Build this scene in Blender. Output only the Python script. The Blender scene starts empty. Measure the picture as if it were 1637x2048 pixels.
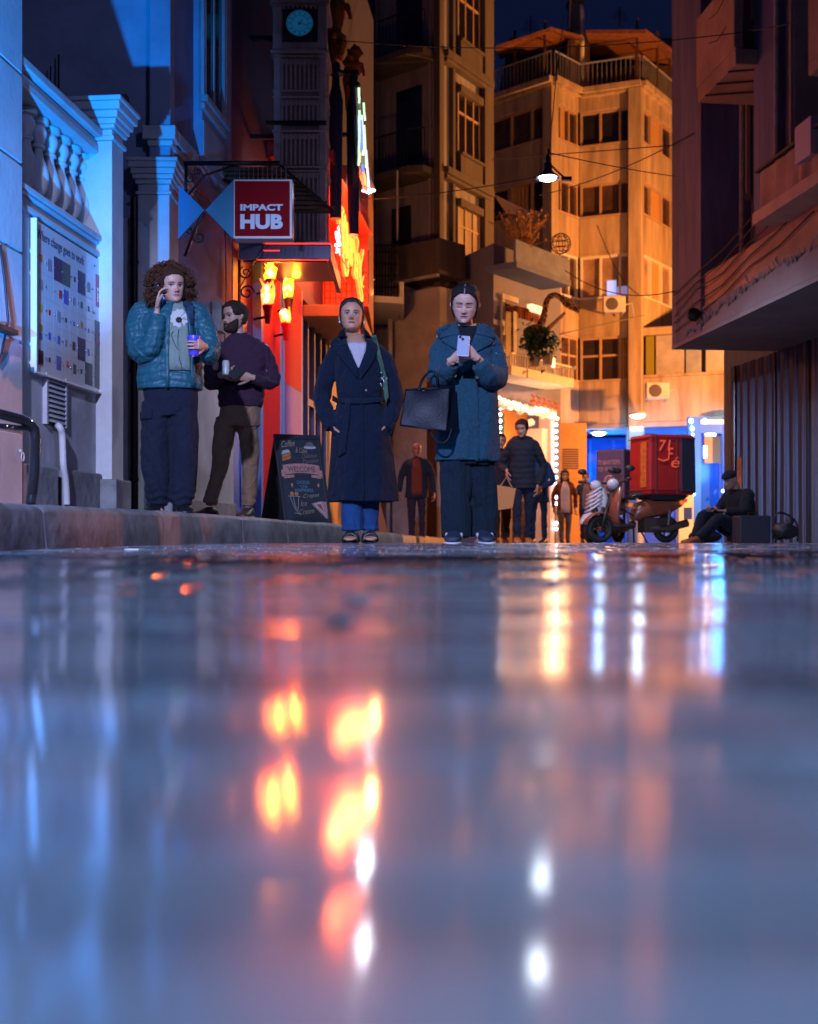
import bpy, bmesh, math, random
import numpy as np
from mathutils import Vector, Matrix, noise
from mathutils.bvhtree import BVHTree
R = math.radians
random.seed(7); rng = np.random.default_rng(7)
sc = bpy.context.scene
col = sc.collection

# ------------------------------------------------------------------ camera
CH, HY, FX, CX = 0.062, 1068.0, 2400.0, 818.5      # camera height, horizon row, focal length in photo pixels, centre column
cam = bpy.data.cameras.new('camera'); co_ = bpy.data.objects.new('camera', cam); col.objects.link(co_)
co_.location = (0, 0, CH); co_.rotation_euler = (R(90), 0, 0)
cam.sensor_fit = 'HORIZONTAL'; cam.sensor_width = 24.0; cam.lens = 24.0*FX/1637
cam.shift_y = (HY-1024)/1637; cam.clip_start = 0.02; cam.clip_end = 400
cam.dof.use_dof = True; cam.dof.focus_distance = 8.0; cam.dof.aperture_fstop = 2.2
sc.camera = co_
# ------------------------------------------------------------------ world, exposure
w = bpy.data.worlds.new('World'); sc.world = w; w.use_nodes = True
wn = w.node_tree; bg = wn.nodes['Background']
sky = wn.nodes.new('ShaderNodeTexSky'); sky.sky_type = 'NISHITA'; sky.sun_disc = False
sky.sun_elevation = R(-4); sky.sun_rotation = R(150)
mixw = wn.nodes.new('ShaderNodeMix'); mixw.data_type = 'RGBA'; mixw.blend_type = 'ADD'
mixw.inputs['Factor'].default_value = 1.0
wn.links.new(sky.outputs[0], mixw.inputs['A']); mixw.inputs['B'].default_value = (0.05, 0.10, 0.48, 1)
wn.links.new(mixw.outputs['Result'], bg.inputs[0]); bg.inputs[1].default_value = 0.05
sc.view_settings.view_transform = 'Standard'; sc.view_settings.look = 'None'
sc.view_settings.gamma = 1; sc.view_settings.exposure = 0.0
sc.render.engine = 'CYCLES'
cy = sc.cycles; cy.use_denoising = True; cy.max_bounces = 6; cy.diffuse_bounces = 3; cy.glossy_bounces = 3
cy.transmission_bounces = 4; cy.sample_clamp_indirect = 6; cy.caustics_reflective = False; cy.caustics_refractive = False
cy.use_light_tree = True; cy.blur_glossy = 0.3

# ------------------------------------------------------------------ lights
LIGHTS = []
def light(name, kind, loc, energy, color, target=None, size=.1, spot=60, blend=.4):
    l = bpy.data.lights.new(name, kind); o = bpy.data.objects.new(name, l); col.objects.link(o)
    l.energy = energy; l.color = color; o.location = loc
    if kind in ('POINT', 'SPOT'): l.shadow_soft_size = size
    if kind == 'SPOT': l.spot_size = R(spot); l.spot_blend = blend
    if kind == 'AREA': l.size = size
    if target is not None:
        o.rotation_euler = (Vector(target)-Vector(loc)).to_track_quat('-Z', 'Y').to_euler()
    LIGHTS.append(o); return o
# lilac street lamp above and behind the camera to the right, blue flood low at the left kerb, white lamps, sodium lamps of the square
KEY_POS = (-1.35, -1.6, 4.1); KEY2_POS = (3.4, 0.4, 5.0); BLUE_POS = (-2.02, 3.7, 0.75); WARM_POS = (4.7, 11.2, 2.5)
light('street_lamp_light', 'SPOT', KEY_POS, 5000, (0.50, 0.57, 1.0), (.15, 8.5, .35), .10, 40, .55)
light('street_lamp_pool', 'SPOT', KEY_POS, 1950, (0.36, 0.55, 1.0), (.3, .2, 0), .10, 52, .8)
light('second_lamp_light', 'SPOT', KEY2_POS, 480, (0.34, 0.42, 1.0), (-1.7, 8.7, 1.0), .10, 62, .6)
light('blue_flood_light', 'SPOT', BLUE_POS, 2900, (0.0, 0.27, 1.0), (-4.1, 9.2, 3.1), .04, 46, .35)
light('hanging_lamp_light', 'SPOT', (1.63, 14.1, 4.08), 520, (0.72, 0.83, 1.0), (1.63, 14.1, 0), .1, 150, .5)
light('sodium_lamp_light', 'POINT', (17.0, 36.0, 5.4), 21000, (1.0, 0.31, 0.055), None, .25)
light('sodium_lamp_light', 'POINT', (12.5, 26.5, 5.2), 2000, (1.0, 0.33, 0.07), None, .2)
light('sodium_lamp_light', 'POINT', (-0.72, 21.5, 4.4), 300, (1.0, 0.34, 0.10), None, .15)
light('warm_wall_lamp_light', 'SPOT', WARM_POS, 620, (1.0, 0.26, 0.09), (.05, 7.8, 1.2), .08, 20, .4)

# ------------------------------------------------------------------ mesh helpers
MATW = {}
class Fr:
    """vertical wall frame: u along the wall, d out towards the street, z up"""
    def __init__(s, ox, oy, dx, dy, side=1):
        L = math.hypot(dx, dy); s.ox, s.oy, s.dx, s.dy = ox, oy, dx/L, dy/L
        s.nx, s.ny = s.dy*side, -s.dx*side
    def pt(s, u, d, z): return (s.ox+s.dx*u+s.nx*d, s.oy+s.dy*u+s.ny*d, z)
    def u(s, px, d=0):
        k = (px-CX)/FX; ox = s.ox+s.nx*d; oy = s.oy+s.ny*d
        return (k*oy-ox)/(s.dx-k*s.dy)
    def uz(s, px, py, d=0):
        u = s.u(px, d); y = s.oy+s.ny*d+s.dy*u
        return u, CH+(HY-py)/FX*y
    def z(s, px, py, d=0): return s.uz(px, py, d)[1]
WORLD = Fr(0, 0, 1, 0, 1)          # u = x, d = -y
def W(px, py, Y): return ((px-CX)/FX*Y, Y, CH+(HY-py)/FX*Y)
def gz(Y): return 0.0 if Y < 8 else -0.0075*(Y-8)

class MB:
    def __init__(s): s.v = []; s.f = []; s.m = []
    def add(s, vs, fs, m=0):
        b = len(s.v); s.v += [tuple(v) for v in vs]; s.f += [tuple(i+b for i in f) for f in fs]; s.m += [m]*len(fs)
        return s
    def hexa(s, p, m=0):           # 8 points: bottom 4 ccw, top 4 ccw
        return s.add(p, [(0, 3, 2, 1), (4, 5, 6, 7), (0, 1, 5, 4), (1, 2, 6, 5), (2, 3, 7, 6), (3, 0, 4, 7)], m)
    def box(s, x0, x1, y0, y1, z0, z1, m=0):
        return s.hexa([(x0, y0, z0), (x1, y0, z0), (x1, y1, z0), (x0, y1, z0), (x0, y0, z1), (x1, y0, z1), (x1, y1, z1), (x0, y1, z1)], m)
    def wbox(s, fr, u0, u1, d0, d1, z0, z1, m=0):
        P = fr.pt
        return s.hexa([P(u0, d1, z0), P(u1, d1, z0), P(u1, d0, z0), P(u0, d0, z0), P(u0, d1, z1), P(u1, d1, z1), P(u1, d0, z1), P(u0, d0, z1)], m)
    def wquad4(s, fr, pts, d0, d1, m=0):    # prism of (u,z) polygon
        n = len(pts); vs = [fr.pt(u, d1, z) for u, z in pts]+[fr.pt(u, d0, z) for u, z in pts]
        fs = [tuple(range(n)), tuple(range(2*n-1, n-1, -1))]+[(i, i+n, (i+1) % n+n, (i+1) % n) for i in range(n)]
        return s.add(vs, fs, m)
    def obox(s, c, sx, sy, sz, rot=None, m=0):
        M = rot if rot is not None else Matrix.Identity(3); c = Vector(c); p = []
        for z in (-1, 1):
            for x, y in ((-1, -1), (1, -1), (1, 1), (-1, 1)): p.append(c+M@Vector((x*sx/2, y*sy/2, z*sz/2)))
        return s.hexa(p, m)
    def tube(s, path, r, n=8, m=0, closed=False, cap=True, squash=None):
        P = [Vector(p) for p in path]; k = len(P); rr = r if hasattr(r, '__len__') else [r]*k
        T = []
        for i in range(k):
            a = P[(i-1) % k] if closed else P[max(i-1, 0)]; b = P[(i+1) % k] if closed else P[min(i+1, k-1)]
            t = (b-a); T.append(t.normalized() if t.length > 1e-9 else Vector((0, 0, 1)))
        up = Vector((0, 0, 1)) if abs(T[0].z) < .9 else Vector((1, 0, 0))
        N = (up-T[0]*up.dot(T[0])).normalized(); vs = []
        for i in range(k):
            N = (N-T[i]*N.dot(T[i])); N = N.normalized() if N.length > 1e-6 else T[i].orthogonal().normalized()
            B = T[i].cross(N)
            sx, sy = squash[i] if squash and hasattr(squash[0], '__len__') else (squash or (1, 1))
            for j in range(n):
                a = 2*math.pi*j/n; vs.append(P[i]+(N*math.cos(a)*sx+B*math.sin(a)*sy)*rr[i])
        fs = []
        for i in range(k if closed else k-1):
            i2 = (i+1) % k
            for j in range(n): j2 = (j+1) % n; fs.append((i*n+j, i*n+j2, i2*n+j2, i2*n+j))
        if cap and not closed: fs.append(tuple(range(n-1, -1, -1))); fs.append(tuple((k-1)*n+j for j in range(n)))
        return s.add(vs, fs, m)
    def lathe(s, prof, c=(0, 0, 0), n=16, m=0, rot=None, cap=True):
        M = rot or Matrix.Identity(3); c = Vector(c); vs = []; k = len(prof)
        for r_, z in prof:
            for j in range(n):
                a = 2*math.pi*j/n; vs.append(c+M@Vector((r_*math.cos(a), r_*math.sin(a), z)))
        fs = [(i*n+j, i*n+(j+1) % n, (i+1)*n+(j+1) % n, (i+1)*n+j) for i in range(k-1) for j in range(n)]
        if cap: fs += [tuple(range(n-1, -1, -1)), tuple((k-1)*n+j for j in range(n))]
        return s.add(vs, fs, m)
    def ring(s, rings, cap=True, m=0):      # list of equally long vertex loops
        n = len(rings[0]); k = len(rings); vs = [p for r_ in rings for p in r_]
        fs = [(i*n+j, i*n+(j+1) % n, (i+1)*n+(j+1) % n, (i+1)*n+j) for i in range(k-1) for j in range(n)]
        if cap: fs += [tuple(range(n-1, -1, -1)), tuple((k-1)*n+j for j in range(n))]
        return s.add(vs, fs, m)
    def grid(s, rows, m=0):
        k = len(rows); n = len(rows[0]); vs = [p for r_ in rows for p in r_]
        return s.add(vs, [(i*n+j, i*n+j+1, (i+1)*n+j+1, (i+1)*n+j) for i in range(k-1) for j in range(n-1)], m)
    def ball(s, c, r, n=12, m=0, sc3=(1, 1, 1), rot=None):
        M = rot or Matrix.Identity(3); c = Vector(c); rings = []
        for i in range(1, n//2):
            t = math.pi*i/(n//2)
            rings.append([c+M@Vector((r*sc3[0]*math.sin(t)*math.cos(2*math.pi*j/n), r*sc3[1]*math.sin(t)*math.sin(2*math.pi*j/n), -r*sc3[2]*math.cos(t))) for j in range(n)])
        b = len(s.v); s.ring(rings, False, m)
        k = len(s.v); s.v += [tuple(c+M@Vector((0, 0, -r*sc3[2]))), tuple(c+M@Vector((0, 0, r*sc3[2])))]
        top = b+(len(rings)-1)*n
        fs = [(k, b+(j+1) % n, b+j) for j in range(n)]+[(k+1, top+j, top+(j+1) % n) for j in range(n)]
        s.f += fs; s.m += [m]*len(fs); return s
    def build_each(s, name, mats, parent=None, **k):     # one object per separate piece
        n = len(s.v); par = list(range(n))
        def fd(a):
            while par[a] != a: par[a] = par[par[a]]; a = par[a]
            return a
        for f in s.f:
            r0 = fd(f[0])
            for i in f[1:]: par[fd(i)] = r0
        g = {}
        for f, m in zip(s.f, s.m): g.setdefault(fd(f[0]), []).append((f, m))
        out = []
        for fs in g.values():
            mb = MB(); ids = {}
            for f, m in fs:
                for i in f:
                    if i not in ids: ids[i] = len(mb.v); mb.v.append(s.v[i])
                mb.f.append(tuple(ids[i] for i in f)); mb.m.append(m)
            out.append(mb.build(name, mats, parent, **k))
        return out
    def build(s, name, mats, parent=None, smooth=False, bevel=0, ang=35):
        me = bpy.data.meshes.new(name); M = MATW.get(parent.name) if parent else None
        vs = s.v
        if M is not None:
            Mi = M.inverted(); vs = [Mi@Vector(v) for v in vs]
        me.from_pydata([tuple(v) for v in vs], [], s.f)
        if not isinstance(mats, (list, tuple)): mats = [mats]
        for x in mats: me.materials.append(x)
        if len(mats) > 1: me.polygons.foreach_set('material_index', s.m)
        me.validate(); 
        if smooth: me.polygons.foreach_set('use_smooth', [True]*len(me.polygons))
        bm = bmesh.new(); bm.from_mesh(me); bmesh.ops.recalc_face_normals(bm, faces=bm.faces)
        if smooth == 'auto':
            for e in bm.edges:
                if len(e.link_faces) == 2 and e.calc_face_angle(0) > R(ang): e.smooth = False
        bm.to_mesh(me); bm.free()
        o = bpy.data.objects.new(name, me); col.objects.link(o)
        if parent: o.parent = parent; MATW[o.name] = MATW[parent.name]
        else: MATW[o.name] = Matrix.Identity(4)
        if bevel:
            b = o.modifiers.new('bevel', 'BEVEL'); b.width = bevel; b.segments = 2; b.limit_method = 'ANGLE'; b.angle_limit = R(40)
        return o

def tag(o, label, cat, group=None, kind=None):
    if label: o['label'] = label
    if cat: o['category'] = cat
    if group: o['group'] = group
    if kind: o['kind'] = kind
    return o
def thing(name, loc, label, cat, group=None, rot=0):
    o = bpy.data.objects.new(name, None); col.objects.link(o); o.empty_display_size = .2
    o.location = loc; o.rotation_euler = (0, 0, rot)
    MATW[o.name] = Matrix.Translation(loc)@Matrix.Rotation(rot, 4, 'Z')
    return tag(o, label, cat, group)
def struct(o): o['kind'] = 'structure'; return o
def copy_tree(o, M, label=None, parent=None):
    c = o.copy(); col.objects.link(c)
    if parent is None:
        c.matrix_world = M
        if label: c['label'] = label
    else: c.parent = parent
    for ch in [x for x in bpy.data.objects if x.parent == o]: copy_tree(ch, None, None, c)
    return c
def add_light_to(lo, parent):      # lamp light becomes a child of its fixture
    M = MATW[parent.name]; lo.parent = parent; lo.matrix_parent_inverse = M.inverted()

# ------------------------------------------------------------------ materials
def mat(name, color=(.5, .5, .5), rough=.6, metal=0, emit=None, es=0, bump=0, bscale=30, var=0, vscale=3, spec=.5, alpha=1, trans=0, sheen=0, coat=0, detail=6, stain=None, streak=False, vcol=False):
    m = bpy.data.materials.new(name); m.use_nodes = True; nt = m.node_tree; N = nt.nodes; L = nt.links
    p = N['Principled BSDF']; p.inputs['Base Color'].default_value = (*color, 1); p.inputs['Roughness'].default_value = rough
    p.inputs['Metallic'].default_value = metal; p.inputs['Specular IOR Level'].default_value = spec
    p.inputs['Transmission Weight'].default_value = trans; p.inputs['Coat Weight'].default_value = coat
    p.inputs['Sheen Weight'].default_value = sheen; p.inputs['Sheen Roughness'].default_value = .5
    if emit: p.inputs['Emission Color'].default_value = (*emit, 1); p.inputs['Emission Strength'].default_value = es
    tc = N.new('ShaderNodeTexCoord'); cur = None
    if vcol:
        at = N.new('ShaderNodeAttribute'); at.attribute_name = 'Col'; cur = at.outputs['Color']
    def mul(fac, a_, lo, hi, socket):
        r_ = N.new('ShaderNodeMapRange'); r_.inputs['To Min'].default_value = lo; r_.inputs['To Max'].default_value = hi
        r_.inputs['From Min'].default_value = .3; r_.inputs['From Max'].default_value = .7
        L.new(fac, r_.inputs['Value'])
        mx = N.new('ShaderNodeMix'); mx.data_type = 'RGBA'; mx.blend_type = 'MULTIPLY'; mx.inputs['Factor'].default_value = 1
        if socket is not None: L.new(socket, mx.inputs['A'])
        else: mx.inputs['A'].default_value = (*a_, 1)
        cb = N.new('ShaderNodeCombineColor')
        for i in range(3): L.new(r_.outputs[0], cb.inputs[i])
        L.new(cb.outputs[0], mx.inputs['B']); return mx.outputs['Result']
    if var:
        n1 = N.new('ShaderNodeTexNoise'); n1.inputs['Scale'].default_value = vscale; n1.inputs['Detail'].default_value = detail; n1.inputs['Roughness'].default_value = .65
        if streak:
            mp = N.new('ShaderNodeMapping'); mp.inputs['Scale'].default_value = (3, 3, .35); L.new(tc.outputs['Object'], mp.inputs[0]); L.new(mp.outputs[0], n1.inputs['Vector'])
        else: L.new(tc.outputs['Object'], n1.inputs['Vector'])
        cur = mul(n1.outputs['Fac'], color, 1-var, 1+var*.5, cur)
    if stain:
        n2 = N.new('ShaderNodeTexNoise'); n2.inputs['Scale'].default_value = .8; n2.inputs['Detail'].default_value = 8
        L.new(tc.outputs['Object'], n2.inputs['Vector'])
        r2 = N.new('ShaderNodeValToRGB'); r2.color_ramp.elements[0].position = .52; r2.color_ramp.elements[1].position = .68
        L.new(n2.outputs['Fac'], r2.inputs[0])
        mx = N.new('ShaderNodeMix'); mx.data_type = 'RGBA'; L.new(r2.outputs['Color'], mx.inputs['Factor'])
        if cur is not None: L.new(cur, mx.inputs['A'])
        else: mx.inputs['A'].default_value = (*color, 1)
        mx.inputs['B'].default_value = (*stain, 1); cur = mx.outputs['Result']
    if cur is not None: L.new(cur, p.inputs['Base Color'])
    if bump:
        n3 = N.new('ShaderNodeTexNoise'); n3.inputs['Scale'].default_value = bscale; n3.inputs['Detail'].default_value = 5
        L.new(tc.outputs['Object'], n3.inputs['Vector'])
        b = N.new('ShaderNodeBump'); b.inputs['Strength'].default_value = bump; b.inputs['Distance'].default_value = .01
        L.new(n3.outputs['Fac'], b.inputs['Height']); L.new(b.outputs[0], p.inputs['Normal'])
    if alpha < 1: p.inputs['Alpha'].default_value = alpha
    return m
M = {}
M['plaster'] = mat('plaster_pale', (.44, .44, .47), .85, bump=.3, bscale=14, var=.30, vscale=2.2, stain=(.33, .33, .36))
M['plaster_white'] = mat('plaster_white_paint', (.58, .58, .60), .7, bump=.25, bscale=25, var=.18, vscale=3)
M['plaster_blue'] = mat('plaster_bluish', (.30, .35, .47), .85, bump=.3, bscale=12, var=.3, vscale=1.5)
M['mauve'] = mat('plaster_mauve', (.23, .19, .30), .85, bump=.3, bscale=12, var=.3, vscale=2)
M['plinth'] = mat('plinth_stone', (.26, .26, .27), .85, bump=.6, bscale=18, var=.45, vscale=5)
M['stone'] = mat('kerb_stone', (.16, .16, .17), .62, bump=1.0, bscale=13, var=.6, vscale=6, stain=(.27, .27, .28))
M['black'] = mat('black_iron', (.015, .015, .018), .4, metal=.6)
M['blackpaint'] = mat('black_matt', (.012, .012, .016), .6)
M['chrome'] = mat('dark_gloss_tube', (.03, .03, .035), .12, metal=.3, coat=1)
M['concrete'] = mat('concrete_old', (.105, .095, .095), .85, bump=.4, bscale=6, var=.35, vscale=1.2, streak=True)
M['concrete_dark'] = mat('concrete_grimy', (.27, .28, .35), .85, bump=.4, bscale=6, var=.4, vscale=1.2, streak=True)
M['glass'] = mat('window_glass_dark', (.010, .012, .016), .06, spec=.8)
M['curtain'] = mat('curtain_cloth', (.42, .38, .33), .9, var=.35, vscale=3, streak=True)
M['frame_or'] = mat('window_frame_paint', (.50, .36, .25), .6, var=.15)
M['wood'] = mat('dark_wood', (.09, .045, .025), .6, bump=.3, bscale=20, var=.4, vscale=4, streak=True)
M['red'] = mat('red_paint', (.50, .004, .008), .7, var=.15, spec=.2)
M['bluepaint'] = mat('blue_paint', (.03, .10, .38), .4, var=.15)
M['white'] = mat('white_gloss', (.8, .8, .8), .4)
M['shutter'] = mat('shutter_metal', (.07, .08, .13), .38, metal=.45, bump=.12, bscale=5, var=.25, vscale=1.2, streak=True)
M['tile'] = mat('roof_tile', (.30, .12, .06), .8, bump=.6, bscale=9, var=.4, vscale=5)
def glow(name, c, s): return mat(name, c, .4, emit=c, es=s)
M['warm'] = glow('warm_bulb_glow', (1, .62, .28), 14)
M['whitebulb'] = glow('white_bulb_glow', (.80, .88, 1), 20)
M['neon'] = glow('neon_orange', (1, .045, .008), 7.0)
M['neoncore'] = glow('neon_yellow', (1, .22, .025), 3.6)

# ------------------------------------------------------------------ ground
def ground_material():
    m = bpy.data.materials.new('wet_stone_paving'); m.use_nodes = True; nt = m.node_tree; N = nt.nodes; L = nt.links
    p = N['Principled BSDF']; tc = N.new('ShaderNodeTexCoord')
    n1 = N.new('ShaderNodeTexNoise'); n1.inputs['Scale'].default_value = 3.2; n1.inputs['Detail'].default_value = 9; n1.inputs['Roughness'].default_value = .6
    L.new(tc.outputs['Object'], n1.inputs['Vector'])
    cr = N.new('ShaderNodeValToRGB'); cr.color_ramp.elements[0].color = (.085, .10, .115, 1); cr.color_ramp.elements[1].color = (.24, .26, .28, 1)
    cr.color_ramp.elements[0].position = .3; cr.color_ramp.elements[1].position = .7
    L.new(n1.outputs['Fac'], cr.inputs[0])
    mpb = N.new('ShaderNodeMapping'); mpb.inputs['Scale'].default_value = (.5, 6.9, 1); L.new(tc.outputs['Object'], mpb.inputs[0])
    nb = N.new('ShaderNodeTexNoise'); nb.inputs['Scale'].default_value = 1.6; nb.inputs['Detail'].default_value = 2; L.new(mpb.outputs[0], nb.inputs['Vector'])
    rb = N.new('ShaderNodeMapRange'); rb.inputs['From Min'].default_value = .35; rb.inputs['From Max'].default_value = .62; rb.inputs['To Min'].default_value = .35; rb.inputs['To Max'].default_value = 1.45; L.new(nb.outputs['Fac'], rb.inputs['Value'])
    vm = N.new('ShaderNodeVectorMath'); vm.operation = 'SCALE'; L.new(cr.outputs[0], vm.inputs[0]); L.new(rb.outputs[0], vm.inputs['Scale']); L.new(vm.outputs[0], p.inputs['Base Color'])
    n2 = N.new('ShaderNodeTexNoise'); n2.inputs['Scale'].default_value = 1.1; n2.inputs['Detail'].default_value = 5
    L.new(tc.outputs['Object'], n2.inputs['Vector'])
    rr = N.new('ShaderNodeMapRange'); rr.inputs['From Min'].default_value = .35; rr.inputs['From Max'].default_value = .65
    rr.inputs['To Min'].default_value = .06; rr.inputs['To Max'].default_value = .17; L.new(n2.outputs['Fac'], rr.inputs['Value'])
    p.inputs['Roughness'].default_value = .35; p.inputs['Specular IOR Level'].default_value = .5
    p.inputs['Coat Weight'].default_value = 1; p.inputs['Coat IOR'].default_value = 1.75; L.new(rr.outputs[0], p.inputs['Coat Roughness'])
    n3 = N.new('ShaderNodeTexNoise'); n3.inputs['Scale'].default_value = 17; n3.inputs['Detail'].default_value = 5
    mp = N.new('ShaderNodeMapping'); mp.inputs['Scale'].default_value = (1.0, .55, 1); L.new(tc.outputs['Object'], mp.inputs[0]); L.new(mp.outputs[0], n3.inputs['Vector'])
    b = N.new('ShaderNodeBump'); b.inputs['Strength'].default_value = .10; b.inputs['Distance'].default_value = .004
    L.new(n3.outputs['Fac'], b.inputs['Height']); L.new(b.outputs[0], p.inputs['Normal'])
    b2 = N.new('ShaderNodeBump'); b2.inputs['Strength'].default_value = .16; b2.inputs['Distance'].default_value = .004
    L.new(n3.outputs['Fac'], b2.inputs['Height']); L.new(b2.outputs[0], p.inputs['Coat Normal'])
    return m
M['ground'] = ground_material()
# kerb line (x, y, height of kerb above the road)
KERB = [(-1.62, -3, .17), (-1.54, 2, .17), (-1.50, 4.4, .178), (-1.33, 7.6, .195), (-1.02, 9, .185), (-.62, 10.6, .165), (-.42, 12.5, .14), (-.18, 16, .13), (.15, 20, .12), (.9, 26, .11)]
def kx(Y):
    return float(np.interp(Y, [k[1] for k in KERB], [k[0] for k in KERB]))
def kh(Y): return float(np.interp(Y, [k[1] for k in KERB], [k[2] for k in KERB]))
def street():
    mb = MB()
    # base sheet down to the horizon (joints show it between the setts)
    xs = [-60, -10, -2.2, -1.0, 0, 2, 5, 8, 16, 90]; ys = [-30, -3, 0, 4, 8]+[8+4*i for i in range(1, 14)]+[90, 200]
    mb.grid([[(x, y, gz(y)-.008) for x in xs] for y in ys]); struct(mb.build('street_bed', mat('joint_mortar', (.035, .038, .045), .55, bump=.5, bscale=120, var=.4, vscale=30), smooth=False)); mb = MB()
    mb.grid([[(x, y, gz(y)-.003) for x in (-3, 2, 5, 8, 16, 90)] for y in [13.6, 16, 20, 24, 28, 34, 40, 46, 52, 60, 200]])
    y = -.085; r_ = random.Random(3); row = 0
    while y < 13.5:
        dy = .145 if y < 2.5 else .16
        x = -1.7-(row % 2)*.12; row += 1
        xmax = 1.2+.42*max(y, .3)
        if y < .75: x = -.31-(row % 2)*.02-.62*2
        elif y < 1.35: x = -.80-.25*(row % 2)
        while x < xmax:
            dx = .24*r_.uniform(.85, 1.2)
            if y < .75: dx = .62
            elif y < 1.35: dx = .5
            if x > kx(y)-.26 and x > -1.0-.36*max(y, .8):
                g = .0075; a0, a1, b0, b1 = x+g, x+dx-g, y+g, y+dy-g
                sg = .014 if y < 1.2 else (.019 if y < 4 else .007); tilt = sg*max(-1.8, min(1.8, r_.gauss(0, 1))); tx = .35*sg*r_.gauss(0, 1); z0 = r_.gauss(0, .0006)
                if y < .25: tilt *= .35; z0 *= .3
                cv = r_.uniform(.06, .26)*(1 if y < 2.5 else .4); cvx = r_.uniform(.0, .05); ns = 7 if y < 2.5 else 2; ym, xm, hy = (b0+b1)/2, (a0+a1)/2, (b1-b0)/2
                def zz(px_, py_): return gz(py_)+z0+tilt*(py_-ym)+tx*(px_-xm)-cv*((py_-ym)**2-hy*hy*.35)-cvx*(px_-xm)**2
                e = .004; rows = []
                for k in range(ns):
                    yy = b0+e+(b1-b0-2*e)*k/(ns-1); rows.append([(xx, yy, zz(xx, yy)) for xx in (a0+e, xm, a1-e)])
                i0 = len(mb.v); mb.grid(rows)
                rim = [rows[0][0], rows[0][1], rows[0][2]]+[rows[k][2] for k in range(1, ns)]+[rows[-1][1], rows[-1][0]]+[rows[k][0] for k in range(ns-2, 0, -1)]
                n_ = len(rim); out = [(xm+(X-xm)*(1+e/(a1-a0)*2), ym+(Y-ym)*(1+e/(b1-b0)*2)) for X, Y, _ in rim]
                mb.add(rim+[(X, Y, zz(X, Y)-.0016) for X, Y in out]+[(X, Y, gz(Y)-.0095) for X, Y in out], [(k, k+n_, (k+1) % n_+n_, (k+1) % n_) for k in range(n_)]+[(k+n_, k+2*n_, (k+1) % n_+2*n_, (k+1) % n_+n_) for k in range(n_)])
            x += dx
        y += dy
    o = mb.build('street_paving', M['ground'], smooth='auto', ang=14); struct(o)
    # sidewalk slab behind the kerb
    mb = MB(); rows = []
    for kxx, ky, kk in KERB:
        rows.append([(kxx-.24, ky, gz(ky)+kk-.004), (-14, ky, gz(ky)+kk-.004)])
    mb.grid(rows); mb.build('pavement', mat('pavement_slabs', (.2, .2, .21), .6, bump=.4, bscale=10, var=.3, vscale=4)); struct(bpy.data.objects['pavement'])
    # kerb stones: separate blocks in one kerb structure
    mb = MB(); y = -2.9; r_ = random.Random(5)
    while y < 25:
        L_ = r_.uniform(.72, .98); y1 = min(y+L_, 25.5)
        def prof(yy, j):
            k_ = kx(yy); h = kh(yy)+gz(yy); b_ = gz(yy)
            return [(k_+.012, yy, b_-.02), (k_+.010, yy, b_+.05), (k_+.002, yy, h-.028), (k_-.012, yy, h-.010), (k_-.035, yy, h+j), (k_-.25, yy, h+j), (k_-.25, yy, b_-.02)]
        n = 7; rings = []
        j = r_.gauss(0, .0025)
        for i in range(n):
            t = i/(n-1); yy = y+.006+(y1-y-.012)*t
            P_ = prof(yy, j); q = []
            for a, (X, Y, Z) in enumerate(P_):
                nn = noise.noise(Vector((X*7, Y*7, Z*9)))*.008 if a in (1, 2, 3, 4) else 0
                if i in (0, n-1) and a in (1, 2, 3, 4): nn -= .006
                q.append((X+nn, Y, Z+(nn*.4 if a == 4 else 0)))
            rings.append(q)
        mb.ring(rings); y = y1
    struct(mb.build('kerb', M['stone'], smooth='auto'))
street()
# ------------------------------------------------------------------ text as mesh
def text(name, s, org, xd, zd, w_, h_, material, parent, thick=.004, label=None, shear=0, bold=0, kind='part'):
    """fit string s in a w_ x h_ metre rectangle whose lower left corner is org"""
    cu = bpy.data.curves.new('t', 'FONT'); cu.body = s; cu.size = 1; cu.shear = shear; cu.offset = bold; cu.resolution_u = 3
    to = bpy.data.objects.new('t', cu); col.objects.link(to)
    dg = bpy.context.evaluated_depsgraph_get(); dg.update()
    me = bpy.data.meshes.new_from_object(to.evaluated_get(dg)); bpy.data.objects.remove(to); bpy.data.curves.remove(cu)
    n = len(me.vertices); co = np.empty(n*3); me.vertices.foreach_get('co', co); co = co.reshape(-1, 3)
    mn, mx = co.min(0), co.max(0); co = (co-mn)/np.maximum(mx-mn, 1e-6)
    xd = Vector(xd).normalized(); zd = Vector(zd).normalized(); nd = xd.cross(zd)
    mb = MB(); fs = [tuple(p.vertices) for p in me.polygons]
    top = [Vector(org)+xd*(c[0]*w_)+zd*(c[1]*h_)+nd*thick for c in co]; mb.add(top, fs)
    # side walls from boundary edges
    from collections import Counter
    ec = Counter()
    for f in fs:
        for a, b in zip(f, f[1:]+f[:1]): ec[(min(a, b), max(a, b))] += 1
    base = len(mb.v); mb.v += [tuple(v-nd*(thick+.001)) for v in top]
    for (a, b), c in ec.items():
        if c == 1: mb.f.append((a, b, b+base, a+base)); mb.m.append(0)
    bpy.data.meshes.remove(me)
    return mb.build(name, material, parent)
Z = (0, 0, 1)
LW = Fr(-3.16, 0, .1, 1, 1)
xd_l = (LW.dx, LW.dy, 0)

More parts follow.
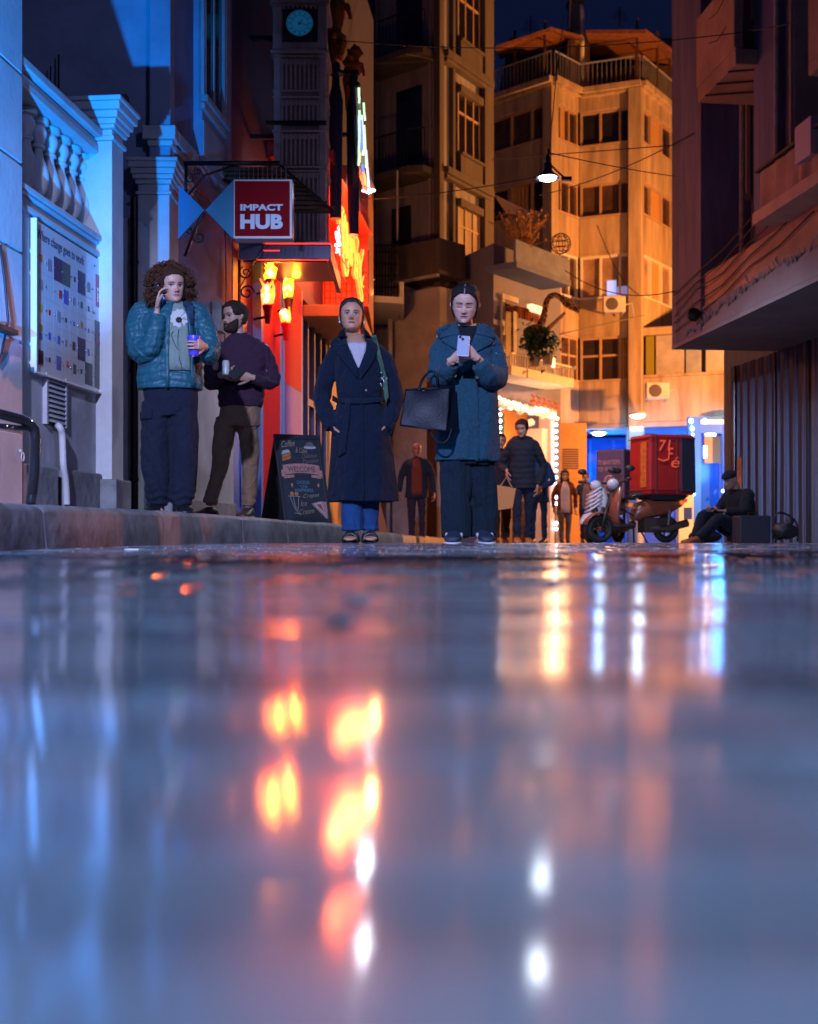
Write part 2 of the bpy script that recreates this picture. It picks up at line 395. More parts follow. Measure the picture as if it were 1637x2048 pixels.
# ------------------------------------------------------------------ A: near rusticated wall
def near_wall():
    t = thing('house_wall', LW.pt(5, 0, .15), 'blue lit plastered house wall with three horizontal grooves, left of the balustrade', 'wall')
    u1 = LW.u(45, .06); mb = MB(); zs = [.1, .68, 1.23, 1.78, 2.32, 2.87, 3.42, 3.97, 4.5, 5.1, 7.5]
    mb.wbox(LW, 1.5, u1-.012, -.35, .045, .08, 7.5)
    for a, b in zip(zs, zs[1:]): mb.wbox(LW, 1.5, u1, -.352, .06, a+.009, b-.009)
    mb.build('wall', M['plaster_white'], t, bevel=.006)
    # cable stapled to the wall
    mb = MB(); c = [LW.pt(*p) for p in ((LW.u(2, .08), .075, 1.75), (LW.u(10, .08), .078, 1.55), (LW.u(13, .08), .09, 1.32), (LW.u(4, .08), .078, 1.12), (LW.u(-4, .08), .075, 1.06))]
    mb.tube(c, .008, 6); mb.build('cable', M['blackpaint'], t, smooth=True)
    mb = MB(); mb.wbox(LW, LW.u(-20, .1), LW.u(28, .1), .06, .13, LW.z(28, 668, .1)-.01, LW.z(28, 668, .1)+.022)
    mb.build('rail', M['wood'], t, bevel=.005)
near_wall()
def barrier():
    # glossy dark tube barrier bent down at its end, standing on the pavement
    Yb = 5.6; t = thing('tube_barrier', W(30, 1010, Yb), 'glossy dark tubular barrier with a bent end, on the kerb left of the vent', 'barrier')
    def q(px, py): return W(px, py, Yb+(px)*.004)
    zb = kh(5.6)-.004
    pth = [q(-90, 818), q(0, 828), q(40, 838), q(58, 846), q(68, 858), q(71, 880), q(69, 940), q(64, 985)]
    p = Vector(pth[-1]); pth[-1] = tuple(p); pth.append((p.x-.01, p.y, zb))
    mb = MB(); mb.tube(pth, .026, 12); mb.build('tube', M['chrome'], t, smooth=True)
    mb = MB(); mb.tube([q(-90, 842), q(0, 852), q(60, 858)], .014, 8); mb.tube([pth[0], (pth[0][0], pth[0][1], zb)], .026, 10)
    mb.build('cross_bar', M['chrome'], t, smooth=True)
    mb = MB(); mb.lathe([(.05, 0), (.05, .012), (.03, .02)], (p.x-.01, p.y, zb), 14); mb.build('foot_plate', M['black'], t)
barrier()

# ------------------------------------------------------------------ B/C: balustrade wall with pier
BALUSTER = [(.075, 0), (.075, .03), (.045, .045), (.034, .07), (.036, .085), (.05, .10), (.068, .14), (.076, .19), (.072, .24), (.055, .29), (.038, .33), (.030, .37), (.030, .385), (.046, .395), (.046, .41), (.034, .42), (.044, .45), (.056, .475), (.060, .50), (.050, .53), (.040, .545), (.070, .555), (.070, .59)]
def balustrade_wall():
    t = thing('balustrade_wall', LW.pt(8.4, 0, .15), 'white parapet wall with a classical balustrade and end pier', 'wall')
    ua, ub = LW.u(45, .06), LW.u(228, 0)
    mb = MB(); mb.wbox(LW, ua, ub, -.26, 0, .08, 2.2); mb.build('wall', M['plaster'], t)
    mb = MB(); mb.wbox(LW, ua, ub, -.28, .045, 2.20, 2.235); mb.wbox(LW, ua, ub, -.27, .025, 2.175, 2.198); mb.wbox(LW, ua+.001, ub, -.26, .03, 2.085, 2.12)
    mb.wbox(LW, ua, ua+.075, -.1, .033, .3, 2.083)
    mb.build('moulding', M['plaster_white'], t, bevel=.008)
    mb = MB(); mb.wbox(LW, ua, ub, -.27, .02, 2.84, 2.90); mb.wbox(LW, ua, ub, -.26, .0, 2.905, 2.945); mb.wbox(LW, ua, ub, -.29, .05, 2.95, 3.01)
    mb.build('rail', M['plaster_white'], t, bevel=.01)
    n = 8; u0 = LW.u(52, -.12); u1 = LW.u(200, -.12)
    for i in range(n):
        u = u0+(u1-u0)*i/(n-1); mb = MB(); mb.lathe(BALUSTER, LW.pt(u, -.12, 2.243), 20)
        mb.build('baluster', M['plaster_white'], t, smooth='auto', ang=50)
    # plinth blocks
    mb = MB(); ub2 = LW.u(214, .05)
    a = LW.u(75, .05); b = LW.u(117, .05); c = LW.u(132, .05); d = LW.u(205, .05)
    for s_, e_ in ((ua, b), (c, d), (d+.01, ub2)): mb.wbox(LW, s_, e_, 0, .05, .1, .50)
    mb.build_each('plinth', M['plinth'], t, bevel=.012)
    # pier
    p0, p1 = LW.u(224, .12), LW.u(247, .12)
    mb = MB(); mb.wbox(LW, p0, p1, -.22, .12, .08, 2.93); mb.build('pier', M['plaster_white'], t, bevel=.006)
    mb = MB(); zc = 2.93
    for dz, ov in ((.035, .02), (.05, .0), (.03, .025), (.04, .04), (.05, .06), (.06, .085), (.035, .10)):
        mb.wbox(LW, p0-ov, p1+ov, -.22-ov, .12+ov, zc+.001, zc+dz); zc += dz
    mb.build('pier_cap', M['plaster_white'], t, bevel=.008)
    mb = MB(); mb.wbox(LW, p0-.05, p1+.04, -.2, .17, .1, .46); mb.build('pier_base', M['plinth'], t, bevel=.012)
    # louvred vent
    v0, v1 = LW.u(91, .01), LW.u(127, .01); z1 = LW.z(91, 752, .01); z0 = LW.z(91, 842, .01)
    mb = MB(); mb.wbox(LW, v0-.02, v1+.02, 0, .006, z0-.02, z1+.02, 1); k = 9
    for i in range(k):
        za = z0+(z1-z0)*i/k; P = LW.pt
        mb.hexa([P(v0, .03, za), P(v1, .03, za), P(v1, .022, za), P(v0, .022, za), P(v0, .014, za+.030), P(v1, .014, za+.030), P(v1, .007, za+.028), P(v0, .007, za+.028)], 0)
    mb.wbox(LW, v0-.022, v0, .0, .03, z0-.02, z1+.02, 0); mb.wbox(LW, v1, v1+.022, .0, .03, z0-.02, z1+.02, 0)
    mb.build('vent_grille', [M['plaster'], M['blackpaint']], t)
    # small ring hook on the wall
    mb = MB(); uh, zh = LW.uz(44, 902, .08)
    mb.ball(LW.pt(uh, .07, zh), .012, 8); mb.tube([LW.pt(uh+.02*math.sin(a)*1.0, .085, zh-.035+.028*math.cos(a)) for a in [i*.63 for i in range(10)]], .004, 6, closed=True)
    mb.build('hook', M['plaster_white'], t, smooth=True)
balustrade_wall()
def hose():
    pts = [(112, 850), (121, 853), (126, 866), (127, 900), (125, 930), (130, 960), (132, 1000), (132, 1016)]
    path = [LW.pt(*((lambda uz: (uz[0], .065+.01*(i > 3), uz[1]))(LW.uz(px, py, .07)))) for i, (px, py) in enumerate(pts)]
    path[0] = LW.pt(LW.uz(112, 850, .0)[0], .0, LW.z(112, 850))
    # dense corrugated path
    P = []
    for a, b in zip(path, path[1:]):
        n = max(2, int((Vector(b)-Vector(a)).length/.006))
        for i in range(n): P.append(Vector(a).lerp(Vector(b), i/n))
    P = [sum(P[max(0, i-5):i+6], Vector())/len(P[max(0, i-5):i+6]) for i in range(len(P))]
    mb = MB(); mb.tube(P, [.021+.003*(i % 2) for i in range(len(P))], 12)
    o = mb.build('drain_hose', M['plaster_white'], smooth=True); tag(o, 'white corrugated drain hose running down the wall below the vent', 'hose')
hose()

# ------------------------------------------------------------------ information board
def board():
    u0, u1 = LW.u(70, .03), LW.u(217, .03); z0, z1 = LW.z(70, 742, .03), LW.z(70, 436, .03)
    t = thing('information_board', LW.pt(u0, .01, z0), 'acrylic notice board of small printed tiles headed Where change goes to work', 'notice board')
    bw = mat('board_white', (.62, .62, .64), .22, coat=.5)
    mb = MB(); mb.wbox(LW, u0, u1, .002, .022, z0, z1); mb.build('panel', bw, t, bevel=.003)
    mb = MB(); e = .012
    for a in ((u0-e, u0, z0-e, z1), (u1, u1+e, z0-e, z1), (u0-e, u1+e, z0-e, z0-.0005)): mb.wbox(LW, a[0], a[1], .0, .045, a[2], a[3])
    mb.build('edge', M['white'], t)
    ink = mat('board_ink', (.02, .03, .05), .5); D = .0225
    L_ = u1-u0; H = z1-z0
    def P(a, b, d=D): return LW.pt(u0+a*L_, d, z0+b*H)
    def at(a, b): return P(a, b)
    text('lettering', 'Where change goes to work', at(.04, .865), xd_l, Z, .60*L_, .085*H, mat('board_letters', (.05, .06, .09), .5), t, .002, shear=.15)
    # lines between the tiles
    mb = MB()
    gx = [.03+.105*i for i in range(8)]; gy = [.03, .19, .35, .51, .67, .83]
    for g in gy[1:5]: mb.hexa([P(.03, g, D), P(.77, g, D), P(.77, g, D-.001), P(.03, g, D-.001), P(.03, g+.004, D), P(.77, g+.004, D), P(.77, g+.004, D-.001), P(.03, g+.004, D-.001)])
    for g in gx[1:]: mb.hexa([P(g, .03, D), P(g+.0025, .03, D), P(g+.0025, .03, D-.001), P(g, .03, D-.001), P(g, .80, D), P(g+.0025, .80, D), P(g+.0025, .80, D-.001), P(g, .80, D-.001)])
    mb.build('tile_lines', mat('board_line', (.35, .36, .40), .5), t)
    colors = {'n': mat('tile_navy', (.008, .02, .09), .3), 'b': mat('tile_blue', (.02, .10, .38), .3), 'r': mat('tile_red', (.45, .02, .03), .3), 'k': mat('tile_black', (.012, .012, .018), .3),
              'g': mat('tile_green', (.02, .10, .09), .3), 'y': mat('tile_yellow', (.5, .4, .05), .3), 'o': mat('tile_orange', (.5, .15, .03), .3), 'x': mat('tile_grey', (.22, .24, .28), .4)}
    tiles = [(2, 4, 'n', 1), (3, 4, 'g', 1), (5, 4, 'n', 1), (2.3, 3, 'r', .35), (3, 3, 'b', .62), (5, 1, 'n', 1), (6, 0, 'k', 1), (0, 0, 'k', .55), (0, -.12, 'r', .5), (2.1, 0, 'b', .6), (3.2, .1, 'r', .28), (4.1, .0, 'g', .42),
             (0, 4.1, 'o', .3), (1, 4, 'x', .5), (0, 3, 'x', .42), (0, 2, 'y', .32), (0, 1.2, 'o', .3), (0, .85, 'b', .3), (1, 1, 'b', .3), (2.1, 1, 'b', .35), (1, 2, 'r', .22), (2.1, 2, 'x', .45), (3, 2, 'k', .2), (4, 2, 'b', .2), (5, 2.1, 'o', .28),
             (4, 3, 'x', .35), (5, 3, 'g', .3), (6, 3, 'k', .25), (6, 2, 'b', .2), (3, 1, 'x', .3), (4, 1, 'k', .38), (6, 1, 'b', .3), (4.1, 4, 'k', .22), (6, 4, 'x', .45), (1, 0, 'k', .2), (5, 0, 'k', .22)]
    for cx_, cy_, c, s_ in tiles:
        a = .03+.105*cx_+.105*(1-s_)/2; b = .03+.16*cy_+.16*(1-s_)/2
        mb = MB(); dd = D+(.0018 if s_ == 1 else .001)
        mb.hexa([P(a, b, dd), P(a+.105*s_, b, dd), P(a+.105*s_, b, D-.001), P(a, b, D-.001), P(a, b+.16*s_, dd), P(a+.105*s_, b+.16*s_, dd), P(a+.105*s_, b+.16*s_, D-.001), P(a, b+.16*s_, D-.001)])
        mb.build('logo_tile', colors[c], t)
    mb = MB()
    for g in gx:
        for h in gy[:-1]:
            mb.ball(P(g, h+.08, D+.003), .0065, 8)
    for a, b in ((.02, .96), (.79, .93), (.985, .93), (.79, .58), (.985, .58), (.02, .02), (.985, .02)): mb.ball(P(a, b, D+.003), .008, 8)
    mb.build('screw_caps', mat('screw_metal', (.5, .5, .55), .2, metal=1), t, smooth=True)
    mb = MB(); a, b = .82, .64
    mb.hexa([P(a, b, D+.002), P(a+.13, b, D+.002), P(a+.13, b, D-.001), P(a, b, D-.001), P(a, b+.24, D+.002), P(a+.13, b+.24, D+.002), P(a+.13, b+.24, D-.001), P(a, b+.24, D-.001)])
    rp = mb.build('red_panel', colors['r'], t)
    lw_ = mat('board_white_letters', (.7, .7, .75), .5)
    text('lettering', 'IMPACT', P(a+.02, b+.115, D+.0025), xd_l, Z, .09*L_, .028*H, lw_, rp, .001)
    text('lettering', 'HUB', P(a+.02, b+.035, D+.0025), xd_l, Z, .09*L_, .07*H, lw_, rp, .001, bold=.02)
    mb = MB(); a, b = .805, .03
    mb.hexa([P(a, b, D+.006), P(a+.17, b, D+.006), P(a+.17, b, D-.001), P(a, b, D-.001), P(a, b+.5, D+.006), P(a+.17, b+.5, D+.006), P(a+.17, b+.5, D-.001), P(a, b+.5, D-.001)])
    ps = mb.build('poster', mat('poster_dark', (.04, .055, .05), .25, var=.6, vscale=30), t)
    mg = mat('poster_pink', (.42, .05, .16), .5)
    text('lettering', 'OPEN', P(a+.035, b+.39, D+.0065), xd_l, Z, .10*L_, .035*H, mg, ps, .001, bold=.03)
    text('lettering', 'HOUSE', P(a+.03, b+.32, D+.0065), xd_l, Z, .11*L_, .045*H, mg, ps, .001, bold=.03)
board()

# ------------------------------------------------------------------ tall house (rear wall, pilasters, street face)
def tall_house():
    t = thing('plastered_house', (-2.6, 11, .15), 'tall blue lit plastered house with pilasters rising behind the balustrade', 'house')
    uc = LW.u(342); xc, yc, _ = LW.pt(uc, 0, 0)
    P = LW.pt
    ue = LW.u(463)
    # body: polygon footprint
    mb = MB(); a = (-9, yc, 0); foot = [(-9, yc), (xc, yc), P(ue, 0, 0)[:2], (-9, P(ue, 0, 0)[1])]
    mb.hexa([(x, y, .05) for x, y in foot]+[(x, y, 11) for x, y in foot]); mb.build('wall', M['plaster_blue'], t)
    # frontal pilaster at the corner
    xa, xb = W(276, 0, yc-.2)[0], W(339, 0, yc-.2)[0]
    def colm(mb, x0, x1, y0, y1, z0, z1, m=0): mb.box(x0, x1, y0, y1, z0, z1, m)
    mb = MB(); colm(mb, xa, xb, yc-.2, yc+.55, .08, 3.0); mb.build('pilaster', M['plaster_white'], t, bevel=.006)
    mb = MB(); zc = 3.0
    for dz, ov in ((.03, .02), (.06, .0), (.04, .02), (.04, .04), (.05, .055), (.05, .07), (.035, .085)):
        mb.box(xa-ov, xb+ov, yc-.2-ov, yc+.55+ov, zc+.001, zc+dz); zc += dz
    mb.build('capital', M['plaster_white'], t, bevel=.008)
    mb = MB(); x2 = W(287, 0, yc-.1)[0]
    mb.box(W(299, 0, yc-.1)[0], xc+.015, yc-.1, yc+.4, zc+.002, 10.9); mb.build('pilaster', M['plaster_blue'], t, bevel=.006)
    mb = MB(); mb.box(x2, xc+.07, yc-.16, yc+.6, 3.50, 3.62); mb.box(x2+.04, xc+.04, yc-.13, yc+.5, 3.45, 3.498); mb.build('cornice', M['plaster_white'], t, bevel=.01)
    # base blocks under the pilaster
    mb = MB(); mb.box(xa-.03, xb+.03, yc-.25, yc+.58, .08, .42); mb.build('pilaster_base', M['plinth'], t, bevel=.01)
    # street face: mauve surface layer with string course following the street
    mb = MB(); mb.wbox(LW, uc+.005, ue-.003, -.05, .006, 1.72, 10.9); mb.build('street_front', M['mauve'], t)
    mb = MB(); mb.wbox(LW, uc+.02, LW.u(385), 0, .07, 3.5, 3.62); mb.wbox(LW, uc+.02, LW.u(385), 0, .04, 3.44, 3.498); mb.build('cornice', M['plaster'], t, bevel=.01)
    mb = MB(); mb.wbox(LW, LW.u(372, .03), ue-.02, 0, .03, .1, 1.715); mb.wbox(LW, LW.u(372, .05), ue-.02, 0, .045, 1.66, 1.712)
    mb.build('dado', M['plaster'], t, bevel=.005)
    mb = MB(); mb.wbox(LW, LW.u(372, .05), ue-.02, 0, .06, .1, .38); mb.build('plinth', M['plinth'], t, bevel=.01)
    # bay window
    b0 = LW.u(386); b1 = LW.u(462, .09)
    mb = MB(); mb.wbox(LW, b0, b1, 0, .09, 3.55, 10.8); mb.build('bay', M['plaster_blue'], t, bevel=.004)
    wz = 4.2; g0, g1 = LW.u(407, .09), LW.u(443, .09)
    mb = MB(); mb.wbox(LW, g0, g1, .088, .094, wz, 6.6); wn_ = mb.build('window', mat('bay_glass', (.02, .05, .07), .12, spec=.8), t)
    mb = MB()
    for a in (g0-.10, g0-.04, g1, g1+.07): mb.wbox(LW, a, a+.035, .09, .125, wz-.05, 7.0)
    mb.wbox(LW, g0-.1, g1+.1, .09, .16, wz-.09, wz-.03); mb.wbox(LW, g0-.1, g1+.1, .09, .13, wz-.16, wz-.1)
    mb.wbox(LW, g0-.05, g1+.05, .09, .11, 3.62, 3.95)
    mb.wbox(LW, (g0+g1)/2-.02, (g0+g1)/2+.02, .094, .112, wz, 6.6)
    mb.build('frame', M['plaster'], wn_, bevel=.006)
    # downpipe in the corner
    mb = MB(); xp, yp, _ = W(269, 0, 9.95)
    mb.tube([(xp, yp, .16), (xp, yp, 2.85)], .032, 12); 
    for z in (.5, 1.4, 2.3): mb.lathe([(.038, 0), (.038, .03)], (xp, yp, z), 12)
    o = mb.build('downpipe', M['black'], smooth='auto'); tag(o, 'dark vertical downpipe between the pier and the pilaster', 'pipe')
    mb = MB(); mb.box(W(232, 0, 9.98)[0], W(276, 0, 9.98)[0], 10.0, 10.4, .08, 2.7); o = mb.build('infill_wall', M['plaster'], bevel=.004); tag(o, 'narrow plastered wall behind the downpipe next to the pier', 'wall')
tall_house()
def roof_clutter():
    t = thing('junction_box', W(243, 215, 10.3), 'small wall junction box with looping cables above the pier cap', 'electrical box')
    x, y, z = W(243, 200, 10.5); mb = MB(); mb.box(x-.05, x+.05, y-.02, y+.08, z-.04, z+.05); mb.build('box', M['concrete'], t, bevel=.005)
    mb = MB(); r_ = random.Random(2)
    for k in range(4):
        p = [Vector((x-.05-.09*i, y+.0, z-.02+.05*math.sin(i*1.3+k*1.7)-.01*k)) for i in range(8)]; mb.tube(p, .007, 5)
    mb.tube([(x-.55, y, z-.1), (x-.55, y, z+.4)], .008, 5); mb.tube([(x-.62, y, z-.1), (x-.62, y, z+.3)], .006, 5)
    mb.build('cable', M['blackpaint'], t, smooth=True)
roof_clutter()

# ------------------------------------------------------------------ scroll helper
def scroll(c, r0, r1, turns, ax, up, start=0, n=26):
    c = Vector(c); ax = Vector(ax).normalized(); up = Vector(up).normalized()
    return [c+(ax*math.cos(start+turns*2*math.pi*i/n)+up*math.sin(start+turns*2*math.pi*i/n))*(r0+(r1-r0)*i/n) for i in range(n+1)]

# ------------------------------------------------------------------ hanging shop sign
def hub_sign():
    Ys = 10.45
    t = thing('hanging_sign', W(370, 420, Ys), 'square dark red sign reading IMPACT HUB with a blue arrow shaped wing', 'sign')
    def q(px, py, y=Ys): return W(px, py, y)
    mb = MB(); x0, _, z1 = q(467, 358); x1, _, z0 = q(585, 477)
    mb.box(x0, x1, Ys, Ys+.16, z0, z1); mb.build('frame', mat('sign_frame', (.45, .48, .55), .4), t, bevel=.006)
    mb = MB(); a0, _, b1 = q(470, 362); a1, _, b0 = q(580, 472); mb.box(a0, a1, Ys-.006, Ys+.02, b0, b1)
    pn = mb.build('panel', mat('sign_red', (.20, .006, .012), .9, spec=.1), t)
    lt = mat('sign_letters', (.55, .70, .85), .8)
    def tx(s, px0, px1, py0, py1, b):
        A = q(px0, py1, Ys-.007); B = q(px1, py0, Ys-.007); text('lettering', s, A, (1, 0, 0), Z, B[0]-A[0], B[2]-A[2], lt, pn, .003, bold=b)
    tx('IMPACT', 481, 566, 408, 421, .045); tx('HUB', 481, 566, 428, 458, .05)
    wing = mat('sign_wing', (.05, .24, .42), .8, spec=.2)
    for pts in (((467, 360), (467, 478), (411, 420)), ((358, 370), (409, 420), (356, 478))):
        mb = MB(); f = [q(px, py, Ys+.03) for px, py in pts]; n = len(f)
        mb.add(f+[(x, y+.05, z) for x, y, z in f], [(0, 1, 2), (5, 4, 3)]+[(i, (i+1) % 3, (i+1) % 3+3, i+3) for i in range(3)]); mb.build('wing', wing, t)
    mb = MB(); yb = Ys+.10
    mb.tube([q(368, 326, yb), q(560, 326, yb)], .022, 6); mb.tube([q(372, 326, yb), q(372, 400, yb)], .014, 6)
    mb.tube([q(372, 395, yb), q(410, 350, yb), q(470, 330, yb)], .010, 6)
    for c, r_, tn, st in (((382, 357), .045, 1.6, 0), ((396, 342), .035, 1.4, 2), ((552, 342), .03, 1.5, 1)): mb.tube(scroll(q(*c, yb), r_, .008, tn, (1, 0, 0), Z, st), .007, 5)
    # lower scroll stay
    mb.tube([q(408, 425, Ys+.02), q(392, 455, yb), q(370, 512, yb)], .014, 6); mb.tube(scroll(q(398, 474, yb), .055, .012, 1.4, (1, 0, 0), Z, 2.4), .009, 5); mb.tube(scroll(q(378, 462, yb), .035, .010, 1.4, (-1, 0, 0), Z, 0), .008, 5)
    mb.build('bracket', M['black'], t, smooth=True)
    mb = MB()
    for i in range(12):
        a = q(470+i*9.3, 357, Ys+.05); b = q(470+i*9.3, 334, Ys+.05); mb.tube([a, b], .004, 5)
    mb.build('bird_spikes', mat('spike_steel', (.5, .5, .55), .3, metal=1), t)
hub_sign()

# slatted iron awning behind the sign
def slat_awning():
    t = thing('slatted_awning', W(600, 420, 12.4), 'dark slatted awning sloping down behind the hanging sign', 'awning')
    Ya, Yb = 11.8, 13.0
    for i in range(9):
        f = i/8; px0 = 398+f*150; px1 = 560+f*108; py = 336+f*78; y = 11.9+f*.5
        mb = MB(); a = W(px0, py, y); b = W(px1, py+4, y); 
        mb.box(a[0], b[0], y, y+.10, a[2]-.012, a[2]+.012); mb.build('slat', M['wood'], t)
    mb = MB(); mb.tube([W(398, 330, 11.85), W(548, 418, 12.42)], .018, 6); mb.tube([W(560, 330, 11.85), W(668, 424, 12.42)], .018, 6)
    mb.tube([W(480, 420, 12.5), W(668, 424, 12.45)], .016, 6); mb.tube([W(470, 330, 11.9), W(625, 418, 12.45)], .012, 6)
    mb.build('frame', M['black'], t)
slat_awning()
# ------------------------------------------------------------------ K: pub with torches, neon sign and clock tower
REDG = glow('red_led_glow', (1, .03, .01), 3.0)
def pub():
    t = thing('pub_building', LW.pt(15, 0, .15), 'dark pub front with red and blue painted pilasters', 'pub')
    P = LW.pt; u0 = LW.u(463); uE = 24.5
    mb = MB(); mb.wbox(LW, u0+.002, uE, -6, -.25, .05, 10.5); mb.build('wall', mat('pub_wall_dark', (.045, .045, .10), .8, var=.3), t)
    mb = MB(); mb.wbox(LW, u0+.002, uE, -.25, 0, 3.35, 10.5); mb.build('upper_front', mat('pub_front_navy', (.03, .035, .12), .7, var=.3, vscale=2), t)
    # bay 1: dark purple panelling above blue panelling
    a, b = LW.u(470, .0), LW.u(523, .0)
    mb = MB(); mb.wbox(LW, u0+.01, b, -.2, .02, .1, 1.9, 0); mb.wbox(LW, u0+.01, b, -.2, .015, 1.905, 3.34, 1)
    for f in (.12, .55):
        ua = a+(b-a)*f; ub_ = ua+(b-a)*.33
        mb.wbox(LW, ua, ub_, .02, .032, .35, 1.7, 0); mb.wbox(LW, ua, ub_, .015, .028, 2.05, 3.1, 1)
    mb.build('panelling', [M['bluepaint'], mat('purple_paint', (.10, .02, .06), .45)], t, bevel=.004)
    trim = mat('trim_pale_blue', (.09, .17, .42), .6)
    for i, (p0, p1) in enumerate(((526, 561), (569, 603))):
        ua, ub_ = LW.u(p0, .12), LW.u(p1, .12)
        mb = MB(); mb.wbox(LW, ua, ub_, -.2, .12, .1, 3.34); pl = mb.build('pilaster', M['red'] if i == 0 else mat('pilaster_violet', (.09, .035, .26), .6), t, bevel=.005)
        mb = MB(); mb.wbox(LW, ua-.10, ua-.002, -.2, .125, .1, 3.33); mb.wbox(LW, ub_+.002, ub_+.14, -.2, .115, .1, 3.33); mb.build_each('trim', trim, t, bevel=.004)
        if i == 1:
            mb = MB(); mb.wbox(LW, ua+.004, ub_-.004, .12, .124, 1.95, 3.33); mb.build('upper_panel', M['red'], pl)
    # shop window
    a, b = LW.u(612), LW.u(650)
    mb = MB(); mb.wbox(LW, a, b, -.16, -.15, .5, 3.1); wi = mb.build('window', mat('pub_window', (.02, .025, .05), .08, spec=.8), t)
    mb = MB()
    for f in (0, .33, .66, .97): mb.wbox(LW, a+(b-a)*f, a+(b-a)*f+.08, -.149, .03, .1, 3.3)
    for z in (.1, .9, 1.9, 3.1): mb.wbox(LW, a, b, -.149, .02, z, z+.1)
    mb.build('frame', mat('frame_navy', (.03, .05, .16), .5), wi, bevel=.004)
    a, b = LW.u(652), LW.u(684)
    mb = MB(); mb.wbox(LW, a, b, -.2, .06, .1, 3.34); mb.build('pillar', mat('ochre_paint', (.50, .24, .03), .5, var=.2), t, bevel=.006)
    mb = MB(); mb.wbox(LW, b+.01, LW.u(740), -.2, .02, .1, 2.9); mb.build('end_panel', mat('end_panel_brown', (.16, .09, .06), .7, var=.3), t)
    for z, px in ((1.5, 655), (1.05, 660)):
        pass
pub()
def canopy():
    t = thing('metal_canopy', W(570, 505, 13), 'dark flat metal canopy edged with red light over the pub torches', 'canopy')
    y0, y1 = 12.75, 14.6
    zf = W(0, 522, y0)[2]; zt = W(0, 488, y0)[2]; x0 = W(478, 0, y0)[0]; x1 = W(662, 0, y0)[0]
    mb = MB(); mb.box(x0, x1, y0, y1, zt-.01, zt+.03); mb.box(x0, x1, y0, y0+.05, zf+.02, zt-.012); mb.box(x0, x1, y0+.3, y0+.34, zf+.06, zt-.012)
    mb.box(x1-.05, x1, y0+.055, y1, zf+.03, zt-.012)
    mb.build('roof', mat('canopy_dark', (.05, .04, .09), .35, metal=.3), t, bevel=.004)
    mb = MB(); a = W(528, 0, y0)[0]
    mb.tube([(a, y0-.008, zt+.005), (x1, y0-.008, zt+.004), (x1+.13, y0+1.2, zt+.0)], .006, 5); mb.tube([(a, y0-.008, (zf+zt)/2+.02), (W(560, 0, y0)[0], y0-.008, (zf+zt)/2+.02)], .005, 5)
    mb.tube([(x0+.2, y0-.006, zf+.01), (x1-.02, y0-.006, zf+.01)], .0035, 5); mb.tube([(x1-.005, y0+.01, zf+.03), (x1+.10, y0+1.25, zf+.05)], .005, 5)
    mb.build('red_light_strip', REDG, t)
    mb = MB(); yb = y0-.15
    mb.tube([W(478, 640, yb), W(478, 520, yb)], .012, 5); mb.tube(scroll(W(492, 545, yb), .07, .015, 1.4, (1, 0, 0), Z, 2), .009, 5); mb.tube(scroll(W(494, 585, yb), .08, .02, 1.3, (1, 0, 0), Z, 0), .009, 5)
    mb.tube([W(535, 478, yb), W(505, 530, yb), W(480, 575, yb)], .006, 5)
    mb.build('scroll_bracket', M['black'], t, smooth=True)
canopy()
# torches on the pilasters: flame lamps
def torches():
    FL_Y = glow('flame_yellow_glow', (1, .30, .012), 6); FL_R = glow('flame_red_glow', (1, .085, .012), 9); FL_W = glow('flame_core_glow', (1, .55, .14), 8)
    spec = [(541, 543, 34, 'y', 'upper left'), (536, 590, 42, 'r', 'lower left'), (578, 572, 52, 'y', 'upper right'), (572, 632, 30, 'r', 'lower right')]
    labs = ['yellow flame wall torch, higher one of the left pair under the canopy', 'red flame wall torch beside the left red pilaster', 'large yellow flame wall torch at the top of the right pilaster', 'small red flame wall torch low on the right pilaster']
    for i, (px, py, hh, c, _) in enumerate(spec):
        d = .26; u, z = LW.uz(px, py, d); 
        t = thing('wall_torch', LW.pt(u, .12, z-.3), labs[i], 'lamp', 'flame torches on the pub pilasters')
        s_ = FX/LW.pt(u, d, 0)[1]; h = hh/s_; r_ = random.Random(i+4)
        mb = MB()
        for k in range(15):   # tongues of the flame
            a = r_.uniform(0, 6.28); rr = .050*r_.random()**.5+.008; hb = r_.uniform(.0, .35)*h; ht = h*r_.uniform(.6, 1.15)
            c0 = Vector(LW.pt(u+rr*math.cos(a), d+rr*math.sin(a), z-h*.5+hb*.5))
            mb.tube([c0, c0+Vector((0, 0, ht*.35)), c0+Vector((r_.gauss(0, .012), 0, ht*.7)), c0+Vector((r_.gauss(0, .02), 0, ht))], [.010, .022, .015, .003], 7)
        mb.build('flame', FL_Y if c == 'y' else FL_R, t, smooth=True)
        mb = MB(); [mb.ball(Vector(LW.pt(u, d, z))+Vector((r_.gauss(0, .022), -.055, r_.uniform(-.35, .30)*h)), r_.uniform(.012, .024), 8, sc3=(1, 1, r_.uniform(1, 1.8))) for _ in range(9)]; mb.build_each('flame_core', FL_W, t, smooth=True)
        mb = MB(); mb.lathe([(.03, -h*.5-.20), (.045, -h*.5-.06), (.062, -h*.5), (.05, -h*.5+.012)], LW.pt(u, d, z), 12); mb.build('cup', M['red'] if c == 'r' else M['blackpaint'], t, smooth='auto')
        mb = MB(); mb.tube([LW.pt(u, .1, z-h*.5-.15), LW.pt(u, d, z-h*.5-.12)], .014, 8); mb.build('arm', M['black'], t)
        lo = light('torch_light', 'POINT', LW.pt(u, d+.09, z), 9 if c == 'y' else 26, (1, .30, .02) if c == 'y' else (1, .12, .015), None, .05); add_light_to(lo, t)
torches()

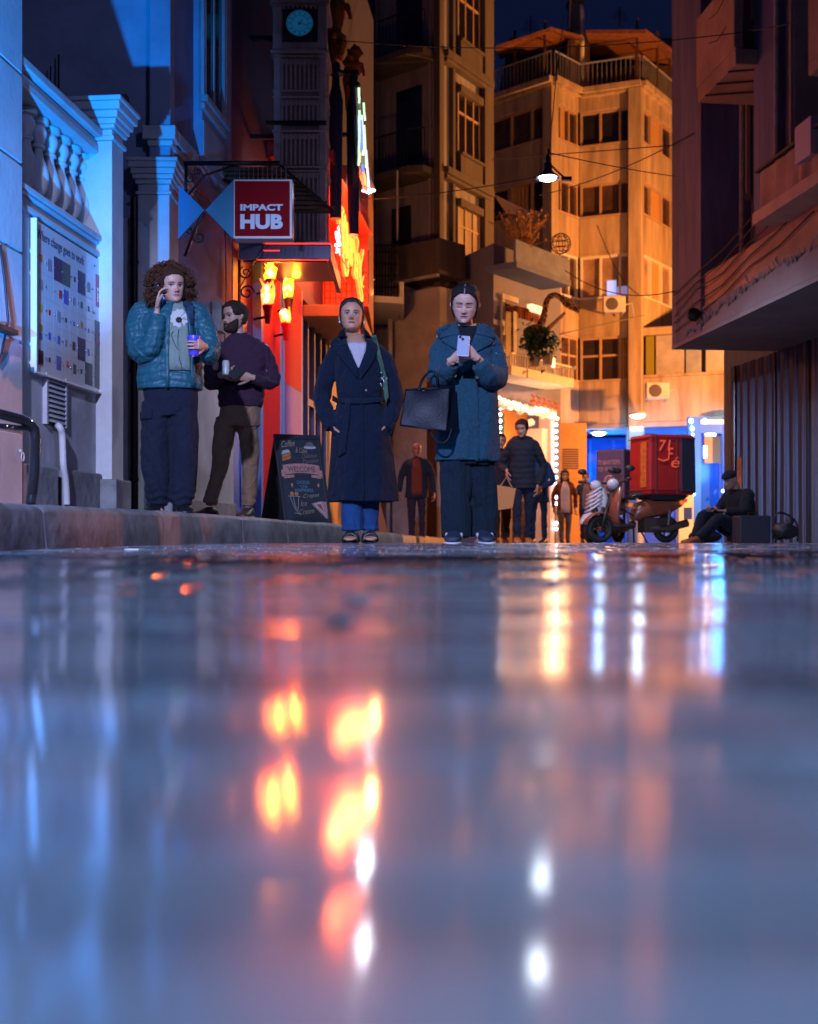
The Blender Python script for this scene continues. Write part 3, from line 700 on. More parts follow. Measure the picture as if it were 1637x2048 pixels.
# ------------------------------------------------------------------ clock tower ornament
def clock_tower():
    Y0, Y1 = 13.4, 13.95; x0, x1 = W(548, 0, Y0)[0], W(652, 0, Y0)[0]; s_ = FX/Y0
    t = thing('clock_tower_model', (x0+.3, Y0+.27, 3.2), 'tall gothic clock tower replica with a pale blue dial on the pub front', 'clock tower')
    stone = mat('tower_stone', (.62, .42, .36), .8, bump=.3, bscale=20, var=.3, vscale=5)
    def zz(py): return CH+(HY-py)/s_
    mb = MB(); mb.box(x0+.03, x1-.03, Y0+.03, Y1, zz(500), zz(-60)); mb.build('shaft', mat('tower_recess_shade', (.34, .22, .20), .85, var=.3), t)  # shaft colour darkened to paint shade into the recesses between the ribs
    # corner buttresses and ribs
    mb = MB(); w_ = x1-x0
    for xa in (x0, x1-.075): mb.box(xa, xa+.075, Y0, Y0+.08, zz(500), zz(104)); mb.box(xa, xa+.075, Y1-.07, Y1+.01, zz(500), zz(104))
    mb.build_each('corner_buttress', stone, t, bevel=.006)
    tiers = [(118, 178), (200, 248), (268, 330), (345, 480)]
    mb = MB(); n = 9
    for ya, yb in tiers:
        for i in range(n):
            xx = x0+.09+(w_-.18)*i/(n-1); mb.box(xx-.010, xx+.010, Y0-.012, Y0+.031, zz(yb), zz(ya))
        for i in range(5):
            yy = Y0+.12+(Y1-Y0-.24)*i/4; mb.box(x1-.031, x1-.008, yy-.010, yy+.010, zz(yb), zz(ya))
        for i in range(n-1):   # little arches as blocks
            xx = x0+.09+(w_-.18)*(i+.5)/(n-1); mb.box(xx-.02, xx+.02, Y0+.012, Y0+.031, zz(ya+9), zz(ya)-.002)
    mb.build('rib', stone, t)
    mb = MB()
    for py, h, ov in ((104, 6, .035), (112, 3, .015), (181, 4, .012), (194, 4, .012), (262, 4, .015), (334, 4, .02), (342, 3, .01)):
        mb.box(x0-ov, x1+ov, Y0-ov, Y1+ov, zz(py+h/2), zz(py-h/2))
    mb.build_each('ledge', stone, t, bevel=.003)
    mb = MB(); mb.box(x0-.08, x1+.01, Y0-.06, Y0-.01, zz(250), zz(244)); mb.build('iron_band', M['black'], t)
    # belfry stage with dial
    mb = MB(); c = (x0+x1)/2; zc = zz(47)
    for xa in (x0-.01, x1-.09): mb.box(xa, xa+.10, Y0-.02, Y0+.12, zz(98), zz(-40))
    mb.box(x0+.09, x1-.09, Y0-.005, Y0+.05, zz(100), zz(84)); mb.box(x0-.04, x1+.04, Y0-.04, Y1+.04, zz(8), zz(0)); mb.box(x0-.03, x1+.03, Y0-.03, Y1+.03, zz(12), zz(9))
    for i in range(12): xx = x0-.01+(w_+.02)*(i+.5)/12; mb.box(xx-.014, xx+.014, Y0-.045, Y0-.0, zz(18), zz(12)-.001)
    for i in range(10): xx = x0+.10+(w_-.2)*(i+.5)/10; mb.box(xx-.010, xx+.010, Y0-.02, Y0-.004, zz(96), zz(86))
    mb.build('dial_stage', stone, t, bevel=.004)
    rot = Matrix.Rotation(R(90), 3, 'X')
    r = 27/s_
    mb = MB(); mb.box(c-r*1.25, c+r*1.25, Y0-.001, Y0+.028, zc-r*1.25, zc+r*1.25); mb.build('dial_square', mat('dial_square_dark', (.03, .035, .05), .6), t)
    mb = MB(); mb.lathe([(r*1.0, -.01), (r*1.12, -.01), (r*1.12, .025), (r*1.0, .025)], (c, Y0-.005, zc), 40, rot=rot, cap=False); mb.build('dial_rim', M['black'], t, smooth='auto')
    mb = MB(); mb.lathe([(r*1.0, 0), (r*1.0, .012)], (c, Y0, zc), 40, rot=rot); dl = mb.build('dial', mat('dial_blue', (.03, .20, .42), .5, emit=(.01, .13, .30), es=.35), t)
    ink = mat('dial_ink', (.01, .03, .08), .5); yd = Y0-.0135
    mb = MB()
    for k in range(12):
        a = k*math.pi/6; d_ = Vector((math.sin(a), 0, math.cos(a))); e = Vector((math.cos(a), 0, -math.sin(a)))
        p = Vector((c, yd, zc))+d_*r*.76
        for f in (-.05, .05): mb.add([p+e*(r*f-.003)-d_*r*.09, p+e*(r*f+.003)-d_*r*.09, p+e*(r*f+.003)+d_*r*.09, p+e*(r*f-.003)+d_*r*.09], [(0, 1, 2, 3)])
    for rad in (.58, .92):
        for k in range(40):
            a, b = k*math.pi/20, (k+1)*math.pi/20
            mb.add([(c+r*rad*math.sin(a), yd, zc+r*rad*math.cos(a)), (c+r*rad*math.sin(b), yd, zc+r*rad*math.cos(b)), (c+r*(rad+.03)*math.sin(b), yd, zc+r*(rad+.03)*math.cos(b)), (c+r*(rad+.03)*math.sin(a), yd, zc+r*(rad+.03)*math.cos(a))], [(0, 1, 2, 3)])
    mb.build('numerals', ink, dl)
    for L_, ang_, wd in ((.5, 35, .06), (.8, 105, .04)):
        a = R(ang_); d_ = Vector((math.sin(a), 0, math.cos(a))); e = Vector((math.cos(a), 0, -math.sin(a))); p = Vector((c, yd-.004, zc))
        mb = MB(); mb.add([p-e*r*wd-d_*r*.15, p+e*r*wd-d_*r*.15, p+d_*r*L_], [(0, 1, 2)]); mb.build('hand', ink, dl)
    # stays back to the facade
    mb = MB()
    for py in (260, 470, 60): mb.box(x0-.30, x0+.05, Y0+.2, Y0+.25, zz(py)-.025, zz(py)+.025)
    mb.build_each('wall_stay', M['black'], t)
clock_tower()

# ------------------------------------------------------------------ oriel with red light, neon script
def oriel():
    t = thing('red_oriel', LW.pt(19, .4, 3.4), 'red lit oriel window box with tiled grid panel over a ledge', 'oriel')
    Yp = 18.4; x0, x1 = W(650, 0, Yp)[0], W(737, 0, Yp)[0]
    redw = mat('red_panelling', (.50, .10, .05), .55, bump=.2, bscale=15, var=.3, vscale=4)
    def zz(py, y=Yp): return CH+(HY-py)/FX*y
    mb = MB(); mb.box(x0-.3, x1, Yp, Yp+2.6, zz(612), zz(330)); mb.build('body', redw, t)
    mb = MB()
    for i in range(9): xx = x0+(x1-x0)*i/8; mb.box(xx-.010, xx+.010, Yp-.012, Yp-.001, zz(608), zz(500))
    for py in (545, 556, 568, 582, 596): mb.box(x0, x1, Yp-.016, Yp-.0125, zz(py)-.006, zz(py)+.006)
    mb.build('grid_bars', mat('grid_dark_red', (.12, .01, .01), .6), t)
    Yl = 16.6; a, b = W(606, 0, Yl)[0], W(722, 0, Yl)[0]
    mb = MB(); P = [(a, Yl), (b, Yl), (x1+.06, Yp+1.5), (a-.05, Yp+1.5)]
    z0, z1 = zz(632, Yl), zz(609, Yl); mb.hexa([(x, y, z0) for x, y in P]+[(x, y, z1) for x, y in P]); mb.build('ledge', mat('ledge_orange', (.55, .22, .08), .6, var=.2), t, bevel=.01)
    # projecting eave
    d = .78; ua, ub_ = LW.u(662, d), LW.u(742, d); ze = LW.z(665, 322, d)
    mb = MB(); pts = LW.pt
    mb.hexa([pts(ua, d, ze), pts(ub_, d, ze), pts(ub_, 0, ze+.05), pts(ua, 0, ze+.05), pts(ua, d, ze+.10), pts(ub_, d, ze+.10), pts(ub_, 0, ze+.28), pts(ua, 0, ze+.28)])
    mb.build('eave', mat('eave_red', (.42, .04, .03), .5, var=.25), t, bevel=.006)
    mb = MB(); mb.wbox(LW, ua, ub_, d+.002, d+.03, ze-.035, ze+.11); mb.build('fascia', mat('fascia_red', (.6, .05, .04), .45), t)
    mb = MB(); mb.wbox(LW, ua+.1, ub_, .0, .08, zz(520), ze); mb.build('sign_board', mat('sign_board_red', (.25, .015, .02), .6), t)
oriel()
NO = (640, 380, 7.877)
def nz(pts, d): 
    out = []
    for x, y in pts:
        px, py = NO[0]+x/NO[2], NO[1]+y/NO[2]; u, z = LW.uz(px, py, d); out.append(Vector(LW.pt(u, d, z)))
    # smooth
    Q = []
    for i in range(len(out)-1):
        p0 = out[max(i-1, 0)]; p1 = out[i]; p2 = out[i+1]; p3 = out[min(i+2, len(out)-1)]
        for k in range(5):
            s_ = k/5; Q.append(.5*((2*p1)+(p2-p0)*s_+(2*p0-5*p1+4*p2-p3)*s_*s_+(3*p1-p0-3*p2+p3)*s_**3))
    Q.append(out[-1]); return Q
def neon():
    d = .62
    t = thing('neon_script_sign', LW.pt(17, .1, 4), 'glowing orange and yellow neon lettering in handwritten script beside the red eave', 'neon sign')
    S1 = [(315, 530), (305, 400), (310, 280), (330, 240), (380, 320), (372, 360)]
    S2 = [(350, 330), (352, 480), (360, 640), (368, 800), (372, 950), (378, 1050), (388, 1200), (410, 1320), (432, 1345), (448, 1250), (445, 1140), (470, 1110)]
    S3 = [(384, 1010), (380, 700), (396, 385), (414, 620), (412, 950), (424, 1050), (420, 760), (432, 510), (446, 1080), (458, 640), (470, 530), (488, 560), (478, 1000), (486, 1140), (496, 780), (518, 830), (508, 1000), (505, 1190), (522, 1070)]
    S4 = [(528, 980), (538, 830), (552, 700), (606, 800), (590, 960), (560, 1180), (552, 1330), (592, 1385), (600, 1200), (598, 1020), (620, 1020), (634, 1200), (632, 1380), (648, 1100)]
    S5 = [(540, 760), (555, 1000), (575, 1250), (605, 1420), (630, 1600), (655, 1735), (676, 1730), (668, 1600), (645, 1440), (650, 1200), (668, 1100), (688, 940), (694, 1140), (706, 1170), (692, 1350), (664, 1470), (706, 1535), (738, 1455)]
    for S in (S1, S2, S3, S4, S5):
        mb = MB(); mb.tube(nz(S, d), .011, 8); mb.build('tube', M['neoncore'], t, smooth=True)
        mb = MB(); mb.tube([p+Vector((-.03, .004, 0)) for p in nz(S, d)], .017, 8); mb.build('halo_tube', M['neon'], t, smooth=True)
    wb = glow('neon_white_blue', (.55, .80, 1), 2.2)
    W1 = [(300, 600), (330, 570), (318, 700), (290, 760), (310, 850), (345, 820), (300, 870), (255, 865), (290, 900), (268, 975)]; W2 = [(265, 650), (275, 750), (300, 830), (320, 900), (330, 980), (345, 1050), (330, 900), (322, 620)]
    for S in (W1, W2): mb = MB(); mb.tube(nz(S, d-.05), .024, 8); mb.build('white_tube', wb, t, smooth=True)
    mb = MB()
    for x, y in ((330, 900), (480, 900), (600, 1200), (690, 1400)):
        p = nz([(x, y), (x+1, y)], d)[0]; q = nz([(x, y), (x+1, y)], d)[0]; q = Vector((q.x-.5, q.y+.05, q.z)); mb.tube([p, q], .012, 5)
    mb.build_each('stand_off', M['black'], t)
    for px, py in ((690, 470), (718, 540)):
        u, z = LW.uz(px, py, d+.15); lo = light('neon_light', 'POINT', LW.pt(u, d+.15, z), 95, (1, .15, .03), None, .25); add_light_to(lo, t)
    u, z = LW.uz(700, 560, .75); lo = light('neon_light', 'POINT', (-1.0, 17.6, 3.95), 60, (1, .08, .015), None, .2); add_light_to(lo, t)
neon()
def tower_sign():
    d = 1.0; t = thing('stained_glass_sign', LW.pt(16, .3, 5), 'narrow upright sign of glowing coloured glass strips seen edge on', 'neon sign')
    u0, u1 = LW.u(716, d), LW.u(738, d)
    pts = [LW.uz(713, 172, d), LW.uz(720, 330, d), LW.uz(737, 385, d), LW.uz(735, 300, d), LW.uz(726, 190, d)]
    mb = MB(); mb.wquad4(LW, pts, d-.05, d-.01); mb.build('panel', mat('glass_panel_dark', (.05, .07, .16), .3), t)
    cols = [((.65, 1, .62), 1.3), ((1, .55, .15), 1.4), ((.22, .28, 1), 1.3), ((.75, .85, 1), 1.6), ((1, .12, .02), 2.0)]
    r_ = random.Random(9)
    strips = [((715, 175), (716, 205), 0), ((716, 220), (716, 262), 0), ((720, 240), (722, 300), 2), ((725, 205), (727, 240), 0), ((716, 262), (715, 330), 0), ((721, 230), (724, 310), 3), ((726, 250), (730, 335), 0), ((717, 305), (717, 325), 1), ((722, 330), (724, 345), 2), ((724, 340), (730, 372), 1), ((718, 345), (722, 352), 4), ((729, 300), (735, 372), 3), ((728, 372), (733, 384), 4)]
    for a, b, c in strips:
        mb = MB(); p = [Vector(LW.pt(*((lambda q: (q[0], d+.02, q[1]))(LW.uz(a[0]+(b[0]-a[0])*f+r_.uniform(-.6, .6), a[1]+(b[1]-a[1])*f, d))))) for f in (0, .25, .5, .75, 1)]
        mb.tube(p, .015, 6); mb.build('light_strip', glow('glass_strip', cols[c][0], cols[c][1]), t, smooth=True)
    mb = MB(); mb.tube([LW.pt(u0+.3, 0, 5.2), LW.pt(u0+.3, d-.03, 5.2)], .03, 6); mb.tube([LW.pt(u0+.3, 0, 6.0), LW.pt(u0+.3, d-.03, 6.0)], .03, 6)
    mb.build_each('arm', M['black'], t)
    t = thing('spot_lamp', W(738, 372, 16.2), 'small white glowing lamp hanging from the foot of the coloured sign', 'lamp')
    c = W(738, 372, 16.2); mb = MB(); mb.lathe([(.02, .14), (.03, .12), (.10, -.06), (.09, -.06)], c, 14, cap=False); mb.build('shade', M['white'], t, smooth=True)
    mb = MB(); mb.ball((c[0], c[1], c[2]-.03), .07, 10); mb.build('bulb', glow('spot_bulb_glow', (.8, .88, 1), 7), t, smooth=True)
    lo = light('spot_lamp_light', 'POINT', (c[0]+.02, c[1]-.05, c[2]-.18), 22, (.75, .85, 1), None, .05); add_light_to(lo, t)
tower_sign()

# ------------------------------------------------------------------ gilded statues and dark finials on the pub front
def remesh_obj(mb, name, mats, parent, voxel, smooth=3, disp=None, paint=None, decimate=None):
    me = bpy.data.meshes.new('tmp'); me.from_pydata([tuple(v) for v in mb.v], [], mb.f); 
    bm = bmesh.new(); bm.from_mesh(me); bmesh.ops.recalc_face_normals(bm, faces=bm.faces); bm.to_mesh(me); bm.free()
    o = bpy.data.objects.new('tmp', me); col.objects.link(o)
    r_ = o.modifiers.new('r', 'REMESH'); r_.mode = 'VOXEL'; r_.voxel_size = voxel
    if smooth: s_ = o.modifiers.new('s', 'SMOOTH'); s_.iterations = smooth; s_.factor = .5
    dg = bpy.context.evaluated_depsgraph_get(); dg.update()
    m2 = bpy.data.meshes.new_from_object(o.evaluated_get(dg)); bpy.data.objects.remove(o); bpy.data.meshes.remove(me)
    n = len(m2.vertices); co = np.empty(n*3, dtype=np.float32); m2.vertices.foreach_get('co', co); co = co.reshape(-1, 3).astype(float)
    if disp is not None:
        no = np.empty(n*3, dtype=np.float32); m2.vertices.foreach_get('normal', no); no = no.reshape(-1, 3).astype(float)
        co = co+no*disp(co, no)[:, None]
    if paint is not None:
        no = np.empty(n*3, dtype=np.float32); m2.vertices.foreach_get('normal', no); no = no.reshape(-1, 3).astype(float)
        c = paint(co, no); a = m2.color_attributes.new('Col', 'FLOAT_COLOR', 'POINT'); a.data.foreach_set('color', np.c_[c, np.ones(n)].ravel())
    res = co.copy()
    if parent is not None:
        Mi = np.array(MATW[parent.name].inverted()); co = co@Mi[:3, :3].T+Mi[:3, 3]
    m2.vertices.foreach_set('co', co.astype(np.float32).ravel()); m2.update()
    m2.name = name; m2.materials.clear()
    for x in (mats if isinstance(mats, (list, tuple)) else [mats]): m2.materials.append(x)
    m2.polygons.foreach_set('use_smooth', [True]*len(m2.polygons))
    ob = bpy.data.objects.new(name, m2); col.objects.link(ob)
    if parent: ob.parent = parent; MATW[ob.name] = MATW[parent.name]
    else: MATW[ob.name] = Matrix.Identity(4)
    return ob
GOLD = mat('gilded_plaster', (.50, .20, .03), .45, metal=.4, bump=.5, bscale=30, var=.5, vscale=12)
def statue(px, py, Y, sc_, label, mane):
    x, y, z = W(px, py, Y)
    t = thing('gilded_statue', (x, y, z), label, 'statue', 'gilded statues on the pub roofline')
    mb = MB(); V = Vector; c = V((x, y, z)); r_ = random.Random(int(px))
    mb.tube([c+V((-.02, 0, -.0))*sc_, c+V((.0, 0, .35))*sc_, c+V((.06, 0, .68))*sc_, c+V((.10, 0, .95))*sc_], [.11*sc_, .19*sc_, .20*sc_, .13*sc_], 12)
    mb.ball(c+V((.14, 0, 1.08))*sc_, .15*sc_, 12); mb.tube([c+V((.18, 0, 1.08))*sc_, c+V((.32, 0, .98))*sc_], [.10*sc_, .06*sc_], 10)
    mb.tube([c+V((.10, 0, 1.18))*sc_, c+V((.12, 0, 1.30))*sc_], [.05*sc_, .01], 6)
    for k in (-1, 1):
        mb.tube([c+V((.1, k*.1, .75))*sc_, c+V((.30, k*.12, .72))*sc_, c+V((.36, k*.12, .50+.1*k))*sc_], [.07*sc_, .06*sc_, .04*sc_], 8)
        mb.tube([c+V((.0, k*.1, .15))*sc_, c+V((.20, k*.12, .05))*sc_, c+V((.12, k*.12, -.35))*sc_], [.12*sc_, .09*sc_, .05*sc_], 8)
    mb.tube([c+V((-.02, 0, .1))*sc_, c+V((-.02, 0, -.45))*sc_], [.12*sc_, .08*sc_], 10)
    if mane:
        for k in range(40):
            p = c+V((.05+r_.gauss(0, .10), r_.gauss(0, .12), .8+r_.gauss(0, .16)))*sc_; mb.ball(p, r_.uniform(.04, .075)*sc_, 8)
    remesh_obj(mb, 'figure', GOLD, t, .02, 2)
statue(668, 84, 15.6, .62, 'tall rearing orange gilded animal statue beside the clock tower dial', False)
statue(700, 190, 16.2, .55, 'gilded maned lion statue above the coloured glass sign', True)
def finials():
    for px, py, Y, lab in ((672, 135, 14.6, 'dark finial post nearest the clock tower'), (707, 160, 15.4, 'dark finial post in front of the maned lion statue')):
        x, y, z = W(px, py, Y); mb = MB(); zb = 3.9
        mb.lathe([(.07, zb-z), (.09, -.4), (.07, -.30), (.05, -.22), (.045, -.10), (.09, -.08), (.09, -.04), (.05, -.02), (.06, .02), (.045, .06), (.01, .08)], (x, y, z), 12)
        o = mb.build('finial_post', mat('finial_navy', (.02, .03, .09), .5), smooth='auto'); tag(o, lab, 'finial', 'dark finial posts')
finials()
def prect(mb, fr, pL, pR, pyT, pyB, d0, d1, m=0):
    """box on wall frame fr from photo columns pL..pR, heights read at pL"""
    ua, ub_ = fr.u(pL, d1), fr.u(pR, d1); zt, zb = fr.z(pL, pyT, d1), fr.z(pL, pyB, d1)
    mb.wbox(fr, min(ua, ub_), max(ua, ub_), d0, d1, zb, zt, m)
# ------------------------------------------------------------------ G: dark apartment house with a warm lit side
def corner_block():
    t = thing('apartment_house', (.5, 30, -.15), 'dark grey apartment house with rounded balconies and a warm lit side of tall windows', 'apartment house')
    C = (.72, 28); GF = Fr(*C, -1.12, 1, -1); GS = Fr(*C, .6, 1, 1)
    f = [C, GS.pt(GS.u(988), 0, 0)[:2], (GS.pt(GS.u(988), 0, 0)[0]-5, 35), GF.pt(4.5, 0, 0)[:2]]
    mb = MB(); mb.hexa([(x, y, -.3) for x, y in f]+[(x, y, 15.5) for x, y in f]); mb.build('wall', M['concrete_dark'], t)
    mb = MB(); z0 = 8.5; H = 2.72
    # warm side: pilasters, window bays
    side = M['concrete']
    for a, b, d in ((874, 889, .16), (901, 912, .10), (965, 988, .16)):
        prect(mb, GS, a+6, b, -40, 1040, 0, d)
    mb.build_each('pilaster', side, t, bevel=.01)
    for k in range(-1, 4):
        zs = z0+H*k
        if k == 3: continue
        u0, u1 = GS.u(881), GS.u(984, .2)
        mb = MB(); mb.wbox(GS, -.05, u1+.05, 0, .26, zs-.05, zs+.12); mb.wbox(GS, 0, u1, 0, .2, zs-.14, zs-.055); mb.build_each('cornice', side, t, bevel=.015)
        w0, w1 = GS.u(913), GS.u(957)
        mb = MB(); mb.wbox(GS, w0, w1, 0, .13, zs+.125, zs+.62); mb.wbox(GS, w0-.02, w1+.02, 0, .19, zs+.625, zs+.69); mb.wbox(GS, w0-.02, w1+.02, 0, .15, zs+2.12, zs+2.3); mb.build_each('parapet_panel', side, t, bevel=.01)
        mb = MB(); mb.wbox(GS, w0, w1, .0, .02, zs+.7, zs+2.115); wi = mb.build('window', M['curtain'] if k == -1 else M['glass'], t)
        mb = MB()
        for g in (.0, .32, .68, .96): mb.wbox(GS, w0+(w1-w0)*g, w0+(w1-w0)*g+.04, .021, .05, zs+.7, zs+2.11)
        mb.wbox(GS, w0, w1, .021, .045, zs+1.65, zs+1.70); mb.build('frame', M['frame_or'], wi)
    # dark front: balconies with railings
    for k in (0, 1):
        zs = z0+H*k-.12
        mb = MB(); P = GF.pt
        outline = [(-.05, .0), (-.05, .65), (.3, .85), (1.2, .85), (1.7, 1.0), (2.3, 1.5), (3.6, 1.6), (3.6, 0)]
        n = len(outline); vs = [P(u, d, zs) for u, d in outline]+[P(u, d, zs+.16) for u, d in outline]
        mb.add(vs, [tuple(range(n-1, -1, -1)), tuple(range(n, 2*n))]+[(i, (i+1) % n, (i+1) % n+n, i+n) for i in range(n)]); bl = mb.build('balcony', M['concrete'], t, bevel=.02)
        mb = MB()
        for (u, d), (u2, d2) in zip(outline[1:-2], outline[2:-1]):
            L_ = math.hypot(u2-u, d2-d); m_ = max(2, int(L_/.10))
            for i in range(m_+1): p = P(u+(u2-u)*i/m_, d+(d2-d)*i/m_-.05, zs+.16); mb.tube([p, (p[0], p[1], p[2]+.85)], .012, 4)
            mb.tube([P(u, d-.05, zs+1.01), P(u2, d2-.05, zs+1.01)], .02, 5)
        mb.build('railing', M['black'], bl)
        mb = MB(); mb.wbox(GF, .55, 1.35, 0, .03, zs+.2, zs+2.3); mb.wbox(GF, 2.0, 2.9, 0, .03, zs+.2, zs+2.3); mb.build('balcony_door', M['glass'], bl)
    mb = MB(); mb.wbox(GF, .9, 1.5, 0, .03, 6.1, 7.9); mb.build('balcony_door', M['blackpaint'], t)
    # first floor parapet terrace and street level wall
    u0, u1 = GF.u(880, .9), GF.u(783, .9)
    mb = MB(); mb.wbox(GF, u0, u1, 0, .9, -.3, 5.6); gw = mb.build('street_wall', M['plaster'], t)
    mb = MB(); zt = GF.z(860, 545, .95); mb.wbox(GF, u0-.02, u1+.02, 0, .95, zt-.05, zt+.75); mb.build('terrace_parapet', M['concrete'], t, bevel=.02)
    mb = MB(); mb.wbox(GF, u0, u1, .9, .98, zt-.12, zt-.052); mb.wbox(GF, u0, u0+.35, .9, .93, -.2, 3.6, 0); mb.build('moulding', M['plaster'], t, bevel=.01)
    mb = MB(); mb.wbox(GF, u0+.06, u0+.34, .931, .95, -.2, 3.5); mb.build('door', M['wood'], t)
    mb = MB(); x, y, z = W(781, 0, 27.0); mb.tube([(x, y, 4.9), (x, y, 3.6), (x-.05, y, 3.2), (x-.05, y, 0)], .055, 8); mb.build('drainpipe', M['plaster'], t, smooth=True)
    # projecting white balcony over the lane
    mb = MB(); a, b = W(742, 0, 25.6)[0], W(806, 0, 25.6)[0]
    mb.hexa([(a, 25.4, 4.98), (b, 25.6, 4.98), (b-.15, 28.2, 4.98), (a, 28.2, 4.98), (a, 25.4, 5.12), (b, 25.6, 5.12), (b-.15, 28.2, 5.12), (a, 28.2, 5.12)])
    mb.box(b-.07, b+.02, 25.62, 27.6, 4.97, 5.45); wb_ = mb.build('balcony', M['plaster_white'], t, bevel=.01)
    mb = MB()
    for i in range(10): x = a+(b-.12-a)*i/9; mb.tube([(x, 25.7, 5.12), (x, 25.7, 6.25)], .014, 4)
    for z in (5.35, 5.6, 5.85, 6.1, 6.25): mb.tube([(a, 25.7, z), (b-.1, 25.7, z)], .018, 4)
    mb.build('railing', M['black'], wb_)
    # chain like cable down the front
    mb = MB(); x, y, z0_ = W(795, 478, 27.4); z1_ = W(795, 338, 27.4)[2]
    for i in range(34): zz = z0_+(z1_-z0_)*i/34; mb.ball((x, y, zz), .028, 6)
    mb.build('bead_chain', M['plaster_white'], t)
corner_block()

# ------------------------------------------------------------------ H: orange lit apartment block of the square
def square_block():
    t = thing('apartment_block', (8, 48, -.3), 'ochre lit apartment block with folded glazed verandas and tiled roof terrace', 'apartment block')
    A = (5.51, 46); Bp = (6.72, 47.37); Cp = (8.97, 46.47); D = (11.6, 50.4)
    Ha = Fr(*A, -1.03, 1, -1); Hb = Fr(*A, .886, 1, 1); Hc = Fr(*Bp, 2.5, -1, 1); Hd = Fr(*Cp, .66, 1, 1)
    La, Lb, Lc, Ld = 4.2, math.hypot(1.21, 1.37), math.hypot(2.25, .9), math.hypot(2.63, 3.93)
    core = mat('veranda_dark', (.08, .05, .04), .8, var=.5, vscale=2)
    ins = .35
    pts = [(A[0]-La*.7, A[1]+La*.7), (A[0], A[1]+.0), Bp, Cp, D]
    back = [(D[0], 56), (A[0]-La*.7, 56)]
    poly = [(x, y+ins*1.3) for x, y in pts]+back; n = len(poly)
    mb = MB(); mb.add([(x, y, 4.3) for x, y in poly]+[(x, y, 17.4) for x, y in poly], [tuple(range(n-1, -1, -1)), tuple(range(n, 2*n))]+[(i, (i+1) % n, (i+1) % n+n, i+n) for i in range(n)])
    mb.build('core', core, t)
    zb = [(4.37, 6.05, 7.8), (7.8, 9.3, 11.05), (11.05, 12.5, 13.85), (13.85, 15.3, 16.7)]
    conc = mat('ochre_concrete', (.52, .42, .30), .85, bump=.4, bscale=4, var=.5, vscale=.8, streak=True)
    faces = [(Ha, 0, La, 3, 'a'), (Hb, .0, Lb, 3, 'b'), (Hc, 0, Lc, 3, 'c'), (Hd, 0, Ld, 3, 'd')]
    # rows bottom-up: spandrel z0..z1, window z1..z2 (the lowest spandrel sits on the beam)
    rows = [(4.37, 6.05, 7.8), (7.9, 9.3, 11.0), (11.1, 12.5, 13.85), (13.9, 15.3, 16.7)]
    rr_ = random.Random(4)
    for fr, ua, ub_, nm, key in faces:
        mb = MB()
        for i, (s0, s1, w1) in enumerate(rows):
            nxt = rows[i+1][0]+0 if i < 3 else 17.35
            mb.wbox(fr, ua, ub_, -.3, 0, s0, s1)
            if i == 3: mb.wbox(fr, ua, ub_, -.3, 0, w1, 17.35)
            elif rows[i+1][0] > w1+.02: mb.wbox(fr, ua, ub_, -.3, 0, w1, rows[i+1][0]-.002)
        mb.build_each('spandrel', conc, t, bevel=.02)
        for i, (s0, s1, w1) in enumerate(rows):
            k = {'a': 4, 'b': 3, 'c': 3, 'd': 4}[key]
            lit = (key in 'cd' and i == 1)
            gm = mat('veranda_glass', (.40, .27, .20) if lit else rr_.choice([(.035, .022, .022), (.06, .035, .028), (.02, .02, .03), (.10, .06, .045)]), .25, var=.5, vscale=1.1)
            mb = MB(); mb.wbox(fr, ua+.02, ub_-.02, -.2, -.18, s1+.01, w1-.01); wi = mb.build('window', gm, t)
            mb = MB(); fm = M['white'] if i == 1 else M['frame_or']
            for q in range(k+1):
                uu = ua+.03+(ub_-ua-.12)*q/k; mb.wbox(fr, uu, uu+.07, -.179, -.06, s1+.005, w1-.005)
            mb.wbox(fr, ua+.02, ub_-.02, -.178, -.05, w1-.09, w1-.006); mb.wbox(fr, ua+.02, ub_-.02, -.178, .03, s1+.002, s1+.07)
            if i == 0: mb.wbox(fr, ua+.02, ub_-.02, -.178, -.10, (s1+w1)/2+.1, (s1+w1)/2+.18)
            mb.build('frame', fm, wi)
            if (i, key) in ((0, 'a'), (0, 'c'), (1, 'd'), (2, 'a'), (2, 'd'), (3, 'b'), (3, 'd')):
                mb = MB(); c0 = ua+(ub_-ua)*(.62 if key == 'c' else .3); cw = (ub_-ua)*.26; nn = 12
                rws = []
                for z in (s1+.05, w1-.1): rws.append([fr.pt(c0+cw*j/nn, -.175-.03*(j % 2)+.03, z) for j in range(nn+1)])
                mb.grid(rws); mb.build('curtain', mat('ochre_curtain', (.5, .30, .12), .9), wi)
    # pilasters
    mb = MB()
    mb.wbox(Ha, -.05, Ha.u(1086, .1), -.3, .12, 4.3, 17.34); mb.wbox(Hb, -.0, .32, -.3, .06, 4.3, 17.34); mb.wbox(Hc, Hc.u(1257, .22), Hc.u(1284, .22), -.3, .22, -.3, 17.34)
    mb.build_each('pilaster', conc, t, bevel=.02)
    # parapet coping
    for fr, ua, ub_, _, key in faces:
        mb = MB(); mb.wbox(fr, ua-.06, ub_+.05, -.3, .28, 17.36, 17.6); mb.wbox(fr, ua-.04, ub_+.03, -.3, .14, 17.24, 17.35); mb.build_each('coping', conc, t, bevel=.02)
        mb = MB(); L_ = ub_-ua; m_ = int(L_/.18)
        for i in range(m_+1): mb.tube([fr.pt(ua+L_*i/m_, .1, 17.6), fr.pt(ua+L_*i/m_, .1, 18.55)], .014, 4)
        mb.tube([fr.pt(ua, .1, 18.57), fr.pt(ub_, .1, 18.57)], .035, 5); mb.build('railing', M['plaster_blue'], t)
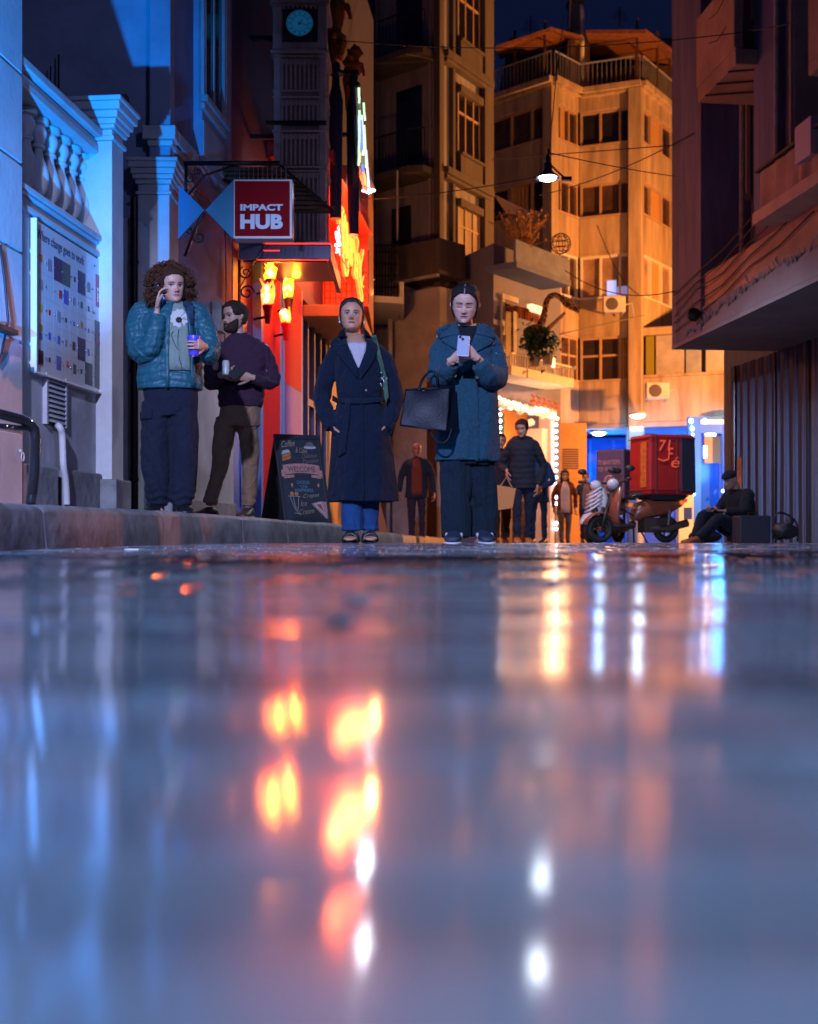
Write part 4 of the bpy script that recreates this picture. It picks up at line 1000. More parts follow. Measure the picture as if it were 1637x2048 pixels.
    # penthouse and tiled roof
    mb = MB(); x, y, _ = W(1140, 0, 48.6); x2 = W(1178, 0, 48.6)[0]; mb.box(x, x2, 48.3, 51, 17.4, 20.3); x3 = W(1030, 0, 50)[0]; mb.box(x3, x, 50, 52, 17.4, 19.9, 1); mb.box(x2, 13, 50.3, 52, 17.4, 19.7, 1)
    mb.build('penthouse', [conc, core], t)
    mb = MB(); x = W(1165, 0, 47.9)[0]; mb.tube([(x, 47.9, 18.2), (x, 47.9, 20.9), (x-.05, 47.9, 21.2)], .09, 8); mb.tube([(x-.5, 48.5, 19), (x-.3, 48.5, 23.5)], .03, 5); mb.build('flue_pipe', M['white'], t, smooth=True)
    def roof(p):
        mb = MB(); up = [(a, b, c+.14) for a, b, c in p]; mb.hexa(list(p)+up); return mb
    rl = [roof([W(992, 98, 46.5), W(1100, 62, 46.3), W(1150, 88, 50), W(1000, 118, 51)]), roof([W(1100, 60, 46.3), W(1166, 78, 47.2), W(1170, 95, 52), W(1110, 80, 52)]),
          roof([W(1172, 66, 46.6), W(1292, 66, 45.6), W(1340, 128, 50), W(1185, 108, 50)]), roof([W(1292, 64, 45.6), W(1350, 108, 48), W(1352, 150, 52), W(1330, 120, 50)])]
    for mb in rl: mb.build('tiled_roof', M['tile'], t)
    mb = MB()
    for px, Y in ((1090, 46.6), (1030, 47.5), (1275, 46.4), (1315, 47.6), (1340, 49)):
        x, y, z = W(px, 0, Y); mb.tube([(x, y, 17.5), (x, y, 20.0)], .06, 5)
    mb.build_each('roof_post', M['wood'], t)
    mb = MB(); x, y, z = W(1153, 22, 52); mb.box(x-.3, x+.3, 52, 52.6, z-1.3, z+.4); mb.box(x-.36, x+.36, 51.9, 52.7, z+.4, z+.55); mb.build('chimney', conc, t)
    mb = MB(); a = W(1020, 0, 54)[0]; mb.box(a, 13.5, 54, 60, 17, 22.4); mb.build('rear_storey', mat('rear_dark', (.03, .035, .07), .9), t)
    # low wing and beam over the arcade
    He = Fr(*Cp, 2.5, -1, 1); Le = He.u(1500)
    mb = MB(); mb.wbox(He, .06, Le, -.3, .02, 4.40, 6.1); mb.wbox(He, .05, Le, -4, -.31, 4.42, 8.0, 1); mb.wbox(He, .05, Le, -.3, .10, 6.105, 6.2); mb.wbox(He, .06, Le, -.3, 0, 7.75, 8.05)
    mb.build('wing', [conc, core], t, bevel=.02)
    for pa, pb, m_ in ((1292, 1308, mat('green_awning', (.25, .24, .03), .7)), (1312, 1368, M['plaster']), (1372, 1402, M['plaster_blue']), (1412, 1480, M['plaster'])):
        mb = MB(); mb.wbox(He, He.u(pa), He.u(pb), -.29, -.05, 6.21, 7.72); mb.build('shutter', m_, t, bevel=.01)
    mb = MB(); mb.wbox(Hc, 0, Lc, -3, -.01, 4.2, 4.36); mb.wbox(He, .0, Le, -4, -.01, 4.2, 4.39); mb.build('arcade_ceiling', M['plaster'], t)
    # orange ground floor wall with vent
    og = mat('ochre_wall', (.62, .34, .08), .7, bump=.2, bscale=8, var=.25, vscale=1)
    mb = MB(); a, b = W(1120, 0, 45.6)[0], W(1174, 0, 45.6)[0]; mb.box(a-3, b, 45.6, 50, -.35, 4.28); gw = mb.build('ground_floor_wall', og, t)
    mb = MB(); z0 = W(0, 938, 45.6)[2]
    for i in range(9): mb.box(W(1127, 0, 45.6)[0], W(1158, 0, 45.6)[0], 45.56, 45.598, z0+.09*i, z0+.09*i+.05)
    mb.build('vent', M['concrete'], gw)
    # blue arcade interior
    blu = mat('arcade_blue_wall', (.008, .10, .30), .6, var=.3, vscale=.7)
    mb = MB(); mb.box(b, 17, 51.5, 51.8, -.4, 4.2); mb.box(b-.1, b, 45.7, 51.5, -.4, 4.2); iw = mb.build('arcade_wall', blu, t)
    mb = MB()
    for px in (1178, 1225, 1252, 1330, 1352): x = W(px, 0, 51.4)[0]; mb.box(x, x+.12, 51.38, 51.49, -.3, 4.1)
    for z in (1.1, 1.6): mb.box(b, W(1370, 0, 51.4)[0], 51.4, 51.49, z, z+.08)
    mb.build('arcade_frame', mat('arcade_frame_blue', (.02, .16, .36), .5), iw)
    mb = MB(); x0, x1 = W(1257, 0, 46.2)[0], W(1287, 0, 46.2)[0]; mb.box(x0, x1, 46.0, 46.6, -.35, 4.2); mb.build('column', mat('column_pale', (.45, .55, .62), .6), t, bevel=.02)
    lb = mat('downlight_glow', (.85, .9, 1), .4, emit=(.8, .88, 1), es=12)
    for px, Y, px2 in ((1198, 47.8, 0), (1272, 45.6, 0), (1466, 45.0, 0)):
        x, y, z = W(px, 0, Y); zc = 4.12 if px != 1272 else 4.5
        if px == 1272: y = 45.2; zc = W(0, 829, 45.2)[2]
        if px == 1466: zc = W(0, 818, 44.5)[2]; y = 44.5
        lt_ = thing('ceiling_lamp', (x, y, zc), {1198: 'round white ceiling lamp at the left end of the arcade', 1272: 'white lamp fixed at the head of the pale blue column', 1466: 'white ceiling lamp at the far right of the arcade beside the shutters'}[px], 'lamp')
        mb = MB(); mb.lathe([(.02, .12), (.30, .06), (.34, -.03), (.30, -.03)], (x, y, zc), 16); mb.build('housing', M['white'], lt_, smooth='auto')
        mb = MB(); mb.ball((x, y, zc-.05), .27, 10, sc3=(1, 1, .35)); mb.build('bulb', lb, lt_, smooth=True)
        lo = light('ceiling_lamp_light', 'POINT', (x, y-.2, zc-.3), 55, (.35, .65, 1), None, .15); add_light_to(lo, lt_)
    lo = light('arcade_blue_light', 'POINT', (8.2, 49.6, 2.6), 620, (0, .17, 1), None, .5)
    lo = light('arcade_blue_light', 'POINT', (12.4, 49.0, 2.6), 520, (0, .17, 1), None, .5)
    return conc
CONC = square_block()
def ac_units():
    for px, py, Y, lab in ((1226, 612, 46.2, 'boxy white air conditioner under the lit upper veranda window'), (1312, 784, 44.8, 'air conditioner hung on the ochre beam above the arcade')):
        x, y, z = W(px, py, Y); t = thing('air_conditioner', (x, y, z), lab, 'air conditioner')
        mb = MB(); mb.box(x-.42, x+.42, y-.45, y-.1, z-.3, z+.3); mb.build('case', M['plaster_white'], t, bevel=.02)
        mb = MB(); mb.lathe([(.22, 0), (.24, .02), (.20, .03)], (x-.1, y-.48, z), 16, rot=Matrix.Rotation(R(-90), 3, 'X')); mb.build('fan_grille', M['concrete'], t)
        mb = MB(); mb.tube([(x+.42, y-.2, z), (x+.7, y-.15, z+.1), (x+.8, y-.1, z-.5)], .03, 6); mb.box(x-.35, x-.30, y-.4, y+.2, z-.36, z-.31); mb.box(x+.30, x+.35, y-.4, y+.2, z-.36, z-.31); mb.build_each('pipe', M['plaster'], t)
ac_units()
def blue_shop():
    # LED framed shop entrance far behind, right of the scooters
    Y = 43.5; x0, _, zt = W(1378, 833, Y); x1 = W(1475, 0, Y)[0]
    t = thing('lit_shopfront', (x0, Y, -.3), 'distant blue shopfront with strings of white bulbs round its door', 'shop')
    bl = mat('shop_blue', (.01, .16, .55), .4, emit=(.0, .12, .55), es=.30)
    mb = MB(); mb.box(x0, x0+.45, Y, Y+.3, -.3, zt); mb.box(x1-.5, x1+1, Y, Y+.3, -.3, zt); mb.box(x0+.45, x1-.5, Y+.02, Y+.3, zt-.6, zt); mb.build('frame', bl, t)
    mb = MB(); mb.box(x0+.46, x1-.51, Y+.5, Y+.55, -.3, zt-.62); mb.build('door_glass', mat('shop_glass_blue', (.01, .08, .35), .2, emit=(.0, .06, .35), es=.5), t)
    mb = MB(); a, _, b = W(1410, 872, Y+.4); c, _, d = W(1450, 926, Y+.4); mb.box(a, c, Y+.40, Y+.48, d, b); pn = mb.build('notice_panel', mat('notice_brown', (.30, .16, .06), .5, emit=(.30, .14, .05), es=.5), t)
    mb = MB()
    for px, py, w_ in ((1412, 868, 20), (1409, 902, 5)): p = W(px, py, Y+.39); mb.box(p[0], p[0]+w_/55, Y+.385, Y+.395, p[2]-.05 if w_ > 9 else p[2]-.25, p[2]+.04 if w_ > 9 else p[2]+.18)
    mb.build('light_panel', M['whitebulb'], pn)
    r_ = random.Random(1)
    led = glow('led_blue_white', (.35, .68, 1), 8)
    spots = [(1383, 842, 9), (1410, 842, 9), (1385, 857, 8), (1386, 869, 5), (1385, 880, 5), (1387, 889, 6), (1387, 904, 4), (1386, 915, 3), (1386, 930, 3), (1386, 950, 5), (1386, 968, 8), (1387, 986, 10), (1458, 864, 8), (1459, 878, 10), (1460, 900, 10), (1458, 922, 8), (1447, 982, 6), (1386, 940, 3)]
    for px, py, r in spots:
        mb = MB(); mb.ball(W(px, py, Y-.06), r/110, 8, sc3=(1, 1, 1.2)); mb.build('bulb', led, t, smooth=True)
    mb = MB(); p = W(1430, 845, Y-.04); mb.box(p[0]-.5, p[0]+.6, Y-.05, Y-.01, p[2]-.05, p[2]+.1); mb.build('sign_strip', mat('strip_pale', (.6, .6, .7), .5, emit=(.6, .65, .8), es=.8), t)
    lo = light('shopfront_light', 'POINT', (x0+.9, Y-1.2, 2.4), 190, (.06, .36, 1), None, .4); add_light_to(lo, t)
    # white pillar / lit poster behind the scooter
    p = W(1368, 0, 42); mb = MB(); mb.box(p[0]-.25, p[0]+.25, 41.6, 42, -.3, 2.2)
    o = mb.build('advert_pillar', mat('advert_white', (.7, .6, .6), .5, emit=(.6, .45, .45), es=.15)); tag(o, 'pale lit advert pillar behind the delivery scooter', 'advert pillar')
blue_shop()

# ------------------------------------------------------------------ I: small house with giraffe balcony and garland shop
def small_house():
    IB = Fr(1.93, 27, .72, 1, 1)
    t = thing('small_white_house', IB.pt(1.2, 0, -.15), 'small bluish white house with two balconies over a garland lit shop', 'house')
    uR = IB.u(1122); zt = 6.6; P = IB.pt
    f = [P(-.05, 0, 0)[:2], P(uR, 0, 0)[:2], (P(uR, 0, 0)[0]-1.5, P(uR, 0, 0)[1]+2), (P(0, 0, 0)[0]-1.0, 29)]
    wallm = mat('lilac_plaster', (.20, .23, .42), .8, bump=.2, bscale=8, var=.18, vscale=1)
    mb = MB(); mb.hexa([(x, y, 3.4) for x, y in f]+[(x, y, zt) for x, y in f]); mb.build('wall', wallm, t)
    mb = MB(); a0 = IB.u(1112); mb.wbox(IB, a0, uR, -1.5, -.001, -.3, 3.4); mb.wbox(IB, -.05, IB.u(997), -1.5, -.001, -.3, 3.4); mb.wbox(IB, IB.u(997), a0, -.8, -.001, 3.05, 3.4); mb.build('ground_wall', wallm, t)
    # upper balcony
    d = .8; a, b = IB.u(1057, d), IB.u(1143, d); z = 5.9
    mb = MB(); mb.wbox(IB, a-.5, b, 0, d, z, z+.13); ub_ = mb.build('balcony', mat('balcony_blue', (.14, .20, .42), .8, var=.2), t, bevel=.01)
    mb = MB(); mb.wbox(IB, a-.5, b-.02, d-.08, d-.02, z+.13, z+.62); mb.build('parapet', mat('parapet_blue', (.20, .26, .46), .8, var=.35), ub_, bevel=.01)
    # lower balcony
    z2 = IB.z(1057, 756, d); zt2 = IB.z(1057, 737, d); zr = IB.z(1057, 713, d)
    a2 = IB.u(1057, d); b2 = IB.u(1149, d)
    mb = MB(); mb.wbox(IB, a2-.02, b2, 0, d, z2, zt2); mb.wbox(IB, a2-.7, a2-.021, 0, d*.98, z2, zt2); lb = mb.build('balcony', mat('balcony_white', (.82, .78, .74), .6, var=.15, vscale=8), t, bevel=.01)
    mb = MB(); n = 26
    for i in range(n+1): u = a2+(b2-a2)*i/n; mb.tube([P(u, d-.03, zt2), P(u, d-.03, zr)], .009 if i % 5 else .016, 4)
    for i in range(7): u = a2-.7+.69*i/7; mb.tube([P(u, d-.04, zt2), P(u, d-.04, zr)], .02, 4)
    mb.tube([P(a2-.7, d-.03, zr), P(b2, d-.03, zr)], .024, 6); mb.ball(P(b2, d, zr), .05, 8)
    hu = (a2+b2)/2; hz = (zt2+zr)/2
    mb.tube([P(hu-.35, d, hz+.05), P(hu+.05, d, hz+.05), P(hu+.05, d, hz-.12)], .014, 4); mb.tube([P(hu+.12, d, hz+.05), P(hu+.45, d, hz+.05), P(hu+.45, d, hz-.15)], .014, 4)
    mb.tube([P(b2, d-.03, zr), P(b2, 0, zr)], .02, 5)
    mb.build('railing', mat('railing_white', (.82, .78, .74), .5), lb)
    mb = MB(); mb.wbox(IB, hu-.04, hu+.06, d+.0, d+.05, zr-.12, zr+.10); mb.build('lantern_box', mat('lantern_glow', (1, .8, .6), .5, emit=(1, .6, .35), es=2), lb)
    # balcony door and awning
    mb = MB(); prect(mb, IB, 1012, 1027, 600, 712, 0, .03); dr = mb.build('balcony_door', M['wood'], t)
    mb = MB(); prect(mb, IB, 1006, 1011, 588, 712, 0, .06); prect(mb, IB, 1028, 1034, 620, 712, 0, .06); prect(mb, IB, 1006, 1038, 586, 597, 0, .08); mb.build('frame', M['plaster_white'], dr)
    mb = MB(); ua, ubb = IB.u(1036, .4), IB.u(1078, .4); zz = IB.z(1036, 612, .4); nn = 16
    rws = [[P(ua+(ubb-ua)*j/nn, .4+.025*(j % 2), zz) for j in range(nn+1)], [P(ua+(ubb-ua)*j/nn, .42+.025*(j % 2), zz-.27) for j in range(nn+1)]]
    mb.grid(rws); mb.wbox(IB, ua, ubb, 0, .39, zz-.01, zz+.02); mb.build('awning', mat('striped_awning', (.35, .10, .04), .9, var=.5, vscale=20), t)
    mb = MB(); prect(mb, IB, 1064, 1086, 607, 622, .35, .47); mb.build('light_box', mat('light_box_glow', (1, .75, .5), .5, emit=(1, .62, .35), es=1.6), t)
    # shop opening with garland
    u0, u1 = IB.u(997), IB.u(1112)
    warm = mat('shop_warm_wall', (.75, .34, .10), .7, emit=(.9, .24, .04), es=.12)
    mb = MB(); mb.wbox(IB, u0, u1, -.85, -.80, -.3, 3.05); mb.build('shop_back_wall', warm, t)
    mb = MB(); mb.wbox(IB, u0, IB.u(1060), -.79, -.70, 2.2, 2.95); mb.build('shop_sign_board', mat('shop_teal', (.02, .14, .13), .5, emit=(.0, .08, .08), es=.4), t)
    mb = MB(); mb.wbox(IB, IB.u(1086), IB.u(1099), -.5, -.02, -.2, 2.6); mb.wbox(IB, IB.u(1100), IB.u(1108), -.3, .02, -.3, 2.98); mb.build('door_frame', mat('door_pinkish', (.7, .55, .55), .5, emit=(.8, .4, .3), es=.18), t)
    sn = glow('shop_script_glow', (1, .45, .2), 3)
    r_ = random.Random(8)
    for py in (845, 866):
        mb = MB(); p = []
        for i in range(15): px = 1058+i*1.9; u, z = IB.uz(px, py+(5 if i % 2 else -5)+r_.uniform(-2, 2), -.6); p.append(Vector(P(u, -.6, z)))
        mb.tube(p, .016, 5); mb.build('script_tube', sn, t, smooth=True)
    mb = MB(); mb.wbox(IB, u0+.1, u1-.5, -.7, -.4, -.3, .85); mb.build('shop_counter', M['wood'], t)
    # garland
    g = thing('garland', P((u0+u1)/2, .1, 2.9), 'fluffy white garland with warm bulbs arching over the shop doorway', 'garland')
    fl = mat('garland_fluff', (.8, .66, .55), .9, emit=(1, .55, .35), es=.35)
    r_ = random.Random(6); mb = MB()
    for i in range(70):
        f_ = i/69; px = 998+f_*112; py = 806+f_*22+r_.uniform(-6, 9); u, z = IB.uz(px, py, .12)
        c = Vector(P(u, .12, z)); mb.ball(c, r_.uniform(.05, .10), 7, sc3=(1, 1, r_.uniform(.6, 1.1)))
    mb.build('fluff', fl, g, smooth=True)
    wb = glow('garland_bulb_glow', (1, .68, .42), 8)
    for i in range(26):
        f_ = i/25; px = 999+f_*116; py = 802+f_*30+r_.uniform(-7, 10); u, z = IB.uz(px, py, .22); mb = MB(); mb.ball(P(u, .22, z), r_.uniform(.028, .045), 8); mb.build('bulb', wb, g, smooth=True)
    red = mat('reindeer_red', (.6, .12, .06), .6)
    mb = MB(); u, z = IB.uz(1062, 806, .2); c = Vector(P(u, .2, z))
    for k in range(5):
        a = Vector(P(u+k*.28, .2, z-.02-k*.02)); mb.tube([a, a+Vector((.08, 0, .14)), a+Vector((.02, 0, .22))], .02, 5); mb.tube([a+Vector((.08, 0, .14)), a+Vector((.16, 0, .20))], .015, 5); mb.ball(a+Vector((.06, 0, .06)), .06, 8, sc3=(1.4, .6, .8))
    mb.build('red_figures', red, g, smooth=True)
    s = thing('string_lights', P(u1, .1, 1.5), 'vertical strings of round white bulbs on both sides of the shop doorway', 'string lights')
    cb = glow('cool_bulb_glow', (.72, .86, 1), 8); pts = [(1113, 836+i*13.2) for i in range(17)]+[(1113, 1046), (1113, 1058)]+[(1001, 816+i*13) for i in range(5)]
    for px, py in pts:
        if 1008 < py < 1040: continue
        u, z = IB.uz(px, py, .1); mb = MB(); mb.ball(P(u, .1, z), .042, 8); mb.build('bulb', cb, s, smooth=True)
    mb = MB(); 
    for px, ya, yb in ((1113, 830, 1065), (1001, 810, 870)): mb.tube([P(*((lambda q: (q[0], .07, q[1]))(IB.uz(px, py, .1)))) for py in (ya, yb)], .008, 4)
    mb.build('wire', M['black'], s)
    lo = light('garland_light', 'POINT', P((u0+u1)/2, .75, 2.5), 70, (1, .45, .18), None, .3); add_light_to(lo, g)
    lo = light('shop_inner_light', 'POINT', P((u0+u1)/2, -.4, 2.2), 22, (1, .38, .10), None, .2); add_light_to(lo, t)
    # clutter on the upper balcony: parasol canopy, dry plant, globe trellis
    a = thing('folded_sunshade', W(1025, 410, 27.5), 'cream slanted sunshade over the upper balcony', 'sunshade')
    mb = MB(); p = [W(990, 392, 27.6), W(1063, 428, 26.9), W(1063, 436, 28.2), W(1012, 425, 28.4)]; mb.hexa(p+[(x, y, z+.04) for x, y, z in p]); mb.build('cloth', mat('sunshade_cloth', (.7, .55, .38), .8), a)
    mb = MB(); mb.tube([W(1060, 432, 27.2), W(1058, 520, 27.0)], .02, 5); mb.tube([W(1035, 425, 27.4), W(1040, 520, 27.2)], .02, 5); mb.build('pole', M['wood'], a)
    a = thing('dry_plant', W(1045, 525, 26.9), 'dry bare potted shrub on the upper balcony under the sunshade', 'plant')
    mb = MB(); r_ = random.Random(12); base = Vector(W(1043, 512, 26.8))
    for k in range(46):
        p = [base.copy()]; d_ = Vector((r_.gauss(0, .35), r_.gauss(0, .2), 1)).normalized()
        for i in range(5): d_ = (d_+Vector((r_.gauss(0, .25), r_.gauss(0, .2), r_.gauss(0, .1)))).normalized(); p.append(p[-1]+d_*.21)
        mb.tube(p, [.016, .013, .01, .008, .006, .004], 4)
        for q in p[2:]:
            for _ in range(2): e = Vector((r_.gauss(0, 1), r_.gauss(0, 1), r_.gauss(0, 1))).normalized()*.05; f_ = e.orthogonal().normalized()*.02; mb.add([q, q+e+f_, q+e*2, q+e-f_], [(0, 1, 2, 3)])
    mb.build('branches', mat('dry_branch', (.40, .22, .08), .8), a)
    mb = MB(); mb.lathe([(.14, -.28), (.18, 0), (.16, 0)], base, 12); mb.build('pot', mat('terracotta', (.42, .16, .07), .8), a)
    a = thing('wire_globe', W(1122, 490, 28), 'round wire globe trellis at the end of the upper balcony', 'trellis')
    mb = MB(); c = Vector(W(1122, 487, 28.0)); rad = .24
    for k in range(5): mb.tube([c+Matrix.Rotation(k*math.pi/5, 3, 'Z')@Vector((rad*math.cos(q*.35), 0, rad*math.sin(q*.35))) for q in range(18)], .009, 4, closed=True)
    for zz in (-.12, 0, .12): rr = math.sqrt(rad*rad-zz*zz); mb.tube([c+Vector((rr*math.cos(q*.35), rr*math.sin(q*.35), zz)) for q in range(18)], .009, 4, closed=True)
    mb.tube([c-Vector((0, 0, rad)), c-Vector((.1, 0, rad+.5))], .012, 4); mb.build('wire', M['black'], a)
small_house()
def giraffe():
    Y = 27.2
    t = thing('giraffe_figure', W(1085, 700, Y), 'life sized giraffe figure leaning its long curved neck over the lower balcony', 'animal figure')
    s_ = FX/Y; mb = MB()
    def q(px, py, dy=0): return Vector(W(px, py, Y+dy))
    pth = [(1078, 668), (1082, 652), (1088, 635), (1091, 618), (1094, 602), (1101, 592), (1111, 589), (1121, 594), (1130, 601)]
    mb.tube([q(*p) for p in pth], [.13, .10, .085, .075, .07, .068, .066, .064, .07], 12)
    mb.tube([q(1060, 672, .3), q(1072, 664, .15), q(1084, 655)], [.22, .20, .12], 12); mb.tube([q(1060, 672, .3), q(1056, 700, .35)], [.10, .06], 8)
    mb.tube([q(1126, 597), q(1136, 606), q(1147, 614), q(1160, 621)], [.085, .115, .085, .06], 12)
    for k in (-1, 1):
        mb.tube([q(1129, 597, k*.05), q(1127, 588, k*.06)], [.022, .02], 6); mb.tube([q(1127, 600, k*.05), q(1121, 598, k*.13)], [.03, .01], 6)
    sp = mat('giraffe_hide', (.30, .14, .06), .8)
    nt = sp.node_tree; v = nt.nodes.new('ShaderNodeTexVoronoi'); v.feature = 'DISTANCE_TO_EDGE'; v.inputs['Scale'].default_value = 9; tc = nt.nodes.new('ShaderNodeTexCoord'); nt.links.new(tc.outputs['Object'], v.inputs['Vector'])
    cr = nt.nodes.new('ShaderNodeValToRGB'); cr.color_ramp.elements[0].position = .06; cr.color_ramp.elements[1].position = .10; cr.color_ramp.elements[0].color = (.45, .30, .18, 1); cr.color_ramp.elements[1].color = (.07, .025, .02, 1)
    nt.links.new(v.outputs['Distance'], cr.inputs[0]); nt.links.new(cr.outputs[0], nt.nodes['Principled BSDF'].inputs['Base Color'])
    remesh_obj(mb, 'body', sp, t, .015, 3)
    mb = MB(); mb.tube([q(1087, 672, -.1), q(1100, 655, -.15), q(1118, 638, -.2), q(1132, 626, -.25)], [.10, .06, .05, .045], 8); mb.build('horn_support', mat('horn_cream', (.5, .36, .24), .7), t, smooth=True)
    # leafy plant below
    def plant(px, py, w_, h, n, lab, seed, Y=26.9):
        t = thing('leafy_plant', W(px, py+10, Y), lab, 'plant', 'plants on the lower balcony'); r_ = random.Random(seed); mb = MB(); c = Vector(W(px, py, Y))
        for k in range(n):
            a = r_.uniform(0, 6.28); e = r_.uniform(-.2, 1.1); d_ = Vector((math.cos(a)*math.cos(e), math.sin(a)*math.cos(e)*.8, math.sin(e))); L_ = r_.uniform(.12, .30)*w_
            b = c+Vector((r_.gauss(0, .12)*w_, r_.gauss(0, .1), r_.gauss(0, .12)*h)); sd = d_.cross(Vector((0, 0, 1))); sd = (sd.normalized() if sd.length > .01 else Vector((1, 0, 0)))*L_*.22
            mid = b+d_*L_*.5+Vector((0, 0, .02)); tip = b+d_*L_-Vector((0, 0, L_*.35)); mb.add([b, mid+sd, tip, mid-sd], [(0, 1, 2, 3)])
        mb.build('leaves', mat('leaf_green', (.03, .10, .04), .5, var=.4, vscale=9), t)
        mb = MB(); mb.lathe([(.10, -.45), (.14, -.2), (.13, -.2)], c, 10); mb.build('pot', M['plaster'], t)
    plant(1070, 692, 1.1, 1.5, 240, 'dark green bushy plant behind the balcony railing below the giraffe', 3)
    plant(1096, 690, .9, 1.2, 110, 'lighter green broad leaved plant beside the giraffe', 5)
giraffe()

# ------------------------------------------------------------------ warm left shop behind the walkers
def lane_shop():
    Y = 33
    t = thing('lane_shop', W(860, 1080, Y), 'small warm lit shopfront seen between the two women', 'shop')
    x0, x1 = W(838, 0, Y)[0], W(900, 0, Y)[0]
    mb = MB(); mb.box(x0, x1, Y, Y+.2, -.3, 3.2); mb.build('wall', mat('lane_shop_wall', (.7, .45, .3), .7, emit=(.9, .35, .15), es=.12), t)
    mb = MB(); mb.box(W(866, 0, Y)[0], W(890, 0, Y)[0], Y-.06, Y-.005, .4, 2.7); mb.build('window', mat('lane_window_glow', (.6, .5, .5), .4, emit=(1, .55, .35), es=.35), t)
    gl = glow('lane_bulb_glow', (1, .62, .25), 10); r_ = random.Random(3)
    for i in range(16):
        mb = MB(); mb.ball(W(r_.uniform(866, 884), r_.uniform(920, 1010), Y-.1), r_.uniform(.03, .06), 7); mb.build('bulb', gl, t, smooth=True)
    mb = MB(); mb.ball(W(876, 985, Y-.1), .12, 8, sc3=(.5, .5, 1.6)); mb.build('bulb', M['whitebulb'], t, smooth=True)
    p = W(839, 872, 30); mb = MB(); mb.ball(p, .22, 14, sc3=(1, 1, .62))
    l = thing('globe_lamp', p, 'large glowing yellow oval lamp above the bald man', 'lamp'); mb.build('shade', glow('yellow_globe', (1, .66, .10), 9), l, smooth=True)
    mb = MB(); mb.tube([p, (p[0], p[1], p[2]+.5)], .012, 5); mb.build('cord', M['black'], l)
    lo = light('globe_lamp_light', 'POINT', (p[0], p[1]-.5, p[2]-.25), 220, (1, .55, .18), None, .15); add_light_to(lo, l)
lane_shop()

